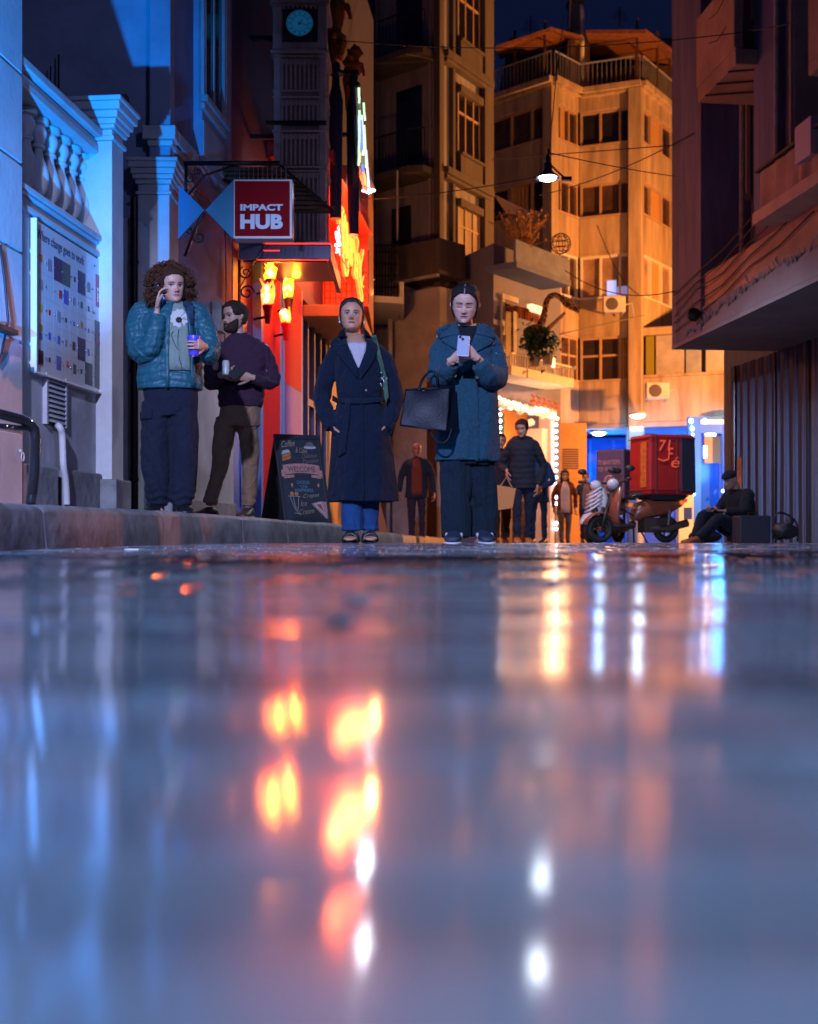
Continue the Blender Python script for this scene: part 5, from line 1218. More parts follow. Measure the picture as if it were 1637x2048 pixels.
# ------------------------------------------------------------------ J: right building with overhang
V3 = Vector
def crom0(p, k=3): return p
def right_building():
    JF = Fr(3.9, 17.8, .107, -1, 1); P = JF.pt
    t = thing('overhanging_house', P(3, -1, -.1), 'mauve grey house on the right overhanging the street with balconies', 'house')
    mv = mat('mauve_concrete', (.13, .14, .27), .85, bump=.4, bscale=6, var=.4, vscale=1.6, streak=True); uE = JF.u(1637)+4.5
    br = mat('brown_render', (.36, .25, .20), .85, bump=.4, bscale=7, var=.4, vscale=1.3)
    mb = MB(); mb.wbox(JF, 0, uE, -8, -.72, 2.92, 12); mb.build('wall', mat('recess_wall', (.20, .17, .24), .85, var=.3), t)
    mb = MB(); mb.wbox(JF, 0, JF.u(1402), -.71, 0, 2.86, 12); mb.wbox(JF, JF.u(1511), JF.u(1556), -.71, .02, 3.85, 12); mb.build_each('pilaster', mv, t, bevel=.01)
    mb = MB(); a, b = JF.u(1557, -.1), JF.u(1584, -.1)
    for i in range(4): mb.wbox(JF, a+(b-a)*i/4, a+(b-a)*(i+.8)/4, -.7, -.1+.0*i, 4.1, 12)
    mb.wbox(JF, a, b, -.71, -.13, 4.1, 12); mb.build('fluted_pilaster', br, t, bevel=.01)
    so = mat('soffit_blue_grey', (.17, .18, .24), .8, bump=.3, bscale=5, var=.35, vscale=.8)
    mb = MB(); mb.wbox(JF, 0, uE, -4, .0, 2.80, 2.858); mb.build('soffit', so, t)
    mb = MB(); mb.wbox(JF, JF.u(1402)+.001, uE, -.7, -.06, 2.86, 3.66); mb.build('fascia', br, t)
    # balcony slab and fabric hung parapet
    ua = JF.u(1505, .3)
    mb = MB(); mb.wbox(JF, ua, uE, -.7, .3, 3.66, 3.80); bl = mb.build('balcony', mat('slab_ochre', (.45, .32, .26), .8, var=.2), t, bevel=.01)
    mb = MB(); n = 90; rws = []; r_ = random.Random(5); ph = [r_.uniform(-.03, .03) for _ in range(n+1)]
    for z, k in ((3.8, 1.0), (3.95, .9), (4.12, .6), (4.26, .4)): rws.append([P(ua+.05+(uE-ua)*j/n, .22+ph[j]*k+.02*math.sin(j*1.1)*k, z) for j in range(n+1)])
    mb.grid(rws); mb.wbox(JF, ua, uE, .12, .19, 3.8, 4.27); mb.build('draped_parapet', br, bl, smooth=True)
    mb = MB(); mb.wbox(JF, ua, uE, .10, .27, 4.272, 4.30); mb.build('hand_rail', M['blackpaint'], bl)
    # lower left: sloping broken ceiling lining
    mb = MB(); r_ = random.Random(11); us = JF.u(1370); ue = JF.u(1637)+1
    for i in range(46):
        u = us+(ue-us)*i/46; z = 2.86+.30*min(1, i/22)+r_.uniform(-.03, .05); dd = .02+r_.uniform(0, .04)
        L_ = r_.uniform(.12, .32); p = [P(u, -.02, z), P(u+.035, -.02, z-.01), P(u+.05+L_*.4, dd, z+.05+r_.uniform(-.02, .05)), P(u+L_*.4, dd, z+.07)]
        mb.hexa(p+[(x, y, zz+.008) for x, y, zz in p])
    mb.build('torn_lath', mat('lath_blue', (.16, .20, .30), .6), t)
    mb = MB(); mb.wbox(JF, us, ue, -.055, -.02, 2.87, 3.2); mb.build('lower_fascia', so, t)
    mb = MB(); c = P(JF.u(1400), .1, JF.z(1400, 628, .1)); mb.lathe([(.05, 0), (.09, .05), (.09, .12), (.03, .14)], c, 12, rot=Matrix.Rotation(R(70), 3, 'X')); mb.build('broken_lamp', M['black'], t)
    # upper balcony box
    ua, ub_ = JF.u(1396, .3), JF.u(1512, .05)
    mb = MB(); z0 = JF.z(1394, 208, .3); mb.wbox(JF, ua, ub_, -.7, .30, z0, z0+.2); mb.wbox(JF, ua, ub_, .20, .32, z0+.2, z0+1.1); mb.wbox(JF, ua, ua+.1, -.7, .2, z0+.2, z0+1.1)
    u2 = mb.build('balcony', br, t, bevel=.015)
    mb = MB()
    for k in range(3): mb.tube([P(ua+.3+.4*k, .31, z0-.01), P(ua+.5+.4*k, -.2, z0-.02), P(ua+.6+.5*k, -.6, z0-.015)], .012, 4)
    mb.build('cable', M['blackpaint'], u2)
    # recessed doors and windows
    for pa, pb, ya, yb, m_ in ((1458, 1500, 215, 418, 'c'), (1412, 1450, 218, 520, 'g'), (1590, 1637, -60, 120, 'g')):
        mb = MB(); prect(mb, JF, pa, pb, ya, yb, -.72, -.69); wi = mb.build('window', M['glass'] if m_ == 'g' else mat('curtain_teal', (.05, .13, .22), .7, var=.4, vscale=9, streak=True), t)
        mb = MB(); a, b = JF.u(pa, -.69), JF.u(pb, -.69); zt, zb = JF.z(pa, ya, -.69), JF.z(pa, yb, -.69)
        for f in (0, .5, 1): mb.wbox(JF, a+(b-a)*f-.03, a+(b-a)*f+.03, -.69, -.64, zb, zt)
        mb.wbox(JF, a-.05, b+.05, -.69, -.6, zt, zt+.1); mb.wbox(JF, a-.05, b+.05, -.69, -.6, zb-.08, zb); mb.build('frame', M['frame_or'] if m_ == 'c' else mv, wi)
    # near right balcony and window
    ua = JF.u(1588, .55)
    mb = MB(); z0 = 4.75; mb.wbox(JF, ua, uE, -.7, .4, z0, z0+.14); mb.wbox(JF, ua, uE, .32, .4, z0+.14, z0+.85); nb = mb.build('balcony', br, t, bevel=.02)
    mb = MB(); prect(mb, JF, 1590, 1622, 255, 330, .0, .3); mb.build('storage_box', mat('box_mauve', (.40, .34, .45), .6), nb, bevel=.01)
    mb = MB(); x, y, _ = P(JF.u(1452), .05, 0)
    for u_, z0_, z1_, r_2 in ((JF.u(1407), 3.7, 11.5, .035), (JF.u(1562), 4.3, 11.5, .03)): a_ = P(u_, -.55 if u_ < 2 else .05, 0); mb.tube([(a_[0], a_[1], z0_), (a_[0], a_[1], z1_)], r_2, 8)
    mb.build_each('downpipe', M['plinth'], t, smooth=True)
    mb = MB(); r_ = random.Random(77)
    for k in range(5):
        z_ = 3.0+.15*k; mb.tube(crom0([V3(P(.2+.9*i, .03 if i < 2 else -.03, z_+.12*i+r_.uniform(-.05, .05))) for i in range(6)], 3), .009, 5)
    for k in range(3): mb.tube(crom0([V3(P(JF.u(1402)+.3*i, -.02+.34*(i > 3), 6.3+.05*math.sin(i*2.1+k)+.35*k)) for i in range(7)], 3), .008, 5)
    mb.build_each('cable', M['blackpaint'], t, smooth=True)
    mb = MB()
    for pa, ya, yb in ((1455, 214, 418), (1410, 216, 520)):
        ua_, ub2 = JF.u(pa, -.6), JF.u(pa, -.6)+.34; zt_, zb_ = JF.z(pa, ya, -.6), JF.z(pa, yb, -.6)
        n_ = int((zt_-zb_)/.09)
        for k in range(n_): mb.wbox(JF, ua_-.3, ub2-.32, -.66+.02*(k % 2), -.60, zb_+.09*k, zb_+.09*k+.06)
    mb.build('louvre_shutter', mat('louvre_brown', (.16, .10, .09), .7), t)
    # ground floor behind the shutters
    mb = MB(); mb.add([(5.5, 19.7, -.3), (5.42, 19.6, -.3), (6.3, 10, -.3), (12, 10, -.3), (12, 20, -.3)]+[(5.5, 19.7, 2.79), (5.42, 19.6, 2.79), (6.3, 10, 2.79), (12, 10, 2.79), (12, 20, 2.79)], [(4, 3, 2, 1, 0), (5, 6, 7, 8, 9)]+[(i, (i+1) % 5, (i+1) % 5+5, i+5) for i in range(5)])
    mb.build('ground_floor', so, t)
    mb = MB(); mb.box(6.3, 12, 20.05, 24, -.3, 12); mb.box(5.5, 6.29, 20.05, 24, 4.6, 12); mb.build('unseen_light_blocker', mv, t)  # unseen mass added to keep the sodium light off the left walls
    # shutters
    JS = Fr(5.33, 19.5, .13, -1, 1); s = thing('roller_shutter', JS.pt(2, 0, -.1), 'grey ribbed metal shutters closing the ground floor on the right', 'shutter')
    u = 0; r_ = random.Random(2); uE2 = JS.u(1637)+4
    rows = []; prof = []
    while u < uE2:
        w_ = .30; prof += [(u, 0), (u+.07, .0), (u+.085, .035), (u+.10, .035), (u+.115, 0), (u+.25, .004), (u+.26, -.02), (u+.29, -.02)]; u += w_
    rows = [[JS.pt(a, d+.004*math.sin(a*5+z*2), z) for a, d in prof] for z in (-.2, .4, 1.0, 1.6, 2.2, 2.795)]
    mb = MB(); mb.grid(rows); mb.build('panel', M['shutter'], s)
    mb = MB(); mb.wbox(JS, -.12, .03, -.1, .06, -.2, 2.795); mb.wbox(JS, 1.45, 1.52, -.02, .05, -.2, 2.795); mb.wbox(JS, 2.55, 2.62, -.02, .05, -.2, 2.795); mb.build('post', mat('post_steel', (.12, .12, .14), .18, metal=.8), s, bevel=.008)
    mb = MB(); mb.wbox(JS, .14, .30, .04, .05, .15, 1.3); mb.build('reflection_strip', mat('painted_reflection', (.55, .25, .10), .12, coat=1, var=.5, vscale=6), s)  # orange strip paints the reflection of a lit window on the shutter
right_building()

# ------------------------------------------------------------------ hanging street lamp and wires
def catenary(a, b, sag, n=18):
    a, b = Vector(a), Vector(b); return [a.lerp(b, i/n)-Vector((0, 0, sag*4*(i/n)*(1-i/n))) for i in range(n+1)]
def hang_lamp():
    c = Vector(W(1096, 352, 14.1)); t = thing('hanging_street_lamp', c, 'lit bell shaped street lamp hanging from wires over the street', 'street lamp')
    mb = MB(); mb.lathe([(.02, .16), (.05, .15), (.055, .06), (.07, .045), (.135, -.01), (.14, -.025), (.128, -.02), (.05, .03)], c, 20, cap=False); mb.lathe([(.03, .15), (.035, .22), (.02, .24)], c, 12); mb.build('shade', mat('lamp_blue_black', (.02, .03, .06), .4), t, smooth='auto')
    mb = MB(); mb.ball(c-Vector((0, 0, .02)), .085, 12, sc3=(1.2, 1.2, .42)); mb.build('bulb', glow('street_lamp_glow', (.82, .9, 1), 45), t, smooth=True)
    mb = MB(); mb.tube([c+Vector((0, 0, .24)), c+Vector((.02, 0, .32)), c+Vector((-.01, 0, .30))], .012, 5); mb.tube([c+Vector((.05, 0, .12)), c+Vector((.13, 0, .04)), c+Vector((.20, 0, -.02)), c+Vector((.27, 0, -.04))], .012, 5)
    mb.obox(c+Vector((.22, 0, -.03)), .12, .06, .04); mb.obox(c+Vector((-.145, 0, -.02)), .03, .02, .02); mb.build('bracket', M['black'], t)
    return c
LC = hang_lamp()
for o in LIGHTS:
    if o.name.startswith('hanging_lamp'): o.location = LC-Vector((0, 0, .10)); add_light_to(o, bpy.data.objects['hanging_street_lamp'])
def wires():
    W_ = [(W(725, 398, 15.5), LC+Vector((0, 0, .02)), .05, 'black wire from the pub to the hanging lamp'),
          (LC+Vector((0, 0, .28)), W(1350, 352, 17.5), .02, 'thin wire from the hanging lamp to the overhanging house'),
          (W(985, 318, 20), W(1350, 290, 17.4), -.0, 'faint wire crossing in front of the ochre verandas'),
          (W(1080, 390, 20), W(1390, 265, 16.8), .1, 'rising wire that ends on the mauve pilaster'),
          (W(660, 78, 15), W(1500, 62, 14), .15, 'long thin wire near the top of the street'),
          (W(1130, 540, 22), W(1350, 582, 17.6), .22, 'sagging black cable below the lit veranda'),
          (W(1120, 668, 26), W(1290, 630, 30), .0, 'short wire rising across the ochre spandrel'),
          (W(1500, 60, 14), W(1600, 40, 13), .02, 'wire pair by the upper right balcony'),
          (W(1130, 30, 30), W(1100, 300, 24), -.3, 'dark cable hanging down past the roof terrace'),
          (W(1195, 450, 40), W(1280, 590, 40), .4, 'looping cable on the ochre facade')]
    for a, b, sag, lab in W_:
        mb = MB(); d = (Vector(a)+Vector(b)).y/2; mb.tube(catenary(a, b, sag), .00042*d, 5); o = mb.build('overhead_wire', M['blackpaint'], smooth=True); tag(o, lab, 'wire', 'overhead wires')
wires()
# out-of-frame fixtures carrying the key and blue lights
def lit_room():
    # bluish lit pane in the white framed veranda and a warm curtain below it
    Bp = (6.72, 47.37); Hc = Fr(*Bp, 2.5, -1, 1)
    t = thing('lit_room_window', Hc.pt(Hc.u(1225), 0, 9.5), 'small pale blue lit pane inside the white framed veranda above the air conditioner', 'window')
    mb = MB(); u0, u1 = Hc.u(1214, -.1), Hc.u(1232, -.1); mb.wbox(Hc, u0, u1, -.17, -.155, 9.42, 10.0); mb.build('pane', mat('room_blue_pane', (.3, .45, .8), .5, emit=(.30, .45, 1), es=1.1), t)
    mb = MB(); mb.wbox(Hc, u0-.03, u1+.03, -.176, -.171, 9.38, 10.04); mb.wbox(Hc, (u0+u1)/2-.01, (u0+u1)/2+.01, -.154, -.145, 9.42, 10.0); mb.build('frame', M['white'], t)
    mb = MB(); u0, u1 = Hc.u(1232, -.1), Hc.u(1255, -.1); mb.wbox(Hc, u0, u1, -.17, -.16, 9.4, 9.75)
    o = mb.build('room_glow_panel', mat('room_lilac', (.5, .45, .7), .6, emit=(.35, .35, .75), es=.45)); tag(o, 'dim lilac lit wall seen through the veranda beside the blue pane', 'window')
lit_room()
def fixtures():
    x, y, z = KEY_POS; t = thing('street_lamp', (x-.6, y, 0), 'lilac street lamp on a curved pole behind the camera on the left', 'street lamp')
    mb = MB(); mb.tube([(x-.6, y, 0), (x-.6, y, z-.3), (x-.5, y, z+.1), (x, y, z+.22)], .05, 8); mb.build('pole', M['black'], t, smooth=True)
    mb = MB(); mb.lathe([(.02, .22), (.22, .13), (.26, .09), (.24, .09)], (x, y, z), 16, cap=False); mb.build('shade', M['black'], t)
    for o in LIGHTS:
        if o.name.startswith('street_lamp'): add_light_to(o, t)
    x, y, z = KEY2_POS; t = thing('street_lamp', (x+.5, y, 0), 'bluish street lamp beside the camera on the right', 'street lamp')
    mb = MB(); mb.tube([(x+.6, y, 0), (x+.6, y, z-.3), (x+.5, y, z+.1), (x, y, z+.22)], .05, 8); mb.lathe([(.02, .22), (.22, .13), (.26, .09)], (x, y, z), 16, cap=False); mb.build('pole', M['black'], t, smooth=True)
    for o in LIGHTS:
        if o.name.startswith('second_lamp'): add_light_to(o, t)
    x, y, z = BLUE_POS; t = thing('flood_lamp', (x, y, .16), 'blue flood lamp on a short stand on the pavement, left of the frame', 'flood lamp')
    mb = MB(); mb.tube([(x, y-.1, .17), (x, y-.1, z-.02)], .02, 8); mb.box(x-.12, x+.12, y-.16, y-.05, z-.08, z+.08); mb.build('housing', M['black'], t)
    for o in LIGHTS:
        if o.name.startswith('blue_flood'): add_light_to(o, t)
    for o in LIGHTS:
        if o.name.startswith('sodium') or o.name.startswith('warm_wall'):
            x, y, z = o.location; t = thing('sodium_street_lamp', (x, y, gz(y)), 'far warm sodium lamp hidden behind the right hand house' if y > 30 else 'warm wall lamp hidden behind the red oriel' if x < 0 else 'nearer warm sodium lamp hidden behind the right hand house' if y > 12 else 'warm bracket lamp just right of the view', 'street lamp')
            mb = MB(); mb.tube([(x+.45, y, gz(y)), (x+.45, y, z+.3), (x, y, z+.42)] if x > 0 else [(x-.5, y, z+.3), (x, y, z+.36)], .05 if x > 0 else .02, 8); mb.lathe([(.03, .42), (.2, .34), (.22, .31)] if x > 0 else [(.03, .36), (.1, .24), (.11, .22)], (x, y, z), 12, cap=False); mb.build('pole', M['black'], t); add_light_to(o, t)
fixtures()
# ================================================================== people
V = Vector
def crom(pts, k=5):
    pts = [V(p) if not isinstance(p, (int, float)) else p for p in pts]; out = []
    for i in range(len(pts)-1):
        p0, p1, p2, p3 = pts[max(i-1, 0)], pts[i], pts[i+1], pts[min(i+2, len(pts)-1)]
        for j in range(k):
            s = j/k; out.append(((p1*2)+(p2-p0)*s+(p0*2-p1*5+p2*4-p3)*(s*s)+(p1*3-p0-p2*3+p3)*(s**3))*.5)
    out.append(pts[-1]); return out
def limb(mb, pts, rad, n=16, k=5, squash=None):
    P_ = crom(pts, k); r = crom([float(x) for x in rad], k); mb.tube(P_, r, n, squash=squash)
def torso(mb, rings, n=40, k=4):
    """rings: (z, cx, cy, rx, ry, p)"""
    A = [V((r[1], r[2], r[0])) for r in rings]; C = crom(A, k); ps = [crom([float(r[i]) for r in rings], k) for i in (3, 4, 5)]
    loops = []
    for i, c in enumerate(C):
        rx, ry, p = ps[0][i], ps[1][i], ps[2][i]; L = []
        for j in range(n):
            a = 2*math.pi*j/n; ca, sa = math.cos(a), math.sin(a)
            L.append((c.x+rx*math.copysign(abs(ca)**(2/p), ca), c.y+ry*math.copysign(abs(sa)**(2/p), sa), c.z))
        loops.append(L)
    mb.ring(loops)
# ---- head in its own frame: chin bottom z=0, crown z=H, face towards -y
HT = [0, .03, .07, .13, .20, .28, .36, .45, .55, .65, .76, .86, .94, .985, 1.0]
HF = [.046, .070, .079, .081, .080, .081, .080, .079, .083, .087, .085, .072, .048, .024, .001]
HB = [-.020, -.004, .012, .034, .055, .074, .086, .096, .103, .105, .098, .080, .053, .026, .001]
HW = [.014, .030, .040, .050, .058, .064, .068, .071, .074, .0755, .073, .062, .042, .021, .001]
def head_pt(th, t, w=1.0, jaw=1.0, nose=1.0, grow=0.0):
    f, b, ww = np.interp(t, HT, HF), np.interp(t, HT, HB), np.interp(t, HT, HW)*w
    if t < .35: ww *= 1+(jaw-1)*(1-t/.35)
    x = ww*math.sin(th); c = math.cos(th)
    y = -f*math.copysign(abs(c)**.85, c) if c > 0 else -b*c
    if c > 0:
        g = lambda cx, ct, sx, st: math.exp(-((x-cx)/sx)**2-((t-ct)/st)**2)
        ax = abs(x)
        dn = 0
        if .28 < t < .56: dn = (.024*math.exp(-((t-.335)/.045)**2)+.011*max(0, min(1, (.53-t)/.15))*(1 if t > .33 else 0))*math.exp(-(x/(.0105 if t > .38 else .013))**2)
        d = dn*nose
        d += .006*(g(.012, .315, .007, .022)+g(-.012, .315, .007, .022))
        gx = lambda cx, ct, sx, st: g(cx, ct, sx, st)+g(-cx, ct, sx, st)
        d -= .013*gx(.031, .50, .015, .045); d += .0075*gx(.031, .495, .010, .022); d += .004*gx(.028, .575, .020, .025)
        d += .005*gx(.046, .40, .014, .06); d += .006*g(0, .232, .020, .014)+.006*g(0, .190, .017, .015)-.004*g(0, .211, .024, .007)-.003*g(0, .155, .02, .015)+.006*g(0, .06, .018, .04)
        d -= .0025*g(0, .265, .004, .015)
        y -= d
    p = V((x, y, t*HH[0]))
    if grow:
        n = V((x/max(ww, .02)**1, y*1.2/.09, (t-.45)*1.6)); p += n.normalized()*grow
    return p
HH = [.225]
def head_loops(n=48, m=44, **kw):
    L = []
    for i in range(m):
        t = .5-.5*math.cos(math.pi*(i+.35)/m); L.append([head_pt(2*math.pi*j/n, t, **kw) for j in range(n)])
    return L
class Head:
    def __init__(s, pos, yaw=0, pitch=0, roll=0, scale=1.0, w=1.0, jaw=1.0, nose=1.0):
        """pos: chin-neck pivot at ear axis, chin level. yaw>0 turns towards image right"""
        s.M = Matrix.Translation(pos)@Matrix.Rotation(R(yaw), 4, 'Z')@Matrix.Rotation(R(pitch), 4, 'X')@Matrix.Rotation(R(roll), 4, 'Y')@Matrix.Scale(scale, 4)
        s.kw = dict(w=w, jaw=jaw, nose=nose); s.sc = scale
    def add(s, mb):
        mb.ring([[s.M@p for p in L] for L in head_loops(**s.kw)])
        for k in (-1, 1):   # ears
            c = [V((k*.071*s.kw['w'], .012, .085)), V((k*.078*s.kw['w'], .018, .105)), V((k*.080*s.kw['w'], .020, .125))]
            mb.tube([s.M@p for p in c], [.006*s.sc, .014*s.sc, .011*s.sc], 8)
    def inv(s, co):
        Mi = np.array(s.M.inverted()); return co@Mi[:3, :3].T+Mi[:3, 3]
    def paint(s, co, base, brow=(.03, .02, .015), lip=(.30, .08, .07), eye=True, closed=False, iris=(.06, .03, .02), stubble=None):
        q = s.inv(co); x, y, t = q[:, 0], q[:, 1], q[:, 2]/HH[0]; c = np.tile(np.array(base), (len(co), 1)); front = (y < -.04) & (t > -.05) & (t < 1.05) & (abs(x) < .09)
        ax = abs(x)
        def blend(mask, colr): 
            m_ = np.clip(mask, 0, 1)[:, None]*front[:, None]; c[:] = c*(1-m_)+np.array(colr)*m_
        blend(.5*np.exp(-((ax-.042)/.016)**2-((t-.36)/.07)**2), (base[0]*1.05, base[1]*.72, base[2]*.68))
        blend(.6*np.exp(-(x/.012)**2-((t-.33)/.04)**2), (base[0]*1.0, base[1]*.75, base[2]*.7))
        blend(np.where((ax < .0235) & (np.abs(t-.212-.004*np.cos(x*130)) < .033*np.sqrt(np.clip(1-(ax/.0235)**2, 0, 1))), 1.0, 0), lip)
        blend(np.where((ax < .024) & (np.abs(t-.211) < .0075), .8, 0), (lip[0]*.25, lip[1]*.2, lip[2]*.2))
        bt = .585-.9*np.abs(ax-.033)**1.0*.9
        blend(np.where((ax > .011) & (ax < .052) & (np.abs(t-bt-.006) < .017*(1-(ax-.012)/.060)+.006), .95, 0), brow)
        if eye:
            ex = (ax-.031)/.0155; et = t-.497
            if closed:
                blend(np.where((np.abs(ex) < 1.05) & (np.abs(et+.018+.014*(1-ex**2)) < .016), .97, 0), (.010, .006, .006))
                blend(.35*np.exp(-(ex**2)-((et-.03)/.022)**2), (base[0]*.6, base[1]*.45, base[2]*.5))
            else:
                blend(np.where((np.abs(ex) < 1) & (np.abs(et) < .034*np.sqrt(np.clip(1-ex**2, 0, 1))), 1, 0), (.42, .40, .40))
                blend(np.where((ex**2*3.6+(et/.040)**2 < 1.0), 1, 0), iris)
                blend(np.where((np.abs(ex) < 1.12) & (np.abs(et-.034*np.sqrt(np.clip(1-(ex/1.1)**2, 0, 1))) < .013), .95, 0), (.012, .008, .008))
                blend(.35*np.exp(-(ex**2)*.8-((et-.045)/.018)**2), (base[0]*.5, base[1]*.4, base[2]*.45))
        blend(np.where((np.abs(ax-.0085) < .0042) & (np.abs(t-.298) < .010), .8, 0), (base[0]*.25, base[1]*.15, base[2]*.15))
        return c
    def cap(s, keep, grow, n=60, m=54, thick=.004, noisef=None, name='hair', material=None, parent=None, smooth=True):
        """hair shell: region of the head surface chosen by keep(theta, t), lifted by grow"""
        loops = []; kk = []
        for i in range(m):
            t = .5-.5*math.cos(math.pi*(i+.5)/m); L = []; K = []
            for j in range(n):
                th = 2*math.pi*j/n; a = th if th <= math.pi else th-2*math.pi
                kv = keep(a, t); g = grow(a, t) if callable(grow) else grow
                if noisef: g += noisef(a, t)
                g *= min(1, max(.1, kv*1.0)) if kv > 0 else 0.1
                L.append(s.M@head_pt(th, t, grow=g, **{k: v for k, v in s.kw.items()})); K.append(kv > 0)
            loops.append(L); kk.append(K)
        mb = MB(); vs = [p for L in loops for p in L]; fs = []
        for i in range(m-1):
            for j in range(n):
                j2 = (j+1) % n
                if kk[i][j] and kk[i][j2] and kk[i+1][j] and kk[i+1][j2]: fs.append((i*n+j, i*n+j2, (i+1)*n+j2, (i+1)*n+j))
        if keep(math.pi, .99) > 0: fs.append(tuple((m-1)*n+j for j in range(n)))
        mb.add(vs, fs); o = mb.build(name, material, parent, smooth=smooth)
        so = o.modifiers.new('s', 'SOLIDIFY'); so.thickness = thick; so.offset = -1
        return o
# ---- hands
def hand(mb, wrist, fwd, palm, side, curl=(30, 35, 20), spread=4, thumb=(35, 20), s=1.0, curls=None, thumb_out=45):
    """fwd: wrist->fingers, palm: out of the palm, side=+1 thumb on +(fwd x palm)"""
    f = V(fwd).normalized(); p = V(palm); p = (p-f*p.dot(f)).normalized(); x = f.cross(p)*side; w = V(wrist)
    # palm block
    mb.tube([w-f*.03*s, w, w+f*.03*s, w+f*.06*s, w+f*.086*s, w+f*.093*s], [.026*s, .028*s, .036*s, .040*s, .040*s, .034*s], 14, squash=None) if False else None
    L = []
    for d, rx, rz in ((-.03, .024, .020), (0, .025, .019), (.02, .032, .018), (.05, .040, .017), (.08, .041, .014), (.092, .036, .010)):
        L.append([w+f*d*s+x*(rx*math.cos(a)*s)+p*(rz*math.sin(a)*s) for a in [2*math.pi*j/16 for j in range(16)]])
    mb.ring(L)
    spec = [(.029, .088, (.042, .026, .020), .0086), (.010, .092, (.046, .030, .021), .0088), (-.010, .089, (.042, .028, .020), .0083), (-.028, .082, (.033, .021, .018), .0074)]
    for i, (ox, oy, ln, r) in enumerate(spec):
        cu = curls[i] if curls else curl
        b = w+x*ox*s+f*(oy-.012)*s; a = 0; P_ = [b-f*.012*s, b]; sp = R(spread*(1.5-i))
        d0 = (f*math.cos(sp)+x*math.sin(sp))
        for l, c in zip(ln, cu):
            a += R(c); b = b+(d0*math.cos(a)+p*math.sin(a))*l*s; P_.append(b)
        mb.tube(P_, [r*s*1.05, r*s*1.08, r*s, r*s*.93, r*s*.78], 9); mb.ball(P_[-1], r*s*.78, 8)
    b = w+x*.028*s+f*.022*s; d = (f*math.cos(R(thumb_out))+x*math.sin(R(thumb_out))+p*.25).normalized(); P_ = [w+x*.012*s+f*.01*s, b]; 
    b = b+d*.040*s; P_.append(b); d2 = (d*math.cos(R(thumb[0]))+(f*.6+p*.8).normalized()*math.sin(R(thumb[0]))).normalized(); b = b+d2*.032*s; P_.append(b)
    d3 = (d2*math.cos(R(thumb[1]))+(f*.5+p*.8).normalized()*math.sin(R(thumb[1]))).normalized(); b = b+d3*.022*s; P_.append(b)
    mb.tube(P_, [.014*s, .014*s, .011*s, .0098*s, .0085*s], 9); mb.ball(P_[-1], .0085*s, 8)
def foot(mb, ankle, dirv, L=.24, h=.085, w_=.045, sole=0.0, toe_up=0):
    """shoe-like shape from heel to toe"""
    a = V(ankle); d = V((dirv[0], dirv[1], 0)).normalized(); x = V((-d.y, d.x, 0)); z0 = sole
    R_ = []
    for f_, ww, hh in ((-.27, .55, .55), (-.24, .75, .8), (-.1, .85, 1.0), (.08, .85, .95), (.28, .95, .66), (.48, 1.08, .52), (.62, 1.02, .42), (.70, .75, .34), (.735, .4, .22)):
        c = a+d*(f_*L); r = []
        for j in range(14):
            t = 2*math.pi*j/14; ct, st = math.cos(t), math.sin(t)
            r.append((c.x+x.x*ww*w_*ct, c.y+x.y*ww*w_*ct, z0+hh*h*.5+hh*h*.5*math.copysign(abs(st)**.7, st)+toe_up*max(0, f_)))
        R_.append(r)
    mb.ring(R_)
# ---- wrinkles
def crs(co, seed, amp, freq, aniso=(1, 1, 1), sharp=2.5):
    q = co*np.array(aniso); r = np.zeros(len(co)); g = np.random.default_rng(seed)
    for k in range(3):
        d = g.normal(size=3); d /= np.linalg.norm(d); w1 = g.normal(size=3)*freq*.4; w2 = g.normal(size=3)*freq*.22
        ph = q@d*freq*(1+.3*k)+g.uniform(0, 6.28)+1.8*np.sin(q@w1)+1.1*np.sin(q@w2+2)
        r += (1-np.abs(np.sin(ph)))**sharp*(.5+.5*np.sin(q@w2*1.3+k))
    return -amp*r/1.1
def wr(co, seeds, amp, freq, aniso=(1, 1, 1)):
    q = co*np.array(aniso); r = np.zeros(len(co)); g = np.random.default_rng(seeds)
    for k in range(5):
        d = g.normal(size=3); d /= np.linalg.norm(d); ph = g.uniform(0, 6.28); w1 = g.normal(size=3)*freq*.35
        r += np.sin(q@d*freq*(1+.35*k)+ph+1.6*np.sin(q@w1+ph*2))/(1+.3*k)
    return amp*r/2.6
def fabric(name, c, rough=.85, bump=.35, bs=260, sheen=.25, var=.12, weave=None):
    m = mat(name, c, rough, bump=bump, bscale=bs, sheen=sheen*.12, spec=.25, var=var, vscale=70, detail=3)
    nt = m.node_tree; N = nt.nodes; p = N['Principled BSDF']; tc = N.new('ShaderNodeTexCoord'); mp = N.new('ShaderNodeMapping'); mp.inputs['Scale'].default_value = (1, 1, .7)
    n = N.new('ShaderNodeTexNoise'); n.inputs['Scale'].default_value = 8; n.inputs['Detail'].default_value = 2.5; n.inputs['Distortion'].default_value = 1.6
    b = N.new('ShaderNodeBump'); b.inputs['Strength'].default_value = .75; b.inputs['Distance'].default_value = .035
    nt.links.new(tc.outputs['Object'], mp.inputs[0]); nt.links.new(mp.outputs[0], n.inputs['Vector']); nt.links.new(n.outputs['Fac'], b.inputs['Height'])
    if p.inputs['Normal'].links: nt.links.new(p.inputs['Normal'].links[0].from_socket, b.inputs['Normal'])
    nt.links.new(b.outputs[0], p.inputs['Normal'])
    return m
SKIN = {}
def skin(name): 
    if name not in SKIN:
        m = mat('skin_'+name, (.5, .3, .2), .48, vcol=True, bump=.06, bscale=160); m.node_tree.nodes['Principled BSDF'].inputs['Subsurface Weight'].default_value = .12
        m.node_tree.nodes['Principled BSDF'].inputs['Subsurface Radius'].default_value = (.02, .008, .004); SKIN[name] = m
    return SKIN[name]
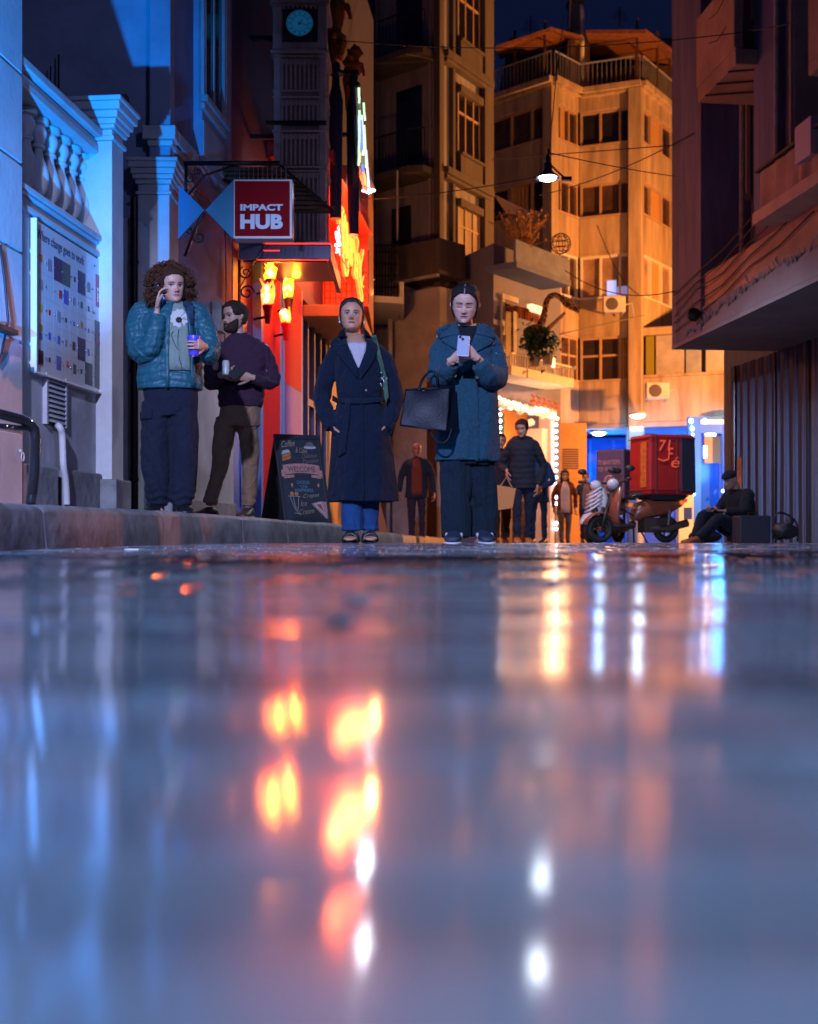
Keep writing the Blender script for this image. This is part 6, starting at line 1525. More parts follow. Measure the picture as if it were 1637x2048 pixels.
def person(loc, label, rot=0, group=None):
    """returns a frame whose origin is between the feet; the figure faces -y"""
    class Pn: pass
    p = Pn(); p.M = Matrix.Translation(loc)@Matrix.Rotation(R(rot), 4, 'Z'); p.label = label; p.group = group; return p
def body(p, mb, head, base, voxel=.0035, smooth=2, extra=None, **pk):
    """body mesh is the top-level object itself"""
    mk = 'p%d' % id(p)
    def paint(co, no): return head.paint(co, base, **pk)
    o = remesh_obj(mb, 'person', skin('tone'), None, voxel, smooth, paint=paint)
    o.matrix_world = p.M; MATW[o.name] = Matrix.Identity(4)   # children are written in local coordinates
    tag(o, p.label, 'person', p.group); p.o = o
    return o
def skeleton(mb, sh, el, wr_, hip, kn, an, pelvis, chest, neck, headp, fat=1.0):
    """one continuous body under the clothes: lists hold (left-in-image, right-in-image)"""
    for i in (0, 1):
        limb(mb, [V(chest)+(V(sh[i])-V(chest))*.5, sh[i], V(sh[i]).lerp(V(el[i]), .5), el[i], V(el[i]).lerp(V(wr_[i]), .4), wr_[i]], [.045*fat, .040*fat, .034*fat, .028*fat, .028*fat, .023], 12, 4)
        limb(mb, [V(pelvis)+(V(hip[i])-V(pelvis))*.8, V(hip[i]).lerp(V(kn[i]), .3), kn[i], V(kn[i]).lerp(V(an[i]), .35), an[i]], [.064*fat, .050*fat, .036*fat, .034*fat, .028], 12, 4)
    limb(mb, [V(pelvis)-V((0, 0, .05)), V(pelvis).lerp(V(chest), .5), chest, V(neck)-V((0, 0, .03))], [.10*fat, .095*fat, .105*fat, .06], 16, 4, squash=(1.15, .8))
    limb(mb, [V(neck)-V((0, -.01, .07)), neck, headp], [.062, .052, .050], 16, 4)

def hairmat(name, c, rough=.38): return mat('hair_'+name, c, max(rough, .5), bump=.8, bscale=240, var=.5, vscale=80, spec=.3)
def drape_bvh(o):
    me = o.data; return BVHTree.FromPolygons([v.co.copy() for v in me.vertices], [tuple(p.vertices) for p in me.polygons])
def drape(bvh, left, right, off=.004, n=14, m=6, thick=.006, frm=-1.0, name='trim', material=None, parent=None, k=3):
    """strip between two (x,z) polylines projected on a garment from the front"""
    def smooth(pl):
        q = crom([V((a, 0, b)) for a, b in pl], k); return [(v.x, v.z) for v in q]
    L, R_ = smooth(left), smooth(right); rows = []; last = -.15
    for a, b in zip(L, R_):
        r = []
        for j in range(m+1):
            x = a[0]+(b[0]-a[0])*j/m; z = a[1]+(b[1]-a[1])*j/m
            h = bvh.ray_cast(V((x, frm, z)), V((0, 1, 0)))
            y = h[0].y if h[0] is not None else None
            r.append([x, y, z])
        ys = [q[1] for q in r if q[1] is not None]; fb = sum(ys)/len(ys) if ys else last; last = fb
        for q in r:
            if q[1] is None: q[1] = fb
        rows.append([(q[0], q[1]-off, q[2]) for q in r])
    mb = MB(); mb.grid(rows); o = mb.build(name, material, parent, smooth=True)
    so = o.modifiers.new('s', 'SOLIDIFY'); so.thickness = thick; so.offset = 1 if False else -1
    # make sure thickness grows outwards
    me = o.data
    if me.polygons and me.polygons[len(me.polygons)//2].normal.y > 0: me.flip_normals()
    so.offset = 1.0; return o
def garment(p, mb, name, material, voxel=.007, smooth=4, disp=None): return remesh_obj(mb, name, material, p.o, voxel, smooth, disp=disp)
def button(bvh, x, z, r, material, parent, name='button'):
    h = bvh.ray_cast(V((x, -1, z)), V((0, 1, 0)))
    if h[0] is None: return
    mb = MB(); mb.lathe([(r, -.002), (r, .004), (r*.7, .006)], (x, h[0].y-.002, z), 12, rot=Matrix.Rotation(R(90), 3, 'X')); mb.build(name, material, parent)
def held(o, p, label, cat): return o

# ------------------------------------------------------------------ 1: woman with the phone in the long blue-grey coat
def phone_woman():
    Y = 7.7; s = FX/Y; X = (935-CX)/s
    def q(px, py, y=0): D = Y+y; return V(((px-CX)/FX*D-X, y, CH+(HY-py)/FX*D-gz(Y)))
    p = person((X, Y, gz(Y)), 'young woman in a long blue coat typing on a pale phone')
    hd = Head(q(929, 646, -.06), yaw=-6, pitch=17, roll=3, scale=1.02, w=1.06, jaw=.98, nose=.95)
    mb = MB()
    sh = [q(888, 668), q(978, 668)]; el = [q(875, 755, -.06), q(1002, 752, -.07)]; wv = [q(905, 722, -.30), q(950, 714, -.31)]
    hip = [q(910, 830), q(958, 830)]; kn = [q(908, 955, -.03), q(965, 955, .02)]; an = [q(912, 1062, -.02), q(964, 1062, .03)]
    skeleton(mb, sh, el, wv, hip, kn, an, q(934, 815), q(934, 700, .0), q(931, 655, .01), q(929, 632, 0))
    hd.add(mb)
    # hands wrapped around the phone
    hand(mb, q(905, 719, -.305), (.80, -.28, .42), (.10, .75, .45), -1, curls=[(28, 50, 25), (30, 55, 30), (34, 58, 30), (38, 60, 30)], thumb=(30, 10), s=.92, thumb_out=30)
    hand(mb, q(951, 712, -.315), (-.72, -.24, .50), (-.15, .75, .45), 1, curls=[(26, 50, 25), (30, 55, 30), (34, 58, 30), (38, 60, 30)], thumb=(25, 10), s=.92, thumb_out=40)
    for a in an: foot(mb, a, (0, -1), .22, .07, .038, .01)
    body(p, mb, hd, (.56, .32, .24), .0030, 1, brow=(.02, .012, .01), lip=(.26, .06, .07), closed=True)
    o = p.o
    hm = hairmat('black', (.010, .009, .012), .28)
    def keep(a, t):
        th = abs(a); line = .83-.20*th*th if th < 1.25 else (.52-1.3*(th-1.25) if th < 1.55 else .12)
        return (t-line)*18
    hd.cap(keep, lambda a, t: .011+.012*max(0, min(1, (t-.7)/.2)), name='hair', material=hm, parent=o)
    mb = MB(); c = hd.M@V((0, .105, .075)); mb.ball(c, .042, 14, sc3=(1.1, .8, 1.0)); mb.tube([hd.M@V((0, .08, .06)), hd.M@V((.02, .115, .0)), hd.M@V((.035, .11, -.07))], [.035, .03, .012], 10); mb.build('hair_bun', hm, o, smooth=True)
    mb = MB(); pts = [hd.M@(head_pt(.0, t, grow=.021, **hd.kw)) for i, t in enumerate((.80, .86, .91, .955, .985))]; mb.tube(pts, .003, 5); mb.build('hair_parting', mat('parting_skin', (.42, .27, .22), .6), o)
    mb = MB(); mb.ball(hd.M@V((.079, .012, .083)), .006, 8); mb.ball(hd.M@V((-.079, .012, .083)), .006, 8); mb.build('earring', mat('silver', (.8, .8, .8), .15, metal=1), o, smooth=True)
    # top under the coat
    blk = fabric('top_black', (.008, .009, .014))
    mb = MB(); torso(mb, [(q(0, 745).z, 0, .0, .15, .10, 2.2), (q(0, 700).z, 0, 0, .15, .105, 2.2), (q(0, 670).z, 0, .005, .12, .085, 2.2), (q(0, 658).z, -.005, .01, .078, .068, 2), (q(0, 654).z, -.01, .01, .066, .060, 2)]); top_ = garment(p, mb, 'sweater', blk, .008, 3)
    # coat
    coat = fabric('coat_wool_blue', (.015, .062, .098), .95, .45, 220, .5, .3)
    mb = MB()
    z = lambda py: (1087-py)/s
    torso(mb, [(z(922), -.008, .01, .205, .150, 2.3), (z(880), -.005, .01, .202, .150, 2.3), (z(820), 0, .005, .196, .146, 2.3), (z(760), 0, .0, .188, .140, 2.4), (z(710), .0, 0, .180, .130, 2.4), (z(680), .0, 0, .168, .120, 2.4), (z(664), .0, .01, .150, .095, 2.2), (z(652), -.01, .02, .095, .080, 2), (z(646), -.015, .025, .075, .068, 2)], 48)
    for i, k in ((0, -1), (1, 1)):
        pxs = ((908, 892, 881, 879, 890, 903), (962, 977, 988, 992, 977, 958))[i]; pys = (678, 687, 716, 752, 752, 726)
        limb(mb, [q(a, b, c_) for a, b, c_ in zip(pxs, pys, (.01, .005, 0, -.05, -.17, -.258))], [.064, .073, .076, .076, .064, .053], 20, 5)
    def disp(co, no):
        zz = co[:, 2]; d = wr(co, 3, .005, 13, (1, 1, .5))+crs(co, 41, .007, 9, (1, 1, .6)); low = np.clip((z(760)-zz)/.5, 0, 1); th = np.arctan2(co[:, 1], co[:, 0])
        d += low*.010*np.sin(th*7+2.0*np.sin(zz*4))*np.clip(1-np.abs(no[:, 2]), 0, 1)
        sl = (np.abs(co[:, 0]) > .12) & (zz > z(790)) & (zz < z(690)); d += sl*wr(co, 31, .007, 26, (1, 1, 1.6))
        # front overlap edge
        d += np.where((co[:, 1] < 0) & (co[:, 0] > .045+.0*zz) & (zz < z(735)), .010, 0)
        return d
    c = garment(p, mb, 'coat', coat, .0055, 2, disp); bv = drape_bvh(c)
    # open V neckline showing the black top and the throat
    def x(px): return (px-935)/s
    sk = mat('throat_skin', (.50, .30, .235), .5)
    drape(bv, [(x(916), z(650)), (x(917), z(655)), (x(918), z(660))], [(x(953), z(650)), (x(952), z(655)), (x(951), z(660))], .006, thick=.004, name='throat', material=sk, parent=o)
    drape(bv, [(x(916), z(655)), (x(918), z(668)), (x(922), z(682)), (x(932), z(704))], [(x(953), z(655)), (x(950), z(668)), (x(944), z(682)), (x(936), z(704))], .008, thick=.003, name='neckline', material=blk, parent=o)
    # collar and lapels
    for sgn, E in ((-1, [(915, 650), (915, 658), (918, 672), (924, 690), (934, 708)]), (1, [(955, 650), (954, 658), (950, 672), (945, 690), (937, 708)])):
        outer = [(904, 650), (888, 656), (872, 666), (880, 681), (905, 690), (932, 716)] if sgn < 0 else [(963, 650), (975, 655), (988, 664), (986, 682), (965, 691), (940, 716)]
        inner = [E[0], E[0], E[1], E[2], E[3], E[4]]
        # collar part
        drape(bv, [(x(a), z(b)) for a, b in outer[:4]], [(x(a), z(b)) for a, b in (E[0], E[1], E[2], (E[2][0], E[2][1]+3))], .014, thick=.012, name='collar', material=coat, parent=o, m=8)
        drape(bv, [(x(a), z(b)) for a, b in ((outer[3][0]+sgn*-3, outer[3][1]+1), (outer[4][0]-sgn*-14, outer[4][1]+2), (outer[5][0], outer[5][1]))], [(x(a), z(b)) for a, b in (E[2], E[3], E[4])], .008, thick=.008, name='lapel', material=coat, parent=o, m=8)
    bm_ = mat('coat_button', (.01, .012, .02), .3)
    for px, py in ((908, 760), (951, 764), (985, 690), (905, 697)): button(bv, x(px), z(py), .014, bm_, o)
    drape(bv, [(x(950), z(735)), (x(951), z(800)), (x(953), z(921))], [(x(953), z(735)), (x(954), z(800)), (x(957), z(921))], .006, thick=.006, name='front_edge', material=coat, parent=o, m=2)
    # cuffs
    # trousers
    tr = fabric('trousers_teal_stripe', (.006, .015, .026), .9)
    mb = MB(); torso(mb, [(z(930), 0, .0, .16, .11, 2.3), (z(860), 0, .005, .17, .115, 2.3), (z(820), 0, .005, .15, .10, 2.3)])
    limb(mb, [q(910, 850), q(910, 930, -.01), q(911, 1000, -.03), q(912, 1050, -.03), q(912, 1074, -.03)], [.10, .105, .103, .100, .098], 22, 5)
    limb(mb, [q(958, 850, .02), q(961, 930, .04), q(966, 1000, .06), q(967, 1050, .06), q(968, 1072, .05)], [.10, .102, .098, .092, .088], 22, 5)
    def dt(co, no): th = np.arctan2(co[:, 1], co[:, 0]-np.where(co[:, 0] < 0, -.08, .09)); return wr(co, 5, .006, 12, (1, 1, .5))+crs(co, 45, .012, 9, (1, 1, .5))+.0015*np.sin(th*22)*(co[:, 2] < .6)+.006*np.sin(th*5+co[:, 2]*4)
    garment(p, mb, 'trousers', tr, .0065, 3, dt)
    # sneakers
    sn = mat('sneaker_navy', (.02, .03, .06), .6); wh = mat('sneaker_white', (.7, .7, .72), .5)
    for i, (a, d) in enumerate(((q(911, 1062, -.05), (-.15, -1)), (q(966, 1062, .02), (.12, -1)))):
        mb = MB(); foot(mb, a, d, .27, .095, .052, .012); shoe = mb.build('shoe', sn, o, smooth=True)
        mb = MB(); foot(mb, a, d, .285, .028, .056, .0); mb.build('sole', wh, shoe, smooth=True)
        mb = MB(); dd = V((d[0], d[1], 0)).normalized(); sx = V((-dd.y, dd.x, 0))
        for k in (-1, 1): mb.tube([a+dd*.0+sx*k*.044+V((0, 0, .03-a.z)), a+dd*.07+sx*k*.047+V((0, 0, .062-a.z)), a+dd*.13+sx*k*.043+V((0, 0, .03-a.z))], .010, 6)
        mb.build('stripe', wh, shoe, smooth=True)
    p.Y = Y
    # phone: thing of its own, held
    ph = thing('phone', p.M@q(927, 700, -.39), 'pale blue phone held in both hands by the woman in the long coat', 'phone')
    rt = Matrix.Rotation(R(-26), 3, 'X')@Matrix.Rotation(R(5), 3, 'Y'); c0 = p.M@q(927, 692, -.395)
    mb = MB(); mb.obox(c0, .074, .009, .150, rt); mb.build('case', mat('phone_case', (.34, .38, .52), .25), ph, bevel=.004)
    mb = MB()
    for dx, dz in ((-.022, .060), (-.006, .046)): mb.lathe([(.0085, -.003), (.0085, .003)], c0+rt@V((dx, -.007, dz)), 12, rot=rt@Matrix.Rotation(R(90), 3, 'X'))
    mb.build('lens', M['blackpaint'], ph)
    # tote bag
    bg_ = thing('tote_bag', p.M@V(q(858, 865, -.2)), 'black leather tote bag hanging from the forearm of the woman with the phone', 'bag')
    lea = mat('leather_navy', (.004, .007, .015), .5, bump=.2, bscale=60, spec=.25)
    P_ = lambda px, py, y: p.M@q(px, py, y)
    f_ = [P_(801, 850, -.33), P_(893, 862, -.36), P_(916, 850, -.20), P_(822, 846, -.17), P_(812, 780, -.29), P_(899, 776, -.31), P_(911, 772, -.21), P_(828, 778, -.19)]
    # subdivided sides via grid between bottom and top
    rows = []
    for i in range(9):
        t = i/8; lo, hi = f_[:4], f_[4:]; ring = []
        for a in range(4):
            A0, B0 = V(lo[a]).lerp(V(hi[a]), t), V(lo[(a+1) % 4]).lerp(V(hi[(a+1) % 4]), t)
            for j in range(8):
                u = j/8; pt = A0.lerp(B0, u); bul = math.sin(math.pi*u)*math.sin(math.pi*t); nrm = V((0, -1, 0)) if a == 0 else (V((1, 0, 0)) if a == 1 else (V((0, 1, 0)) if a == 2 else V((-1, 0, 0))))
                pt = pt+nrm*bul*(.022 if a in (0, 2) else -.030)+V((0, 0, -.012*math.sin(math.pi*u)*(1 if t > .9 else 0))); ring.append(pt)
        rows.append(ring)
    mb = MB(); mb.ring(rows); mb.build('body', lea, bg_, smooth='auto', bevel=0)
    mb = MB()
    for a in range(2):
        mb.tube([V(f_[a*1 if a == 0 else 1]).lerp(V(f_[4 if a == 0 else 5]), t)+V((0, -.004, 0)) for t in (0, .5, 1)], .004, 5)
    mb.tube([V(f_[0]), V(f_[1]), V(f_[2])], .006, 6); mb.tube([V(f_[4]), V(f_[5]), V(f_[6]), V(f_[7])], .005, 6, closed=True); mb.build('piping', lea, bg_, smooth=True)
    mb = MB()
    for y_ in (-.30, -.21): mb.tube(crom([P_(838, 782, y_), P_(843, 764, y_+.02), P_(852, 750, -.24), P_(864, 742, -.22), P_(874, 752, -.23), P_(874, 780, y_)], 4), .0085, 7)
    mb.tube(crom([P_(858, 856, -.31), P_(868, 876, -.31), P_(884, 886, -.305), P_(897, 878, -.30), P_(904, 856, -.30)], 4), .0065, 7)
    mb.build_each('handle', lea, bg_, smooth=True)
phone_woman()

# ------------------------------------------------------------------ 2: woman in dark navy belted coat
def belt_woman():
    Y = 8.0; s = FX/Y; X0 = 718; X = (X0-CX)/s; B = 1086
    def q(px, py, y=0): D = Y+y; return V(((px-CX)/FX*D-X, y, CH+(HY-py)/FX*D-gz(Y)))
    z = lambda py: (B-py)/s; x = lambda px: (px-X0)/s
    p = person((X, Y, gz(Y)), 'older woman in a long dark navy belted coat, hands in her pockets')
    hd = Head(q(704, 665, -.035), yaw=2, pitch=-8, roll=0, scale=.97, w=1.03, jaw=1.1, nose=1.15)
    mb = MB(); sh = [q(682, 706), q(750, 706)]; el = [q(648, 788, .02), q(788, 788, .02)]; wv = [q(660, 840, -.04), q(777, 840, -.04)]
    hip = [q(700, 850), q(742, 850)]; kn = [q(704, 965, -.02), q(738, 965, .02)]; an = [q(706, 1062, -.03), q(738, 1062, .03)]
    skeleton(mb, sh, el, wv, hip, kn, an, q(720, 840), q(716, 720), q(708, 676, .015), q(705, 652, .01), 1.05)
    hd.add(mb)
    hand(mb, q(664, 846, -.045), (.25, -.0, -1), (1, 0, 0), 1, curl=(20, 25, 15), s=.85); hand(mb, q(773, 846, -.045), (-.25, -.0, -1), (-1, 0, 0), -1, curl=(20, 25, 15), s=.85)
    for a, d in ((an[0], (-.1, -1)), (an[1], (.12, -1))): foot(mb, a, d, .225, .06, .042, .018)
    body(p, mb, hd, (.50, .24, .14), .0034, 1, brow=(.05, .03, .025), lip=(.24, .07, .06), iris=(.05, .09, .16)); o = p.o
    hm = hairmat('dark_grey', (.022, .018, .018), .35)
    def keep(a, t):
        th = abs(a); line = .85-.17*th*th if th < 1.25 else (.58-1.4*(th-1.25) if th < 1.55 else .14)
        return (t-line)*18
    hd.cap(keep, lambda a, t: .010+.012*max(0, min(1, (t-.75)/.2)), name='hair', material=hm, parent=o)
    mb = MB(); mb.ball(hd.M@V((0, .11, .11)), .038, 12); mb.build('hair_bun', hm, o, smooth=True)
    mb = MB()
    for k in (-1, 1): mb.ball(hd.M@V((k*.083, .008, .078)), .008, 8)
    mb.build('earring', mat('pearl', (.8, .75, .7), .2), o, smooth=True)
    # coat
    coat = fabric('coat_wool_navy', (.0035, .010, .027), .93, .7, 220, .35, .3)
    mb = MB()
    torso(mb, [(z(1003), .035, .0, .228, .165, 2.3), (z(960), .03, 0, .222, .16, 2.3), (z(900), .02, 0, .205, .15, 2.3), (z(850), .01, 0, .188, .14, 2.3), (z(800), .005, 0, .152, .120, 2.3), (z(760), 0, 0, .156, .120, 2.3), (z(725), 0, 0, .166, .120, 2.4), (z(700), 0, .005, .164, .108, 2.3), (z(684), 0, .01, .135, .092, 2.1), (z(672), -.012, .015, .085, .075, 2), (z(668), -.025, .015, .07, .065, 2)], 48)
    for k, xs in ((-1, (682, 670, 654, 645, 655, 665)), (1, (750, 763, 781, 790, 781, 772))):
        ys = (698, 708, 750, 792, 835, 858); yy = (0, 0, .01, .02, -.03, -.055); rad = (.074, .074, .070, .066, .058, .05)
        limb(mb, [q(a, b+(4 if k > 0 and b < 720 else 0), c) for a, b, c in zip(xs, ys, yy)], (.058, .061, .062, .060, .055, .05), 20, 5)
    def disp(co, no):
        zz = co[:, 2]; d = wr(co, 13, .004, 14, (1, 1, .5))+crs(co, 43, .010, 10, (1, 1, .6)); low = np.clip((z(800)-zz)/.6, 0, 1); th = np.arctan2(co[:, 1], co[:, 0]-.02)
        d += low*.012*np.sin(th*6+1.5*np.sin(zz*3+1))*np.clip(1-np.abs(no[:, 2]), 0, 1); d -= .010*np.exp(-((zz-z(800))/.02)**2)*(np.abs(co[:, 0]) < .2)
        sl = np.abs(co[:, 0]) > .17; d += sl*(zz > z(860))*wr(co, 33, .007, 24, (1, 1, 1.6))
        return d
    c = garment(p, mb, 'coat', coat, .0055, 2, disp); bv = drape_bvh(c)
    sk = mat('chest_skin', (.38, .19, .12), .5); top = fabric('top_white', (.42, .40, .44), .85, .2)
    drape(bv, [(x(692), z(668)), (x(694), z(678)), (x(697), z(690))], [(x(726), z(668)), (x(729), z(678)), (x(733), z(690))], .006, thick=.004, name='throat', material=sk, parent=o)
    drape(bv, [(x(696), z(688)), (x(702), z(705)), (x(710), z(722)), (x(718), z(740))], [(x(734), z(688)), (x(733), z(705)), (x(727), z(722)), (x(720), z(740))], .008, thick=.004, name='top', material=top, parent=o, m=8)
    L1 = [(x(692), z(664)), (x(676), z(674)), (x(662), z(688)), (x(668), z(700)), (x(690), z(728)), (x(718), z(762))]; R1 = [(x(693), z(662)), (x(693), z(672)), (x(696), z(688)), (x(702), z(705)), (x(710), z(724)), (x(720), z(746))]
    drape(bv, L1, R1, .010, thick=.008, name='lapel', material=coat, parent=o, m=8)
    L2 = [(x(727), z(662)), (x(731), z(672)), (x(735), z(688)), (x(734), z(705)), (x(728), z(724)), (x(720), z(745))]; R2 = [(x(728), z(664)), (x(742), z(672)), (x(756), z(686)), (x(753), z(712)), (x(742), z(736)), (x(722), z(764))]
    drape(bv, L2, R2, .012, thick=.009, name='lapel', material=coat, parent=o, m=8)
    drape(bv, [(x(668), z(796)), (x(700), z(801)), (x(735), z(801)), (x(774), z(794))], [(x(668), z(806)), (x(700), z(811)), (x(735), z(811)), (x(774), z(804))], .012, thick=.008, name='belt', material=coat, parent=o, m=4)
    drape(bv, [(x(694), z(803)), (x(690), z(840)), (x(684), z(885)), (x(680), z(916))], [(x(704), z(803)), (x(702), z(840)), (x(696), z(890)), (x(694), z(908))], .014, thick=.008, name='belt_end', material=coat, parent=o, m=4)
    drape(bv, [(x(722), z(765)), (x(724), z(830)), (x(726), z(920)), (x(728), z(1002))], [(x(726), z(765)), (x(728), z(830)), (x(730), z(920)), (x(732), z(1002))], .008, thick=.007, name='front_edge', material=coat, parent=o, m=2)
    for a, b, c_, d in ((660, 846, 668, 872), (786, 846, 779, 872)): drape(bv, [(x(a), z(b)), (x(c_), z(d))], [(x(a+6), z(b)), (x(c_+6), z(d))], .008, thick=.006, name='pocket_welt', material=coat, parent=o, m=2)
    button(bv, x(734), z(784), .010, mat('coat_button_dark', (.02, .02, .03), .25), o)
    # jeans rolled over sandals
    jn = fabric('jeans_blue', (.012, .055, .17), .85, .4, 200); mb = MB()
    limb(mb, [q(702, 900), q(704, 980, -.02), q(705, 1040, -.035), q(706, 1060, -.035)], [.085, .075, .072, .074], 18, 5); limb(mb, [q(740, 900, .01), q(739, 980, .02), q(738, 1040, .03), q(738, 1060, .03)], [.085, .072, .066, .066], 18, 5)
    garment(p, mb, 'jeans', jn, .0065, 2, lambda co, no: wr(co, 8, .004, 28, (1, 1, 1.4))+.005*np.exp(-((co[:, 2]-z(1058))/.012)**2))
    bk = mat('sandal_black', (.012, .012, .016), .4)
    for a, d in ((an[0], (-.1, -1)), (an[1], (.12, -1))):
        dd = V((d[0], d[1], 0)).normalized(); sx = V((-dd.y, dd.x, 0)); a = V(a)
        mb = MB(); foot(mb, a, d, .245, .024, .050, .0); sd = mb.build('sandal', bk, o, smooth=True)
        mb = MB()
        for f_, h_, rr in ((.05, .075, .010), (.105, .052, .014)):
            arc = [a+dd*f_+sx*(.047*math.cos(t))+V((0, 0, h_*math.sin(t)+.012-a.z)) for t in [math.pi*i/10 for i in range(11)]]; mb.tube(arc, rr, 6)
        mb.build('strap', bk, sd, smooth=True)
    # shoulder bag with green strap
    b = thing('shoulder_bag', p.M@q(770, 790, -.13), 'green webbing bag strap with silver buckles over the shoulder of the older woman', 'bag')
    pts = [(748, 676), (752, 690), (757, 712), (763, 735), (769, 758), (771, 780), (773, 800)]; P_ = []
    for px, py in pts:
        h = bv.ray_cast(V((x(px), -1, z(py))), V((0, 1, 0))); P_.append(p.M@V((x(px), (h[0].y if h[0] is not None else -.10)-.012, z(py))))
    gm = fabric('strap_green', (.05, .12, .08), .7, .3, 150)
    mb = MB(); mb.tube(crom(P_, 3), .011, 6, squash=(.45, 1.2)); mb.tube([v+V((.012, -.004, 0)) for v in crom(P_, 3)], .008, 6); mb.build('strap', gm, b, smooth=True)
    mb = MB(); r_ = random.Random(3); c0 = V(P_[4])
    for k in range(16): e = V((r_.gauss(0, .012), -.012-r_.random()*.01, r_.gauss(0, .034))); mb.ball(c0+e, r_.uniform(.005, .010), 7)
    mb.tube([c0+V((-.02, -.015, .03)), c0+V((.02, -.015, .03)), c0+V((.02, -.015, -.03)), c0+V((-.02, -.015, -.03))], .004, 6, closed=True); mb.build('buckle', mat('buckle_silver', (.75, .78, .8), .18, metal=1), b, smooth=True)
    mb = MB(); mb.tube([V(P_[5]), V(P_[6]), V(P_[6])+V((.003, 0, -.03))], [.012, .009, .002], 6); mb.build('strap_end', gm, b, smooth=True)
belt_woman()

# ------------------------------------------------------------------ 3: curly haired person with quilted teal jacket
def curly_person():
    Y = 8.0; s = FX/Y; X0 = 340; X = (X0-CX)/s; B = 1022; zb = kh(Y)-.004
    B = HY-(zb-CH)*s
    k_ = (B-513)/(1022-513)           # keep the head at its height in the picture
    def zx(py, D): z_ = CH+(HY-py)/FX*D-zb; z0 = CH+(HY-1022)/FX*Y-zb; return z_-z0*max(0, 1-z_/1.6)
    def z(py): return zx(py, Y)
    x = lambda px: (px-X0)/s
    def q(px, py, y=0): return V(((px-CX)/FX*(Y+y)-X, y, zx(py, Y+y)))
    p = person((X, Y, zb), 'curly haired person in a teal quilted jacket with phone and purple cup')
    hd = Head(q(346, 606, -.03), yaw=30, pitch=4, roll=-4, scale=1.0, w=1.02, jaw=1.08)
    mb = MB(); sh = [q(290, 625, .0), q(384, 628)]; el = [q(288, 700, -.10), q(412, 700, -.02)]; wv = [q(314, 624, -.12), q(388, 691, -.245)+V((.070, 0, 0))]
    hip = [q(318, 790), q(362, 790)]; kn = [q(312, 900, -.02), q(368, 900, .0)]; an = [q(312, 1000, -.0), q(362, 1000, .02)]
    skeleton(mb, sh, el, wv, hip, kn, an, q(340, 770), q(338, 650), q(342, 618, .01), q(345, 592, .01), 1.1)
    hd.add(mb)
    hand(mb, q(315, 617, -.12), (.12, -.10, 1), (.85, .10, -.10), -1, curls=[(10, 30, 20), (14, 36, 22), (18, 40, 25), (22, 45, 25)], thumb=(15, 10), s=.95, thumb_out=35)
    hand(mb, q(388, 690, -.262)+V((.066, 0, 0)), (-.30, -.95, .05), (-1, .25, 0), 1, curls=[(20, 45, 30), (22, 48, 30), (24, 50, 30), (26, 50, 30)], thumb=(25, 20), s=.95)
    for a in an: foot(mb, a, (.3, -1), .22, .07, .04, .01)
    body(p, mb, hd, (.56, .33, .26), .0034, 1, brow=(.10, .05, .03), lip=(.40, .14, .13), iris=(.05, .06, .05)); o = p.o
    # curly hair: many small coils around the head
    hm = hairmat('auburn_curls', (.12, .045, .022), .6)
    r_ = random.Random(21); mb = MB(); c = hd.M@V((0, .03, .12))
    Mr = hd.M.to_3x3()
    for k in range(2300):
        d = V((r_.gauss(0, 1), r_.gauss(0, 1), r_.gauss(0, 1))).normalized()
        if d.z < -.75: continue
        fr_ = max(0, -d.y)
        if d.y < -.15 and d.z < .60 and abs(d.x) < .74: continue
        rad = V((.170, .150, .155)); rr = r_.uniform(.60, 1.0)**.5
        if d.z < 0: rr *= 1.0+.12*min(1, -d.z*1.5)
        if d.y < -.3: rr *= .84
        pt = c+Mr@V((d.x*rad.x*rr, d.y*rad.y*rr, d.z*rad.z*rr-(.02 if d.z < 0 else 0)))
        ax = (d+V((r_.gauss(0, .4), r_.gauss(0, .4), r_.gauss(0, .4)-.5))).normalized(); e1 = ax.orthogonal().normalized(); e2 = ax.cross(e1); cr = r_.uniform(.006, .011); L_ = r_.uniform(.03, .055); ph = r_.uniform(0, 6.28)
        P_ = [pt+ax*(L_*(i/9-.5))+(e1*math.cos(ph+i*1.3)+e2*math.sin(ph+i*1.3))*cr for i in range(10)]
        mb.tube(P_, .0026, 4, cap=False)
    mb.build('hair', hm, o, smooth=True)
    def keep(a, t):
        th = abs(a); line = .80-.1*th*th if th < .9 else (.72-1.4*(th-.9) if th < 1.4 else .02); return (t-line)*16
    hd.cap(keep, .012, name='hair_under', material=hairmat('auburn_base', (.05, .02, .012), .8), parent=o)
    # t-shirt (inner) and jacket
    ts = fabric('tshirt_sage', (.20, .27, .24), .85, .2)
    mb = MB(); torso(mb, [(z(742), .02, 0, .155, .115, 2.2), (z(700), .02, 0, .150, .115, 2.2), (z(660), .01, 0, .155, .118, 2.3), (z(628), .0, 0, .15, .10, 2.3), (z(616), .0, .005, .10, .08, 2), (z(610), 0, .01, .07, .065, 2)]); t_ = garment(p, mb, 'tshirt', ts, .007, 3, lambda co, no: wr(co, 4, .003, 20))
    jk = fabric('jacket_teal', (.018, .105, .145), .42, .12, 60, .1, .15)
    mb = MB()
    torso(mb, [(z(775), .0, .01, .212, .140, 2.5), (z(755), .0, .01, .215, .145, 2.5), (z(710), .0, .005, .205, .142, 2.4), (z(670), .0, .0, .200, .138, 2.4), (z(640), .0, 0, .195, .125, 2.4), (z(618), .0, .008, .155, .10, 2.2), (z(608), .0, .015, .10, .085, 2), (z(600), 0, .02, .085, .075, 2)], 48)
    limb(mb, [q(300, 622), q(284, 628), q(277, 660, -.02), q(282, 700, -.08), q(302, 690, -.14), q(312, 658, -.14), q(315, 630, -.125)], [.08, .085, .080, .082, .072, .060, .050], 20, 5)
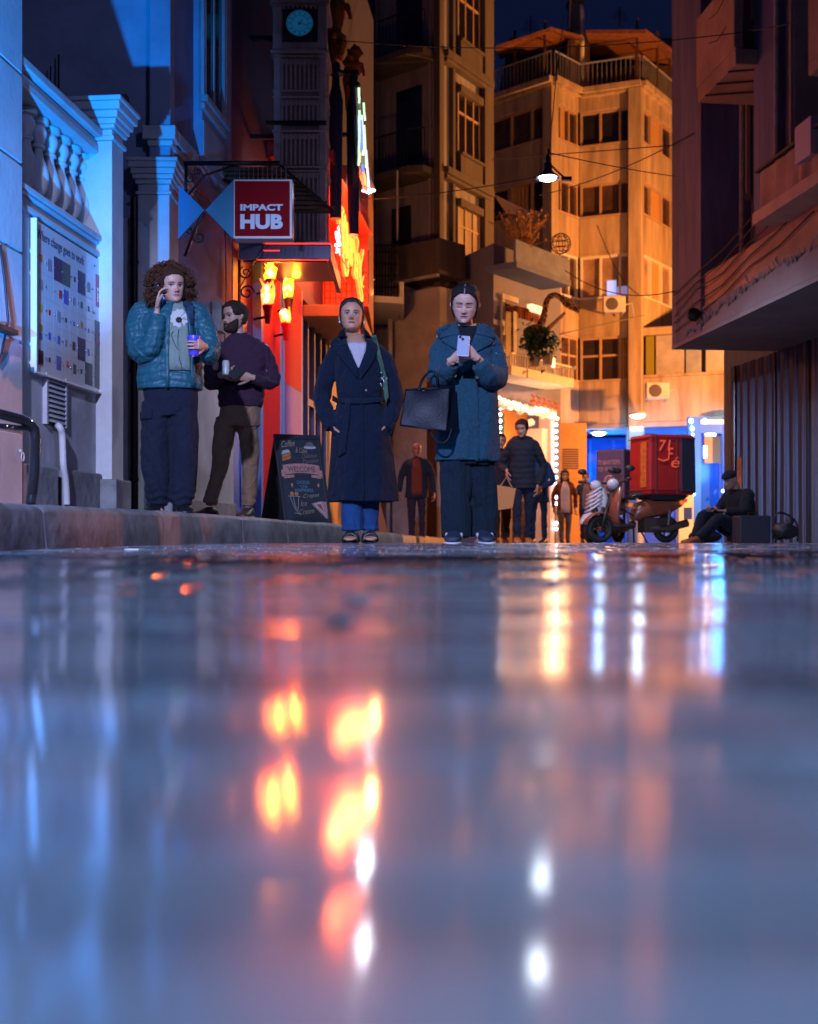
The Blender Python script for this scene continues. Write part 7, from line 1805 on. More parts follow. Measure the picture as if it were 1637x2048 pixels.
    limb(mb, [q(380, 622), q(396, 630), q(410, 660, 0), q(420, 695, -.03), q(418, 706, -.12), q(411, 696, -.20)], [.08, .080, .076, .076, .066, .056], 20, 5)
    def disp(co, no):
        zz = co[:, 2]; ax = np.abs(co[:, 0]); body_ = (ax < .20)
        f = zz*2*np.pi/.052+np.where(body_, ax*14, 0)
        d = .0075*np.abs(np.sin(f*.5))**.6-.004
        arm = ~body_; d = np.where(arm, .0070*np.abs(np.sin((zz*1.0+co[:, 1]*.9)*np.pi/.045))**.6-.003, d); d += wr(co, 6, .003, 30)+crs(co, 53, .010, 16); d = np.where(zz < z(768), .002, d); return d
    c = garment(p, mb, 'jacket', jk, .005, 1, disp); bv = drape_bvh(c)
    drape(bv, [(x(352), z(606)), (x(348), z(640)), (x(346), z(690)), (x(346), z(742))], [(x(368), z(604)), (x(380), z(640)), (x(385), z(690)), (x(388), z(742))], .010, thick=.004, name='tshirt_front', material=ts, parent=o, m=8)
    tf = drape_bvh(c)
    fl = mat('print_white', (.50, .50, .50), .8); bkp = mat('print_black', (.01, .012, .015), .8)
    def disc(cx_, cy_, r0, r1, nm, m_, off, pet=0):
        mb = MB(); n = 36; ring = []; 
        for j in range(n):
            a = 2*math.pi*j/n; rr = 1+.10*math.sin(a*pet) if pet else 1; xx, zz = x(cx_)+r0*rr*math.cos(a), z(cy_)+r1*rr*math.sin(a)
            h = tf.ray_cast(V((xx, -1, zz)), V((0, 1, 0))); ring.append((xx, (h[0].y if h[0] is not None else -.14)-off, zz))
        h = tf.ray_cast(V((x(cx_), -1, z(cy_))), V((0, 1, 0))); cc = (x(cx_), h[0].y-off-.001, z(cy_)); mb.add(ring+[cc], [(j, (j+1) % n, n) for j in range(n)]); mb.build(nm, m_, o, smooth=True)
    disc(366, 641, .055, .062, 'flower_print', fl, .0165, 11); disc(366, 645, .020, .020, 'flower_centre', bkp, .018, 7)
    mb = MB(); 
    for pts in (((366, 664), (364, 690), (368, 722), (372, 738)), ((356, 668), (352, 676), (360, 696), (367, 705))):
        P_ = []
        for a, b in pts: h = tf.ray_cast(V((x(a), -1, z(b))), V((0, 1, 0))); P_.append(V((x(a), (h[0].y if h[0] is not None else -.14)-.0165, z(b))))
        mb.tube(crom(P_, 3), .0022, 5)
    mb.build('stem_print', bkp, o)
    # jacket front edges, open collar
    for L_, R_ in (([(346, 604), (343, 640), (340, 690), (341, 776)], [(353, 602), (349, 640), (347, 690), (347, 776)]), ([(368, 604), (380, 640), (386, 690), (388, 773)], [(378, 602), (388, 640), (392, 690), (394, 773)])):
        drape(bv, [(x(a), z(b)) for a, b in L_], [(x(a), z(b)) for a, b in R_], .012, thick=.012, name='front_edge', material=jk, parent=o, m=3)
    nv = fabric('jacket_lining', (.008, .03, .07), .6)
    drape(bv, [(x(368), z(611)), (x(373), z(617)), (x(380), z(630)), (x(386), z(655))], [(x(382), z(607)), (x(390), z(612)), (x(394), z(624)), (x(390), z(655))], .016, thick=.010, name='collar', material=nv, parent=o, m=4)
    # trousers
    tr = fabric('cargo_trousers_navy', (.010, .014, .030), .9); mb = MB()
    torso(mb, [(z(830), .005, .01, .175, .12, 2.3), (z(780), .005, .01, .18, .125, 2.3), (z(748), .01, .01, .165, .115, 2.3), (z(738), .01, .0, .16, .11, 2.3)])
    limb(mb, [q(314, 800), q(310, 880, -.02), q(312, 950, -.02), q(314, 992, -.01), q(314, 1004, 0)], [.102, .098, .092, .080, .066], 20, 5); limb(mb, [q(364, 800), q(369, 880), q(368, 950), q(362, 992), q(360, 1004)], [.100, .096, .090, .078, .064], 20, 5)
    def dt(co, no): zz = co[:, 2]; return wr(co, 9, .005, 18, (1, 1, .8))+crs(co, 47, .014, 12, (1, 1, .9))+.006*np.sin(zz*120+np.sin(co[:, 0]*40)*1.5)*np.clip((.22-zz)/.12, 0, 1)
    tro = garment(p, mb, 'trousers', tr, .0065, 2, dt); bt = drape_bvh(tro)
    drape(bt, [(x(285), z(820)), (x(286), z(838))], [(x(312), z(818)), (x(312), z(835))], .006, thick=.006, name='pocket_flap', material=tr, parent=o, m=4)
    bo = mat('boots_black', (.010, .010, .014), .35)
    for a, d in ((an[0], (.05, -1)), (an[1], (.45, -1))):
        mb = MB(); foot(mb, V(a)+V((0, -.01, 0)), d, .28, .10, .052, .0); mb.lathe([(.055, .02), (.055, .10), (.06, .14)], (a.x, a.y+.01, 0), 14); mb.build('boot', bo, o, smooth='auto')
    # phone and cup
    ph = thing('phone', p.M@q(343, 585, -.15), 'blue phone held to the ear of the curly haired person', 'phone')
    rt = hd.M.to_3x3()@Matrix.Rotation(R(-12), 3, 'X')@Matrix.Rotation(R(-20), 3, 'Y'); c0 = p.M@(hd.M@V((-.096, -.012, .070)))
    mb = MB(); mb.obox(c0, .012, .070, .145, p.M.to_3x3()@rt); mb.build('case', mat('phone_blue', (.02, .14, .36), .3), ph, bevel=.004)
    cp = thing('cup', p.M@q(389, 708, -.32), 'purple plastic cup held by the curly haired person', 'cup')
    mb = MB(); mb.lathe([(.030, 0), (.031, .002), (.042, .105), (.044, .107), (.044, .128), (.042, .128), (.038, .10), (.030, .01)], p.M@q(388, 709, -.315), 28, cap=False); mb.lathe([(.030, .001), (.030, .004)], p.M@q(388, 709, -.315), 20); mb.build('wall', mat('cup_purple', (.10, .07, .62), .3), cp, smooth='auto')
curly_person()

# ------------------------------------------------------------------ 4: bearded man
def bearded_man():
    Y = 9.6; s = FX/Y; X0 = 487; X = (X0-CX)/s; zb = .183
    B = HY-(zb-CH)*s; k_ = (B-593)/(1030-593)
    zx = lambda py, D: (lambda z_, z0: z_-z0*max(0, 1-z_/1.6))(CH+(HY-py)/FX*D-zb, CH+(HY-1030)/FX*Y-zb)
    z = lambda py: zx(py, Y); x = lambda px: (px-X0)/s
    def q(px, py, y=0): return V(((px-CX)/FX*(Y+y)-X, y, zx(py, Y+y)))
    p = person((X, Y, zb), 'bearded man in a dark plum sweater and brown trousers looking left, holding a phone')
    hd = Head(q(470, 662, -.02), yaw=-48, pitch=2, scale=1.02, w=1.0, jaw=1.05)
    mb = MB(); sh = [q(440, 695, .0), q(528, 695, 0)]; el = [q(424, 765, -.04), q(540, 760, -.02)]; wv = [q(448, 745, -.25), q(500, 752, -.26)]
    hip = [q(455, 820), q(496, 820)]; kn = [q(440, 915, -.03), q(500, 920, .04)]; an = [q(418, 1004, -.05), q(497, 1008, .05)]
    skeleton(mb, sh, el, wv, hip, kn, an, q(478, 810), q(484, 715), q(480, 675, .015), q(473, 650, .01), 1.12)
    hd.add(mb)
    hand(mb, q(444, 747, -.25), (.75, -.25, .15), (.1, .7, .35), -1, curls=[(25, 45, 25)]*4, thumb=(25, 10), s=1.0); hand(mb, q(503, 752, -.26), (-.85, -.2, .12), (-.1, .75, .3), 1, curls=[(25, 45, 25)]*4, thumb=(25, 10), s=1.0)
    for a, d in ((an[0], (-.7, -1)), (an[1], (-.1, -1))): foot(mb, a, d, .24, .07, .04, .01)
    body(p, mb, hd, (.46, .27, .20), .0036, 1, brow=(.02, .012, .01), lip=(.28, .10, .09), iris=(.03, .02, .015)); o = p.o
    hm = hairmat('dark_brown', (.035, .020, .014), .6); r_ = random.Random(2)
    def keep(a, t):
        th = abs(a); line = .80 if th < .75 else (.80-1.3*(th-.75) if th < 1.0 else (.50 if th < 1.75 else .22)); return (t-line)*14
    hd.cap(keep, lambda a, t: .014+.010*max(0, t-.6), name='hair', material=hm, parent=o, noisef=lambda a, t: r_.gauss(0, .0015))
    def kb(a, t):
        th = abs(a)
        if t > .46: return -1
        up = .15+.13*min(1, th/.55) if th < .55 else (.28+.12*min(1, (th-.55)/.7))
        if .235 < t < .275 and th < .40: return 1
        if th > 1.55: return -1
        return (up-t)*16
    hd.cap(kb, lambda a, t: .010+.010*max(0, .2-t)/.2, name='beard', material=hm, parent=o, noisef=lambda a, t: r_.gauss(0, .0015))
    sw = fabric('sweater_plum', (.045, .018, .040), .9, .4, 200, .3); mb = MB()
    torso(mb, [(z(812), -.02, 0, .170, .118, 2.3), (z(800), -.02, 0, .185, .128, 2.3), (z(770), -.01, 0, .188, .130, 2.3), (z(730), .0, 0, .198, .132, 2.4), (z(700), .0, 0, .192, .122, 2.4), (z(680), -.01, .008, .145, .095, 2.2), (z(670), -.03, .012, .090, .078, 2), (z(666), -.032, .012, .072, .066, 2)], 44)
    limb(mb, [q(446, 692), q(433, 700), q(425, 735, 0), q(424, 765, -.05), q(434, 758, -.15), q(441, 750, -.215)], [.078, .076, .066, .062, .050, .042], 18, 5); limb(mb, [q(518, 697), q(530, 706), q(541, 733), q(545, 760, -.03), q(528, 762, -.14), q(508, 755, -.225)], [.062, .068, .064, .062, .050, .042], 18, 5)
    garment(p, mb, 'sweater', sw, .006, 2, lambda co, no: wr(co, 17, .0045, 17, (1, 1, .8))+crs(co, 49, .012, 13)+.003*np.sin(co[:, 2]*90+np.sin(co[:, 0]*20)*2)*(np.abs(co[:, 0]) > .15))
    tr = fabric('chinos_brown', (.26, .15, .09), .85, .35, 160); mb = MB()
    torso(mb, [(z(850), -.03, .0, .165, .115, 2.3), (z(825), -.03, .0, .165, .115, 2.3), (z(805), -.02, .0, .158, .108, 2.3)])
    limb(mb, [q(454, 835), q(446, 880, -.03), q(440, 925, -.03), q(428, 970, -.04), q(419, 1002, -.05)], [.090, .085, .070, .062, .060], 18, 5); limb(mb, [q(494, 835), q(499, 880, .02), q(501, 925, .04), q(499, 970, .05), q(498, 1006, .05)], [.090, .083, .070, .062, .058], 18, 5)
    garment(p, mb, 'trousers', tr, .0065, 2, lambda co, no: wr(co, 11, .004, 20)+crs(co, 51, .012, 12, (1, 1, .7))+.005*np.sin(co[:, 2]*90+co[:, 0]*20)*np.clip((.25-co[:, 2])/.15, 0, 1)+.004*np.sin(co[:, 2]*60+np.abs(co[:, 0])*90)*np.exp(-((co[:, 2]-z(850))/.05)**2))
    sho = mat('shoe_brown', (.06, .03, .02), .5); wh = mat('shoe_sole', (.35, .33, .32), .6)
    for a, d in ((an[0], (-.75, -.8)), (an[1], (-.15, -1))):
        mb = MB(); foot(mb, a, d, .28, .085, .050, .012); f = mb.build('shoe', sho, o, smooth=True); mb = MB(); foot(mb, a, d, .29, .026, .054, 0); mb.build('sole', wh, f, smooth=True)
    mb = MB(); mb.tube([q(509, 755, -.225)+V((0, .034*math.cos(t), .034*math.sin(t))) for t in [i*.63 for i in range(10)]], .011, 8, closed=True); mb.build('wristwatch', M['blackpaint'], o, smooth=True)
    ph = thing('phone', p.M@q(474, 745, -.33), 'black phone in the hands of the bearded man', 'phone'); mb = MB(); mb.obox(p.M@q(474, 742, -.325), .075, .010, .14, Matrix.Rotation(R(50), 3, 'Y')@Matrix.Rotation(R(-30), 3, 'X')); mb.build('case', M['blackpaint'], ph, bevel=.004)
    cn = thing('drink_can', p.M@q(451, 745, -.31), 'pale drink can held by the bearded man beside his phone', 'can'); mb = MB(); mb.lathe([(.024, 0), (.030, .006), (.030, .10), (.024, .112), (.024, .114)], p.M@q(452, 748, -.345), 18); mb.build('can_body', mat('can_pale', (.45, .50, .45), .35), cn, smooth='auto')
bearded_man()

# ------------------------------------------------------------------ background walkers
def walker(px, base, Y, label, head_top, spec, group='people walking towards the camera'):
    """generic clothed walker scaled to the height seen in the photo"""
    s = FX/Y; X = (px-CX)/s; g = gz(Y); H = (base-head_top)/s; k = H/1.76
    p = person((X, Y, g), label, spec.get('rot', 0), group); st = spec.get('stride', .10)
    S = lambda a, b, c: V((a*k, b*k, c*k))
    hx = spec.get('hx', 0)
    HH_ = spec.get('hair', 'short'); hd = Head(S(hx, -.03, 1.515), yaw=spec.get('yaw', 0), pitch=spec.get('pitch', 0), scale=k*1.10, w=1.0)
    mb = MB(); hw = spec.get('hands', [(-.27, -.02, .84), (.27, -.02, .84)]); ew = spec.get('elbows', [(-.275, .03, 1.10), (.275, .03, 1.10)])
    sh = [S(-.17, 0, 1.42), S(.17, 0, 1.42)]; el = [S(*e) for e in ew]; wv = [S(*e) for e in hw]; hip = [S(-.09, 0, .9), S(.09, 0, .9)]
    kn = [S(-.09, -st, .50), S(.10, st*.4, .50)]; an = [S(-.09, -st*1.2, .09), S(.09, st*1.3, .09)]
    skeleton(mb, sh, el, wv, hip, kn, an, S(0, 0, .93), S(0, 0, 1.3), S(hx*.6, .015, 1.49), S(hx, .01, 1.58), k)
    hd.add(mb)
    for i, (w_, sd) in enumerate(zip(wv, (1, -1))): hand(mb, w_, spec.get('hdir', [(0, -.15, -1), (0, -.15, -1)])[i], (1 if i == 0 else -1, .2, 0), sd, curl=(22, 30, 18), s=k*.95)
    for a in an: foot(mb, a, (0, -1), .22*k, .07*k, .04*k, .01)
    body(p, mb, hd, spec.get('skin', (.42, .25, .18)), .0055, 1, lip=(.28, .10, .09)); o = p.o
    if HH_ != 'bald':
        hm = hairmat(spec.get('hname', 'dark'), spec.get('hcol', (.015, .010, .008)), .5)
        long_ = HH_ == 'long'
        def keep(a, t):
            th = abs(a); line = .78-.05*th if th < .8 else (.74-1.2*(th-.8) if th < 1.1 else (.0 if long_ else .40)) ; return (t-line)*14
        r_ = random.Random(int(px)); hd.cap(keep, .024 if long_ else .012, name='hair', material=hm, parent=o, noisef=(lambda a, t: r_.gauss(0, .004)) if long_ else None)
        if long_:
            mb = MB()
            for i in range(60): a = r_.uniform(1.0, 5.28); c = V((math.sin(a)*.085, -math.cos(a)*.08+.02, .09)); mb.tube([hd.M@c, hd.M@(c+V((r_.gauss(0, .01), .01, -.06))), hd.M@(c*1.1+V((r_.gauss(0, .015), .01, -.13)))], [.012*k, .012*k, .004*k], 5)
            mb.build('hair_lock', hm, o, smooth=True)
    hem = spec.get('hem', .82); jc = spec.get('jacket', (.01, .014, .03)); jr = spec.get('bulk', 1.0)
    jm = fabric(spec.get('jname', 'jacket')+'_cloth', jc, .8, .2, 80); mb = MB()
    torso(mb, [tuple([a*k if i != 5 else a for i, a in enumerate(r)]) for r in [(hem, 0, .0, .19*jr, .13*jr, 2.4), (hem+.12, 0, 0, .178*jr, .130*jr, 2.4), (1.15, 0, 0, .168*jr, .125*jr, 2.4), (1.30, 0, 0, .178*jr, .125*jr, 2.4), (1.41, 0, 0, .175*jr, .110*jr, 2.3), (1.46, hx*.3, .01, .12*jr, .09, 2.1), (1.52, hx*.6, .015, .08, .075, 2)]], 36)
    for i in (0, 1):
        sgn = -1 if i == 0 else 1; e, w_ = el[i], wv[i]
        limb(mb, [S(sgn*.11, 0, 1.42), S(sgn*.165, 0, 1.40), V(sh[i]).lerp(e, .6)+S(sgn*.01, 0, 0), e, V(e).lerp(w_, .55), V(e).lerp(w_, .93)], [.066*k*jr, .068*k*jr, .060*k*jr, .054*k*jr, .048*k*jr, .041*k*jr], 14, 4)
    q_ = spec.get('quilt')
    c = garment(p, mb, 'jacket', jm, .009, 2, lambda co, no: wr(co, int(px), .006, 16)+crs(co, int(px)+9, .014, 11)+(.006*np.abs(np.sin(co[:, 2]*38)) if q_ else 0)); bv = drape_bvh(c)
    if 'shirt' in spec:
        sm = fabric(spec['jname']+'_shirt', spec['shirt'], .85, .2, 90); ww = spec.get('open', .075)*k
        drape(bv, [(-.04*k, 1.50*k), (-ww, 1.30*k), (-ww*1.1, 1.1*k), (-ww*1.1, (hem+.04)*k)], [(.04*k, 1.50*k), (ww, 1.30*k), (ww*1.1, 1.1*k), (ww*1.1, (hem+.04)*k)], .008, thick=.006, name='shirt', material=sm, parent=o, m=8)
    tm = fabric(spec.get('jname', 'j')+'_trousers', spec.get('trousers', (.015, .015, .03)), .85, .3, 120); mb = MB()
    torso(mb, [tuple([a*k if i != 5 else a for i, a in enumerate(r)]) for r in [(.78, 0, 0, .165, .115, 2.3), (.90, 0, 0, .17, .12, 2.3), (1.0, 0, 0, .155, .11, 2.3)]])
    tw = spec.get('wide', 1.0)
    for i in (0, 1): limb(mb, [V(hip[i])-S(0, 0, .05), V(hip[i]).lerp(kn[i], .5), kn[i], V(kn[i]).lerp(an[i], .5), V(an[i])+S(0, 0, .0)], [.088*k, .083*k*tw, .068*k*tw, .062*k*tw, .058*k*tw], 14, 4)
    garment(p, mb, 'trousers', tm, .009, 2, lambda co, no: wr(co, int(px)+1, .005, 20)+crs(co, int(px)+19, .014, 12))
    sm = mat(spec.get('jname', 'j')+'_shoe', spec.get('shoe', (.012, .012, .015)), .5)
    for a in an: mb = MB(); foot(mb, a, (0, -1), .27*k, .10*k, .052*k, .0); mb.build('shoe', sm, o, smooth=True)
    return p, S, bv
def scenery_people():
    walker(834, 1083, 21, 'bald man in an open dark jacket over a rust red sweater', 883, dict(hair='bald', jacket=(.012, .022, .035), shirt=(.16, .035, .02), trousers=(.03, .018, .035), jname='bald_man', stride=.03, open=.085, hands=[(-.31, -.02, .88), (.31, -.05, .86)], elbows=[(-.28, .04, 1.14), (.28, .04, 1.14)], skin=(.30, .14, .09), bulk=1.12, hem=.80))
    p, S, bv = walker(1046, 1087, 17.3, 'young man in a dark hooded jacket carrying a paper bag', 840, dict(jacket=(.010, .014, .026), trousers=(.012, .018, .04), jname='young_man', yaw=-25, pitch=16, stride=.09, hands=[(-.24, -.16, 1.02), (.20, -.10, .80)], elbows=[(-.29, .06, 1.10), (.30, .03, 1.08)], shoe=(.50, .12, .03), bulk=1.06, hem=.78, quilt=True, skin=(.42, .22, .16), wide=1.1))
    mb = MB(); hp = S(0, .02, 1.46)   # hood behind the neck
    mb.tube([hp+V((.14*math.cos(t)*1.0, .02-.07*math.sin(t)*-1, .03*math.sin(t))) for t in [math.pi*i/8-.0 for i in range(9)]], [.03, .045, .055, .06, .062, .06, .055, .045, .03], 10); mb.build('hood', fabric('hood_cloth', (.010, .014, .026)), p.o, smooth=True)
    b = thing('paper_bag', p.M@S(-.26, -.22, .66), 'brown paper carrier bag in the hand of the young man', 'bag')
    mb = MB(); c = p.M@S(-.27, -.20, .82); w_, h, d_ = .125, .36, .07
    P_ = [c+V((-w_*.75, -d_, -h)), c+V((w_*.85, -d_*.9, -h+.03)), c+V((w_*.85, d_*.9, -h+.03)), c+V((-w_*.75, d_, -h)), c+V((-w_, -d_*.7, 0)), c+V((w_*1.25, -d_*.6, -.05)), c+V((w_*1.25, d_*.6, -.05)), c+V((-w_, d_*.7, 0))]
    mb.hexa(P_); mb.build('body', mat('kraft_paper', (.45, .20, .07), .8, bump=.3, bscale=14), b, bevel=.004)
    mb = MB(); hh = p.M@S(-.24, -.18, .93)
    for dy in (-.04, .04): mb.tube([c+V((-.06, dy, -.01)), hh+V((-.01, dy*.3, 0)), c+V((.10, dy, -.03))], .005, 5)
    mb.build('handle', mat('kraft_cord', (.4, .25, .12), .8), b)
    walker(1001, 1086, 18.6, 'person in a dark coat mostly hidden behind the woman with the phone', 868, dict(jacket=(.010, .012, .022), trousers=(.06, .025, .018), jname='hidden_walker', stride=.12, bulk=1.15, hem=.72, wide=1.25, shoe=(.20, .05, .02)))
    walker(1078, 1086, 22, 'person in a bright blue jacket and jeans behind the young man with the bag', 893, dict(jacket=(.012, .08, .24), trousers=(.02, .08, .22), jname='blue_walker', rot=-30, stride=.05, hands=[(-.10, -.30, 1.02), (.16, -.28, 1.0)], elbows=[(-.27, .0, 1.12), (.28, 0, 1.12)], hx=-.06, bulk=1.1, wide=.95, hem=.74))
    walker(1130, 1086, 28, 'woman in a white jumper and open brown patterned jacket walking', 941, dict(hair='long', hcol=(.035, .018, .012), hname='brown_long', jacket=(.13, .04, .03), shirt=(.60, .55, .60), open=.10, trousers=(.14, .15, .20), jname='white_jumper', stride=.10, hem=.70, bulk=1.08, skin=(.50, .32, .24), wide=1.15))
    walker(1172, 1086, 28.6, 'man in an open blue jacket over a grey shirt beside the woman in white', 946, dict(hair='short', hcol=(.08, .05, .04), hname='grey_short', jacket=(.012, .040, .09), shirt=(.20, .16, .20), open=.09, trousers=(.015, .018, .03), jname='blue_jacket_man', stride=.06, hem=.80, skin=(.42, .24, .17)))
scenery_people()
def seated_person():
    Y = 15.2; s = FX/Y; X0 = 1478; X = (X0-CX)/s; g = gz(Y)
    p = person((X, Y, g), 'person in dark clothes and a cap sitting low with a dark bag by the shutters', -62)
    hd = Head(V((0, -.10, .70)), pitch=22, scale=.95); mb = MB()
    sh = [V((-.17, .0, .60)), V((.17, 0, .60))]; el = [V((-.24, -.14, .40)), V((.24, -.14, .40))]; wv = [V((-.12, -.36, .40)), V((.12, -.36, .40))]
    hip = [V((-.09, .02, .12)), V((.09, .02, .12))]; kn = [V((-.16, -.42, .36)), V((.14, -.44, .30))]; an = [V((-.12, -.62, .06)), V((.12, -.78, .06))]
    skeleton(mb, sh, el, wv, hip, kn, an, V((0, .04, .14)), V((0, .02, .48)), V((0, -.03, .66)), V((0, -.07, .76)), 1.05); hd.add(mb)
    hand(mb, wv[0], (.5, -.8, .1), (0, .3, 1), -1, s=.9); hand(mb, wv[1], (-.5, -.8, .1), (0, .3, 1), 1, s=.9)
    for a in an: foot(mb, a, (0, -1), .22, .07, .04, .0)
    body(p, mb, hd, (.30, .17, .12), .006, 1); o = p.o; dk = fabric('seated_cloth', (.003, .004, .009))
    mb = MB(); torso(mb, [(.02, 0, .05, .19, .16, 2.4), (.25, 0, .04, .19, .15, 2.4), (.50, 0, .02, .21, .15, 2.4), (.60, 0, .0, .19, .12, 2.3), (.68, 0, -.02, .10, .09, 2)])
    for i, sg in ((0, -1), (1, 1)): limb(mb, [V((sg*.12, 0, .60)), sh[i], V(sh[i]).lerp(el[i], .6), el[i], V(el[i]).lerp(wv[i], .9)], [.08, .082, .072, .066, .05], 14, 4)
    garment(p, mb, 'jacket', dk, .010, 2, lambda co, no: wr(co, 3, .007, 14))
    mb = MB()
    for i in (0, 1): limb(mb, [hip[i], V(hip[i]).lerp(kn[i], .5), kn[i], V(kn[i]).lerp(an[i], .5), an[i]], [.10, .09, .078, .07, .065], 14, 4)
    garment(p, mb, 'trousers', fabric('seated_trousers', (.003, .005, .014)), .010, 2, lambda co, no: wr(co, 4, .006, 18))
    for a in an: mb = MB(); foot(mb, a, (0, -1), .28, .10, .052, 0); mb.build('shoe', mat('seated_shoe', (.2, .06, .03), .5), o, smooth=True)
    hd.cap(lambda a, t: (t-.62)*14, .02, name='cap', material=dk, parent=o)
seated_person()
# ------------------------------------------------------------------ sandwich board
def a_board():
    Y = 10.6; s = FX/Y; zb = kh(Y)-.004
    n = V((.37, -.93, 0)); e = V((.93, .37, 0)); base = V(((596-CX)/s, Y+.12, zb))
    t = thing('sandwich_board', base, 'black chalkboard sandwich board reading WELCOME, drawn with cakes and ice cream', 'sandwich board')
    h = .78; top = base+V((-.02, 0, h)); w_ = .42
    fb = base+n*.30*.62+V((.03, 0, 0)); bb = base-n*.32+V((-.06, 0, 0))
    def panel(bot, tp, th, sgn, name, m_):
        up = (tp-bot).normalized(); nn = e.cross(up)*-sgn; mb = MB()
        P_ = [bot-e*w_/2, bot+e*w_/2, tp+e*w_/2, tp-e*w_/2]; q = [p-nn*th for p in P_]
        mb.add([tuple(p) for p in P_+q], [(0, 1, 2, 3), (7, 6, 5, 4), (0, 4, 5, 1), (1, 5, 6, 2), (2, 6, 7, 3), (3, 7, 4, 0)]); return mb.build(name, m_, t, bevel=.003), up, nn
    cb = mat('chalkboard', (.012, .018, .026), .5, var=.3, vscale=12)
    fr, up, nn = panel(fb, top, .016, -1, 'front_panel', cb)
    if nn.y > 0: nn = -nn
    panel(bb, top+V((0, .012, 0)), .016, 1, 'back_panel', M['blackpaint'])
    L_ = (top-fb).length
    def P(a, b, d=.003): return fb-e*w_/2+e*(w_*a)+up*(L_*b)+nn*d
    mb = MB()
    for a0, a1, b0, b1 in ((-.01, .05, -.02, 1.01), (.95, 1.01, -.02, 1.01), (.052, .948, .955, 1.01), (.052, .948, -.0, .045)):
        mb.hexa([P(a0, b0, .009), P(a1, b0, .009), P(a1, b0, -.02), P(a0, b0, -.02), P(a0, b1, .009), P(a1, b1, .009), P(a1, b1, -.02), P(a0, b1, -.02)])
    mb.build('frame', mat('board_frame_black', (.010, .012, .018), .45), t, bevel=.002)
    mb = MB(); mb.tube([base-e*.2-n*.25+V((0, 0, .2)), base-e*.2+n*.1+V((0, 0, .2))], .004, 4); mb.build('stay', M['black'], t)
    ch = lambda nme, c: mat('chalk_'+nme, c, .9, bump=.4, bscale=90, var=.4, vscale=60)
    tan, blue, pink, orange, white, grey = ch('tan', (.30, .24, .16)), ch('blue', (.10, .24, .34)), ch('pink', (.45, .22, .18)), ch('orange', (.45, .18, .05)), ch('white', (.42, .42, .45)), ch('grey', (.14, .12, .12))
    T = lambda s_, a, b, w2, h2, m_, rise=0, **k: text('lettering', s_, P(a, b, .0035), e+up*rise, up, w2*w_, h2*L_, m_, fr, .001, **k)
    T('Coffee', .13, .855, .30, .075, tan, .15, shear=.4); T('& Cake', .42, .80, .26, .065, tan, -.05, shear=.4)
    T('Delicious', .55, .735, .34, .05, grey, .1, shear=.3, bold=.01); T('Pancakes', .55, .675, .36, .05, grey, .1, shear=.3, bold=.01)
    # ribbon
    mb = MB(); N_ = 12; lo, hi = [], []
    for i in range(N_+1): a = .10+.80*i/N_; c = .02*math.sin(math.pi*i/N_); lo.append(P(a, .545+c, .0045)); hi.append(P(a, .655+c, .0045))
    mb.grid([lo, hi])
    for a in ((.05, .13), (.87, .96)): mb.add([P(a[0], .52, .004), P(a[1], .52, .004), P(a[1], .60, .004), P(a[0], .60, .004)], [(0, 1, 2, 3)])
    mb.add([P(.10, .50, .0042), P(.32, .515, .0042), P(.32, .545, .0042), P(.10, .54, .0042)], [(0, 1, 2, 3)]); mb.add([P(.70, .515, .0042), P(.92, .50, .0042), P(.90, .54, .0042), P(.70, .545, .0042)], [(0, 1, 2, 3)])
    mb.build('ribbon', pink, fr)
    text('lettering', 'WELCOME', P(.20, .578, .0055), e, up, .60*w_, .062*L_, mat('chalk_dark', (.03, .03, .05), .9), fr, .001)
    T('CHOOSE', .36, .44, .28, .038, blue); T('YOUR', .42, .395, .16, .033, blue); T('HAPPINESS', .30, .35, .40, .036, blue)
    T('Crepes', .46, .265, .36, .055, tan, .12, shear=.4); T('Ice', .38, .185, .14, .060, tan, .12, shear=.4); T('Cream', .32, .085, .34, .060, tan, .14, shear=.4)
    def poly(pts, m_, name, d=.004): mb = MB(); mb.add([P(a, b, d) for a, b in pts], [tuple(range(len(pts)))]); mb.build(name, m_, fr)
    poly([(.11, .70), (.30, .73), (.31, .80), (.12, .77)], orange, 'cake_drawing'); poly([(.10, .775), (.31, .805), (.26, .835), (.14, .82)], white, 'cake_icing_drawing', .0045)
    poly([(.13, .735), (.30, .762), (.30, .770), (.13, .743)], ch('brown', (.16, .05, .03)), 'cake_filling_drawing', .0048)
    poly([(.62+.13+.14*math.cos(k*.52), .885+.020*math.sin(k*.52)-.02) for k in range(12)], white, 'plate_drawing'); poly([(.64, .875), (.86, .875), (.80, .925), (.70, .925)], grey, 'dome_drawing', .0046)
    # sundae glass outline and slice
    mb = MB()
    for pts in (((.13, .30), (.40, .295)), ((.17, .30), (.22, .20), (.27, .13)), ((.36, .30), (.33, .20), (.30, .13)), ((.24, .29), (.26, .20), (.28, .14)), ((.22, .105), (.36, .105)), ((.285, .13), (.285, .105))): mb.tube([P(a, b, .004) for a, b in pts], .0022, 4)
    mb.build('glass_drawing', white, fr)
    for a, b in ((.22, .325), (.32, .325)): poly([(a+.045*math.cos(k*.628), b+.026*math.sin(k*.628)) for k in range(10)], orange, 'scoop_drawing')
    poly([(.62, .215), (.82, .245), (.97, .235), (.93, .03)], pink, 'slice_drawing'); poly([(.67, .212), (.84, .232), (.90, .08)], white, 'slice_cream_drawing', .0046); poly([(.72, .205), (.82, .215), (.87, .12)], ch('rust', (.30, .08, .04)), 'slice_filling_drawing', .0052)
    for a in (.22, .80): poly([(a, .44), (a+.05, .45), (a+.045, .41), (a+.02, .40)], pink, 'petal_drawing')
a_board()
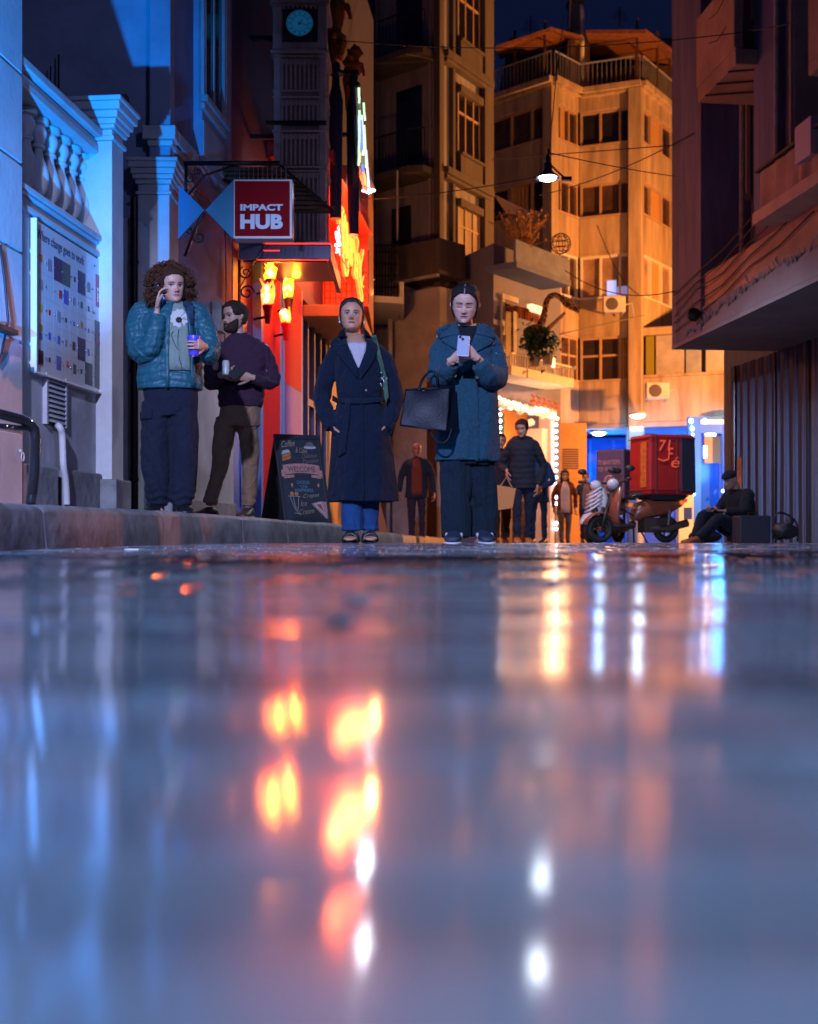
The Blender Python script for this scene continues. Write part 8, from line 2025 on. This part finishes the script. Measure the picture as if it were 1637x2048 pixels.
def rear_board():
    Y = 13.2; x, y, z = W(752, 1068, Y); t = thing('folding_board', (x, y, 0), 'small orange folding board on the kerb side behind the older woman', 'sandwich board')
    mb = MB(); zb = .08; P_ = [(x-.10, y, zb), (x+.13, y-.1, zb), (x+.03, y-.02, zb+.40), (x-.10, y+.04, zb+.40)]; mb.hexa([(a, b, c) for a, b, c in P_[:2]]+[(P_[1][0], y+.02, zb), (P_[0][0], y+.06, zb)]+[P_[3], P_[2], (P_[2][0], P_[2][1]+.03, zb+.4), (P_[3][0], P_[3][1]+.03, zb+.4)])
    mb.build('panel', mat('board_orange', (.42, .10, .02), .6), t)
rear_board()

# ------------------------------------------------------------------ delivery scooters
def wheel(t, c, r, w_, fwd, mt, mr):
    """c centre, axle perpendicular to fwd"""
    f = V(fwd).normalized(); ax = V((-f.y, f.x, 0)); mb = MB(); n = 28; rings = []
    for k in range(n):
        a = 2*math.pi*k/n; rad = f*math.cos(a)+V((0, 0, 1))*math.sin(a); rings.append([V(c)+rad*(r-w_*.5+w_*.5*math.cos(b))+ax*(w_*.55*math.sin(b)) for b in [2*math.pi*j/10 for j in range(10)]])
    rings.append(rings[0]); mb.ring(rings, cap=False); wh = mb.build('wheel', mt, t, smooth=True)
    mb = MB(); mb.tube([V(c)+ (f*math.cos(2*math.pi*k/24)+V((0, 0, 1))*math.sin(2*math.pi*k/24))*(r-w_*1.02) for k in range(24)], .010, 6, closed=True); mb.tube([V(c)-ax*.05, V(c)+ax*.05], .03, 10)
    for k in range(5): a = 2*math.pi*k/5; d = f*math.cos(a)+V((0, 0, 1))*math.sin(a); mb.tube([V(c), V(c)+d*(r-w_*1.02)], .010, 5)
    mb.build('rim', mr, wh, smooth=True); return wh
def scooter(px, Y, yaw, label, bodym, boxf, boxside, sc_=1.0, boxz=.98, box=(.50, .62, .78), lean=0, front_lit=False):
    s = FX/Y; X = (px-CX)/s; g = gz(Y); f = V((-math.cos(R(yaw)), -math.sin(R(yaw)), 0)); l = V((f.y, -f.x, 0))*1.0   # f forward, l to the visible flank
    if l.y > 0: l = -l
    o = V((X, Y, g)); t = thing('delivery_scooter', o, label, 'scooter', 'delivery scooters')
    P = lambda a, b, c: o+f*a*sc_+l*b*sc_+V((0, 0, c*sc_))
    rub = mat('tyre_rubber', (.012, .012, .014), .7, bump=.3, bscale=60); rim = mat('rim_dark_metal', (.20, .12, .08), .35, metal=.8); dk = mat('scooter_plastic_dark', (.02, .016, .018), .45)
    wheel(t, P(.62, 0, .235), .235*sc_, .10*sc_, f, rub, rim); wheel(t, P(-.60, 0, .235), .235*sc_, .11*sc_, f, rub, rim)
    def shell(sec, name, m_, n=20):
        mb = MB(); mb.ring([[P(a, w2*math.cos(q), c+h2*math.copysign(abs(math.sin(q))**.8, math.sin(q))) for q in [2*math.pi*j/n for j in range(n)]] for a, c, w2, h2 in sec]); return mb.build(name, m_, t, smooth='auto')
    shell([(-.95, .74, .03, .03), (-.88, .70, .10, .09), (-.60, .62, .15, .16), (-.25, .58, .17, .17), (-.05, .52, .15, .15), (.02, .48, .10, .10)], 'rear_body', bodym)
    shell([(-.78, .82, .06, .02), (-.70, .83, .12, .05), (-.35, .82, .15, .055), (.0, .80, .13, .05), (.08, .78, .08, .02)], 'seat', dk)
    shell([(.0, .28, .08, .03), (.05, .28, .16, .05), (.35, .28, .17, .05), (.42, .30, .10, .04)], 'floor_board', dk)
    # leg shield (curved plate) and front fender, headset
    mb = MB(); rows = []
    for c, a, w2 in ((.26, .40, .12), (.40, .45, .17), (.60, .46, .20), (.78, .42, .19), (.92, .36, .12), (1.0, .33, .07)):
        rows.append([P(a-.10*(q/4)**2, w2*q/4, c) for q in (-4, -3, -2, -1, 0, 1, 2, 3, 4)])
    mb.grid(rows); ls = mb.build('leg_shield', bodym, t, smooth=True); so = ls.modifiers.new('s', 'SOLIDIFY'); so.thickness = .03
    mb = MB(); mb.tube([P(.30, 0, 1.0), P(.42, 0, .75), P(.60, 0, .28)], .035*sc_, 8); mb.tube([P(.52, .07, .60), P(.62, .07, .235)], .022, 8); mb.tube([P(.52, -.07, .60), P(.62, -.07, .235)], .022, 8); mb.build('fork', dk, t, smooth=True)
    mb = MB(); rows = []
    for q in range(9): a = R(20+140*q/8); rows.append([P(.62+.30*math.cos(a), b, .235+.29*math.sin(a)-abs(b)*.25) for b in (-.08, -.04, 0, .04, .08)])
    mb.grid(rows); fd = mb.build('front_fender', bodym, t, smooth=True); so = fd.modifiers.new('s', 'SOLIDIFY'); so.thickness = .012
    mb = MB(); mb.tube([P(.26, -.34, 1.05), P(.30, -.12, 1.02), P(.30, .12, 1.02), P(.26, .34, 1.05)], .018, 8); mb.build('handlebar', M['chrome'], t, smooth=True)
    for sg in (-1, 1):
        mb = MB(); mb.tube([P(.26, sg*.25, 1.05), P(.26, sg*.37, 1.055)], .024, 8); mb.build('grip', dk, t, smooth=True)
        mb = MB(); mb.tube([P(.28, sg*.22, 1.06), P(.24, sg*.30, 1.20)], .006, 5); mb.ball(P(.23, sg*.32, 1.23), .055, 10, sc3=(1.2, .5, .8)); mb.build('mirror', dk, t, smooth=True)
    mb = MB(); mb.ball(P(.38, 0, .98), .085, 14, sc3=(1, 1, .9)); mb.build('headlight', mat('lamp_lens', (.55, .58, .65), .12, coat=1), t, smooth=True)
    mb = MB(); mb.ball(P(-.94, 0, .72), .05, 10, sc3=(1, 1.4, .7)); mb.build('tail_light', mat('tail_red', (.5, .01, .01), .2, emit=(1, .05, .02), es=1.2), t, smooth=True)
    mb = MB(); mb.ball(P(-.82, .15, .68), .035, 8); mb.build('indicator', mat('indicator_orange', (.7, .2, .02), .2, emit=(1, .25, .03), es=.6), t, smooth=True)
    mb = MB(); mb.obox(P(-.40, 0, .30), .42, .20, .20, Matrix.Rotation(math.atan2(f.y, f.x), 3, 'Z')); mb.tube([P(-.25, .10, .25), P(-.55, .14, .24), P(-.92, .15, .34)], [.025, .045, .055], 10); mb.tube([P(-.62, .12, .62), P(-.58, .12, .26)], .022, 8)
    mb.build('engine', mat('engine_grey', (.12, .09, .08), .4, metal=.7), t, smooth='auto')
    mb = MB(); mb.tube([P(-.05, .10, .25), P(-.12, .26, .0)], .012, 6); mb.tube([P(-.05, -.10, .25), P(-.12, -.22, .0)], .012, 6); mb.build('stand', M['black'], t)
    mb = MB()
    for b in (-.12, .12): mb.tube([P(-.30, b, .84), P(-.85, b, .90), P(-.92, b, .80)], .014, 6)
    mb.build('rack', M['black'], t)
    # insulated box
    L, Wd, Hh = box; c = P(-.52, 0, boxz+Hh/2); rz = Matrix.Rotation(math.atan2(f.y, f.x), 3, 'Z')
    def B(a, b, z_): return P(-.52, 0, boxz)+f*a+l*b+V((0, 0, z_))
    return t, P, B, f, l
def box_mesh(B, L, Wd, Hh, t, m_, name, taper=.94, bev=.03):
    mb = MB(); q = [(-L/2, -Wd/2), (L/2, -Wd/2), (L/2, Wd/2), (-L/2, Wd/2)]; mb.hexa([B(a, b, 0) for a, b in q]+[B(a*taper, b*taper, Hh) for a, b in q]); return mb.build(name, m_, t, bevel=bev)
def deliveries():
    red = mat('box_red', (.42, .012, .010), .55, bump=.1, bscale=30, var=.25, vscale=3); blk = mat('box_dark', (.012, .014, .030), .55)
    ob = mat('scooter_orange_cream', (.26, .07, .035), .3, coat=.4, var=.1)
    t, P, B, f, l = scooter(1268, 16.0, 17, 'delivery scooter with orange cream body carrying a big red box marked 71Fe', ob, red, blk, sc_=.80, boxz=.80)
    L, Wd, Hh = .68, .58, .80
    bx = box_mesh(lambda a, b, z_: B(a, b, z_), L, Wd, Hh, t, red, 'delivery_box', .97)
    mb = MB(); mb.hexa([B(-L/2-.012, -Wd/2-.01, .02), B(-L*.18, -Wd/2-.01, .02), B(-L*.18, Wd/2+.012, .02), B(-L/2-.012, Wd/2+.012, .02), B(-L/2*.97-.012, -Wd/2*.97-.01, Hh-.03), B(-L*.18, -Wd/2*.97-.01, Hh-.03), B(-L*.18, Wd/2*.97+.012, Hh-.03), B(-L/2*.97-.012, Wd/2*.97+.012, Hh-.03)]); mb.build('dark_cover', blk, bx, bevel=.02)
    lt = mat('box_lettering', (.75, .10, .05), .5, emit=(1, .12, .05), es=.35)
    o0 = B(L*.28, Wd/2*1.0+.006, Hh*.62)
    xd = -f
    def tt(s_, a, z_, w2, h2, **k): text('lettering', s_, B(a, Wd/2*.985+.012, z_), xd, Z, w2, h2, lt, bx, .002, bold=.0, shear=.15, **k)
    tt('71', .20, .58, .17, .14); tt('F', .07, .46, .08, .16); tt('é', .02, .36, .12, .14)
    mb = MB(); mb.tube([B(.21, Wd/2+.01, .47), B(.14, Wd/2+.01, .445), B(.08, Wd/2+.01, .46)], .010, 5); mb.build('flourish', lt, bx)
    mb = MB(); mb.box(0, 0, 0, 0, 0, 0) if False else None
    mb.hexa([B(-.22, -.2, -.06), B(.22, -.2, -.06), B(.22, .2, -.06), B(-.22, .2, -.06), B(-.28, -.24, -.005), B(.28, -.24, -.005), B(.28, .24, -.005), B(-.28, .24, -.005)]); mb.build('box_tray', blk, t)
    mb = MB(); mb.obox(P(-1.02, 0, .50), .015, .20, .16, Matrix.Rotation(math.atan2(f.y, f.x), 3, 'Z')); mb.build('number_plate', mat('plate_white', (.6, .6, .62), .5), t, bevel=.003)
    mb = MB()
    for a_ in (-L*.10, L*.36): mb.tube([B(a_, Wd/2+.008, .01), B(a_*.97, Wd/2*.97+.010, Hh)], .008, 5)
    for z_ in (.06, Hh-.05): mb.tube([B(-L/2, Wd/2*.99+.012, z_), B(L/2, Wd/2*.99+.010, z_), B(L/2+.008, -Wd/2, z_)], .007, 5)
    mb.build_each('strap', mat('strap_dark_red', (.14, .006, .006), .6), bx)
    mb = MB(); mb.wbox(WORLD, 0, 0, 0, 0, 0, 0) if False else None
    mb.hexa([B(L/2+.004, Wd/2*.2, .1), B(L/2+.004, Wd/2*.75, .1), B(L/2+.009, Wd/2*.75, .1), B(L/2+.009, Wd/2*.2, .1), B(L/2*.985+.004, Wd/2*.2, Hh-.1), B(L/2*.985+.004, Wd/2*.75, Hh-.1), B(L/2*.985+.009, Wd/2*.75, Hh-.1), B(L/2*.985+.009, Wd/2*.2, Hh-.1)]); mb.build('reflector_strip', mat('reflector_orange', (.8, .18, .03), .2, var=.6, vscale=30, coat=1), bx)
    mb = MB(); r3 = random.Random(3)
    for k in range(5): mb.tube([P(.28, -.05+.03*k, 1.0), P(.42, -.08+.04*k, .9-.03*k), P(.30, -.02+.02*k, .6), P(-.1, .05, .4)], .006, 5)
    mb.build('cable', M['blackpaint'], t)
    # second machine behind with a dark box panel
    wb = mat('scooter_white', (.55, .56, .62), .3, coat=.4)
    t2, P2, B2, f2, l2 = scooter(1210, 17.0, 58, 'second delivery scooter with white fairing and a dark advertising box, behind the red one', wb, blk, blk, sc_=.82, boxz=.76)
    pur = mat('box_plum', (.10, .045, .085), .6, var=.2)
    bx2 = box_mesh(lambda a, b, z_: B2(a, b, z_), .50, .46, .72, t2, pur, 'delivery_box', .93)
    l3 = mat('box2_lettering', (.50, .20, .16), .6, emit=(.6, .18, .12), es=.10)
    def fp(b, z_): return B2(.25*(1-.07*z_/.72)+.008, b*(1-.07*z_/.72), z_)
    side = (-l2 if l2.x < 0 else l2)
    xdir = V((l2.x, l2.y, 0)); xdir = xdir if xdir.x > 0 else -xdir
    upd = (fp(0, .6)-fp(0, 0)).normalized(); bs = -.19 if xdir.dot(l2) > 0 else .19; k_ = 1 if bs < 0 else -1
    for s_, z_, w2 in (('ΤΟ ΚΑΛΥΤΕΡΟ', .50, .34), ('ΤΟΥ ΨΗΤΟΥ', .40, .28)): text('lettering', s_, fp(bs, z_), xdir, upd, w2, .065, l3, bx2, .002, bold=.01)
    mb = MB(); 
    for rr, wd in ((.11, .014), (.085, .006)): mb.tube([fp(k_*(-.0+rr*.8*math.cos(a)), .20+rr*1.25*math.sin(a)) for a in [i*2*math.pi/24 for i in range(24)]], wd, 6, closed=True)
    mb.tube([fp(k_*-.05, .20), fp(0, .185), fp(k_*.05, .20)], .010, 5); mb.tube([fp(k_*-.07, .10), fp(0, .03), fp(k_*.07, .10)], .014, 5); mb.build('emblem', l3, bx2, smooth=True)
    mb = MB()
    for i, (a, b) in enumerate(((0, 0), (.02, -.07), (.04, -.14), (.06, -.21), (.08, -.28))):
        mb.tube([P2(.46+a, .14, .95+b), P2(.52+a, .02, .86+b), P2(.50+a, -.12, .80+b)], .016, 6)
    mb.build('fairing_stripe', mat('fairing_silver', (.62, .60, .68), .25), t2, smooth=True)
deliveries()
def small_props():
    x, y, z = W(1507, 1080, 14.4); g = gz(14.4); t = thing('black_case', (x, y, g), 'black square amplifier case standing against the shutters', 'case')
    mb = MB(); mb.box(x-.20, x+.17, y-.15, y+.2, g, g+.33); mb.build('body', mat('case_black', (.008, .010, .022), .6), t, bevel=.015); mb = MB(); mb.tube([(x-.06, y, g+.33), (x-.05, y, g+.36), (x+.05, y, g+.36), (x+.06, y, g+.33)], .008, 6); mb.build('handle', M['black'], t)
    x, y, z = W(1562, 1080, 14.2); t = thing('backpack', (x, y, gz(14.2)), 'slumped black backpack with a loop strap near the right edge', 'backpack'); g = gz(14.2)
    mb = MB(); r_ = random.Random(4)
    for k in range(14): mb.ball((x+r_.gauss(0, .06), y+r_.gauss(0, .06), g+.09+abs(r_.gauss(0, .06))), r_.uniform(.05, .09), 8)
    remesh_obj(mb, 'body', mat('backpack_black', (.008, .008, .014), .6), t, .012, 3); mb = MB(); mb.tube(crom([V((x-.10, y-.03, g+.05)), V((x-.09, y-.03, g+.28)), V((x-.02, y-.03, g+.36)), V((x+.10, y-.02, g+.32)), V((x+.19, y-.02, g+.22)), V((x+.20, y, g+.02))], 4), .012, 6); mb.build('strap', M['black'], t, smooth=True)
    x, y, z = W(1408, 1060, 16.2); g = gz(16.2); t = thing('striped_bundle', (x, y, g), 'orange and brown folded bundle on a dark bag left of the seated person', 'bundle')
    for k, (c, wd) in enumerate((((.40, .11, .03), .24), ((.12, .04, .03), .26), ((.40, .11, .03), .22))): mb = MB(); mb.box(x-wd/2+k*.02, x+wd/2, y-.12, y+.12, g+.18+k*.05, g+.225+k*.05); mb.build('fold', mat('fold_cloth', c, .8), t, bevel=.012)
    mb = MB(); mb.ball((x+.02, y, g+.09), .18, 12, sc3=(1.3, .8, .5)); mb.build('bag', M['blackpaint'], t, smooth=True)
    x, y, z = W(183, 1099, 4.5); mb = MB(); mb.obox((x+.15, y, .004), .05, .012, .004, Matrix.Rotation(.4, 3, 'Z')); o = mb.build('paper_scrap', M['white']); tag(o, 'small white paper scrap lying at the foot of the kerb', 'litter')
small_props()
# drips and small litter catching light on the paving
def droplets():
    mb = MB(); r_ = random.Random(31)
    for k in range(900):
        Y = r_.uniform(.25, 6.5)**1.0; X = r_.uniform(-.36, .42)*Y
        if X < kx(Y)+.03: continue
        r = r_.uniform(.0008, .0022)*(1 if Y < 2 else 1.8); c = (X, Y, gz(Y)+.0015)
        mb.ball(c, r, 6, sc3=(1, 1, .6))
    o = mb.build('water_drops', mat('water_drop', (.5, .5, .55), .02, spec=1, coat=1), smooth=True); tag(o, None, None, None, 'stuff')
droplets()

# ------------------------------------------------------------------ small facade details
def facade_details():
    # loose cables running along the mauve street front
    t = thing('cable_run', LW.pt(11.6, .03, 3.2), 'thin dark cables clipped along the mauve house front above the dado', 'cable')
    mb = MB(); r_ = random.Random(5)
    for k in range(3):
        z0 = 3.32-.05*k; p = [Vector(LW.pt(10.75+.15*i, .03+.004*k, z0-.02*math.sin(i*.9+k)-.01*(i % 3))) for i in range(14)]; mb.tube(crom(p, 3), .006, 5)
    mb.tube(crom([Vector(LW.pt(12.4, .03, 3.3)), Vector(LW.pt(12.42, .04, 2.6)), Vector(LW.pt(12.38, .03, 1.9))], 4), .006, 5); mb.build_each('cable', M['blackpaint'], t, smooth=True)
    t = thing('wall_box', LW.pt(12.1, .05, 2.2), 'small grey electricity meter box on the mauve house front', 'electrical box')
    mb = MB(); mb.wbox(LW, 11.98, 12.2, .008, .10, 2.08, 2.38); mb.build('box', M['plinth'], t, bevel=.006); mb = MB(); mb.wbox(LW, 12.02, 12.16, .101, .108, 2.2, 2.34); mb.build('window', M['glass'], t)
    # wall lamp brackets and pipes on the dark apartment front
    GF = Fr(.72, 28, -1.12, 1, -1)
    for u, z0, z1, lab in ((.25, 5.9, 14.5, 'grey rainwater pipe at the corner of the dark apartment house'), (1.95, 5.9, 14.5, 'dark downpipe between the balcony doors of the apartment house')):
        mb = MB(); x, y, _ = GF.pt(u, .08, 0); mb.tube([(x, y, z0), (x, y, z1)], .045, 8)
        for z in (6.5, 8.1, 9.6, 11.2, 12.7): mb.lathe([(.06, 0), (.06, .05)], (x, y, z), 8)
        o = mb.build('downpipe', M['concrete_dark'], smooth='auto'); tag(o, lab, 'pipe')
    # antennas and dish on the far roof
    for px, py, Y, lab in ((1062, 60, 50, 'television aerial on the left part of the tiled roof'), (1240, 40, 53, 'television aerial on the rear storey above the tiled roof')):
        x, y, z = W(px, py, Y); mb = MB(); mb.tube([(x, y, z-2.2), (x, y, z+.6)], .025, 5)
        for k in range(5): mb.tube([(x-.4+.05*k, y, z+.1*k), (x+.4-.05*k, y, z+.1*k)], .014, 4)
        o = mb.build('aerial', M['black']); tag(o, lab, 'aerial')
facade_details()
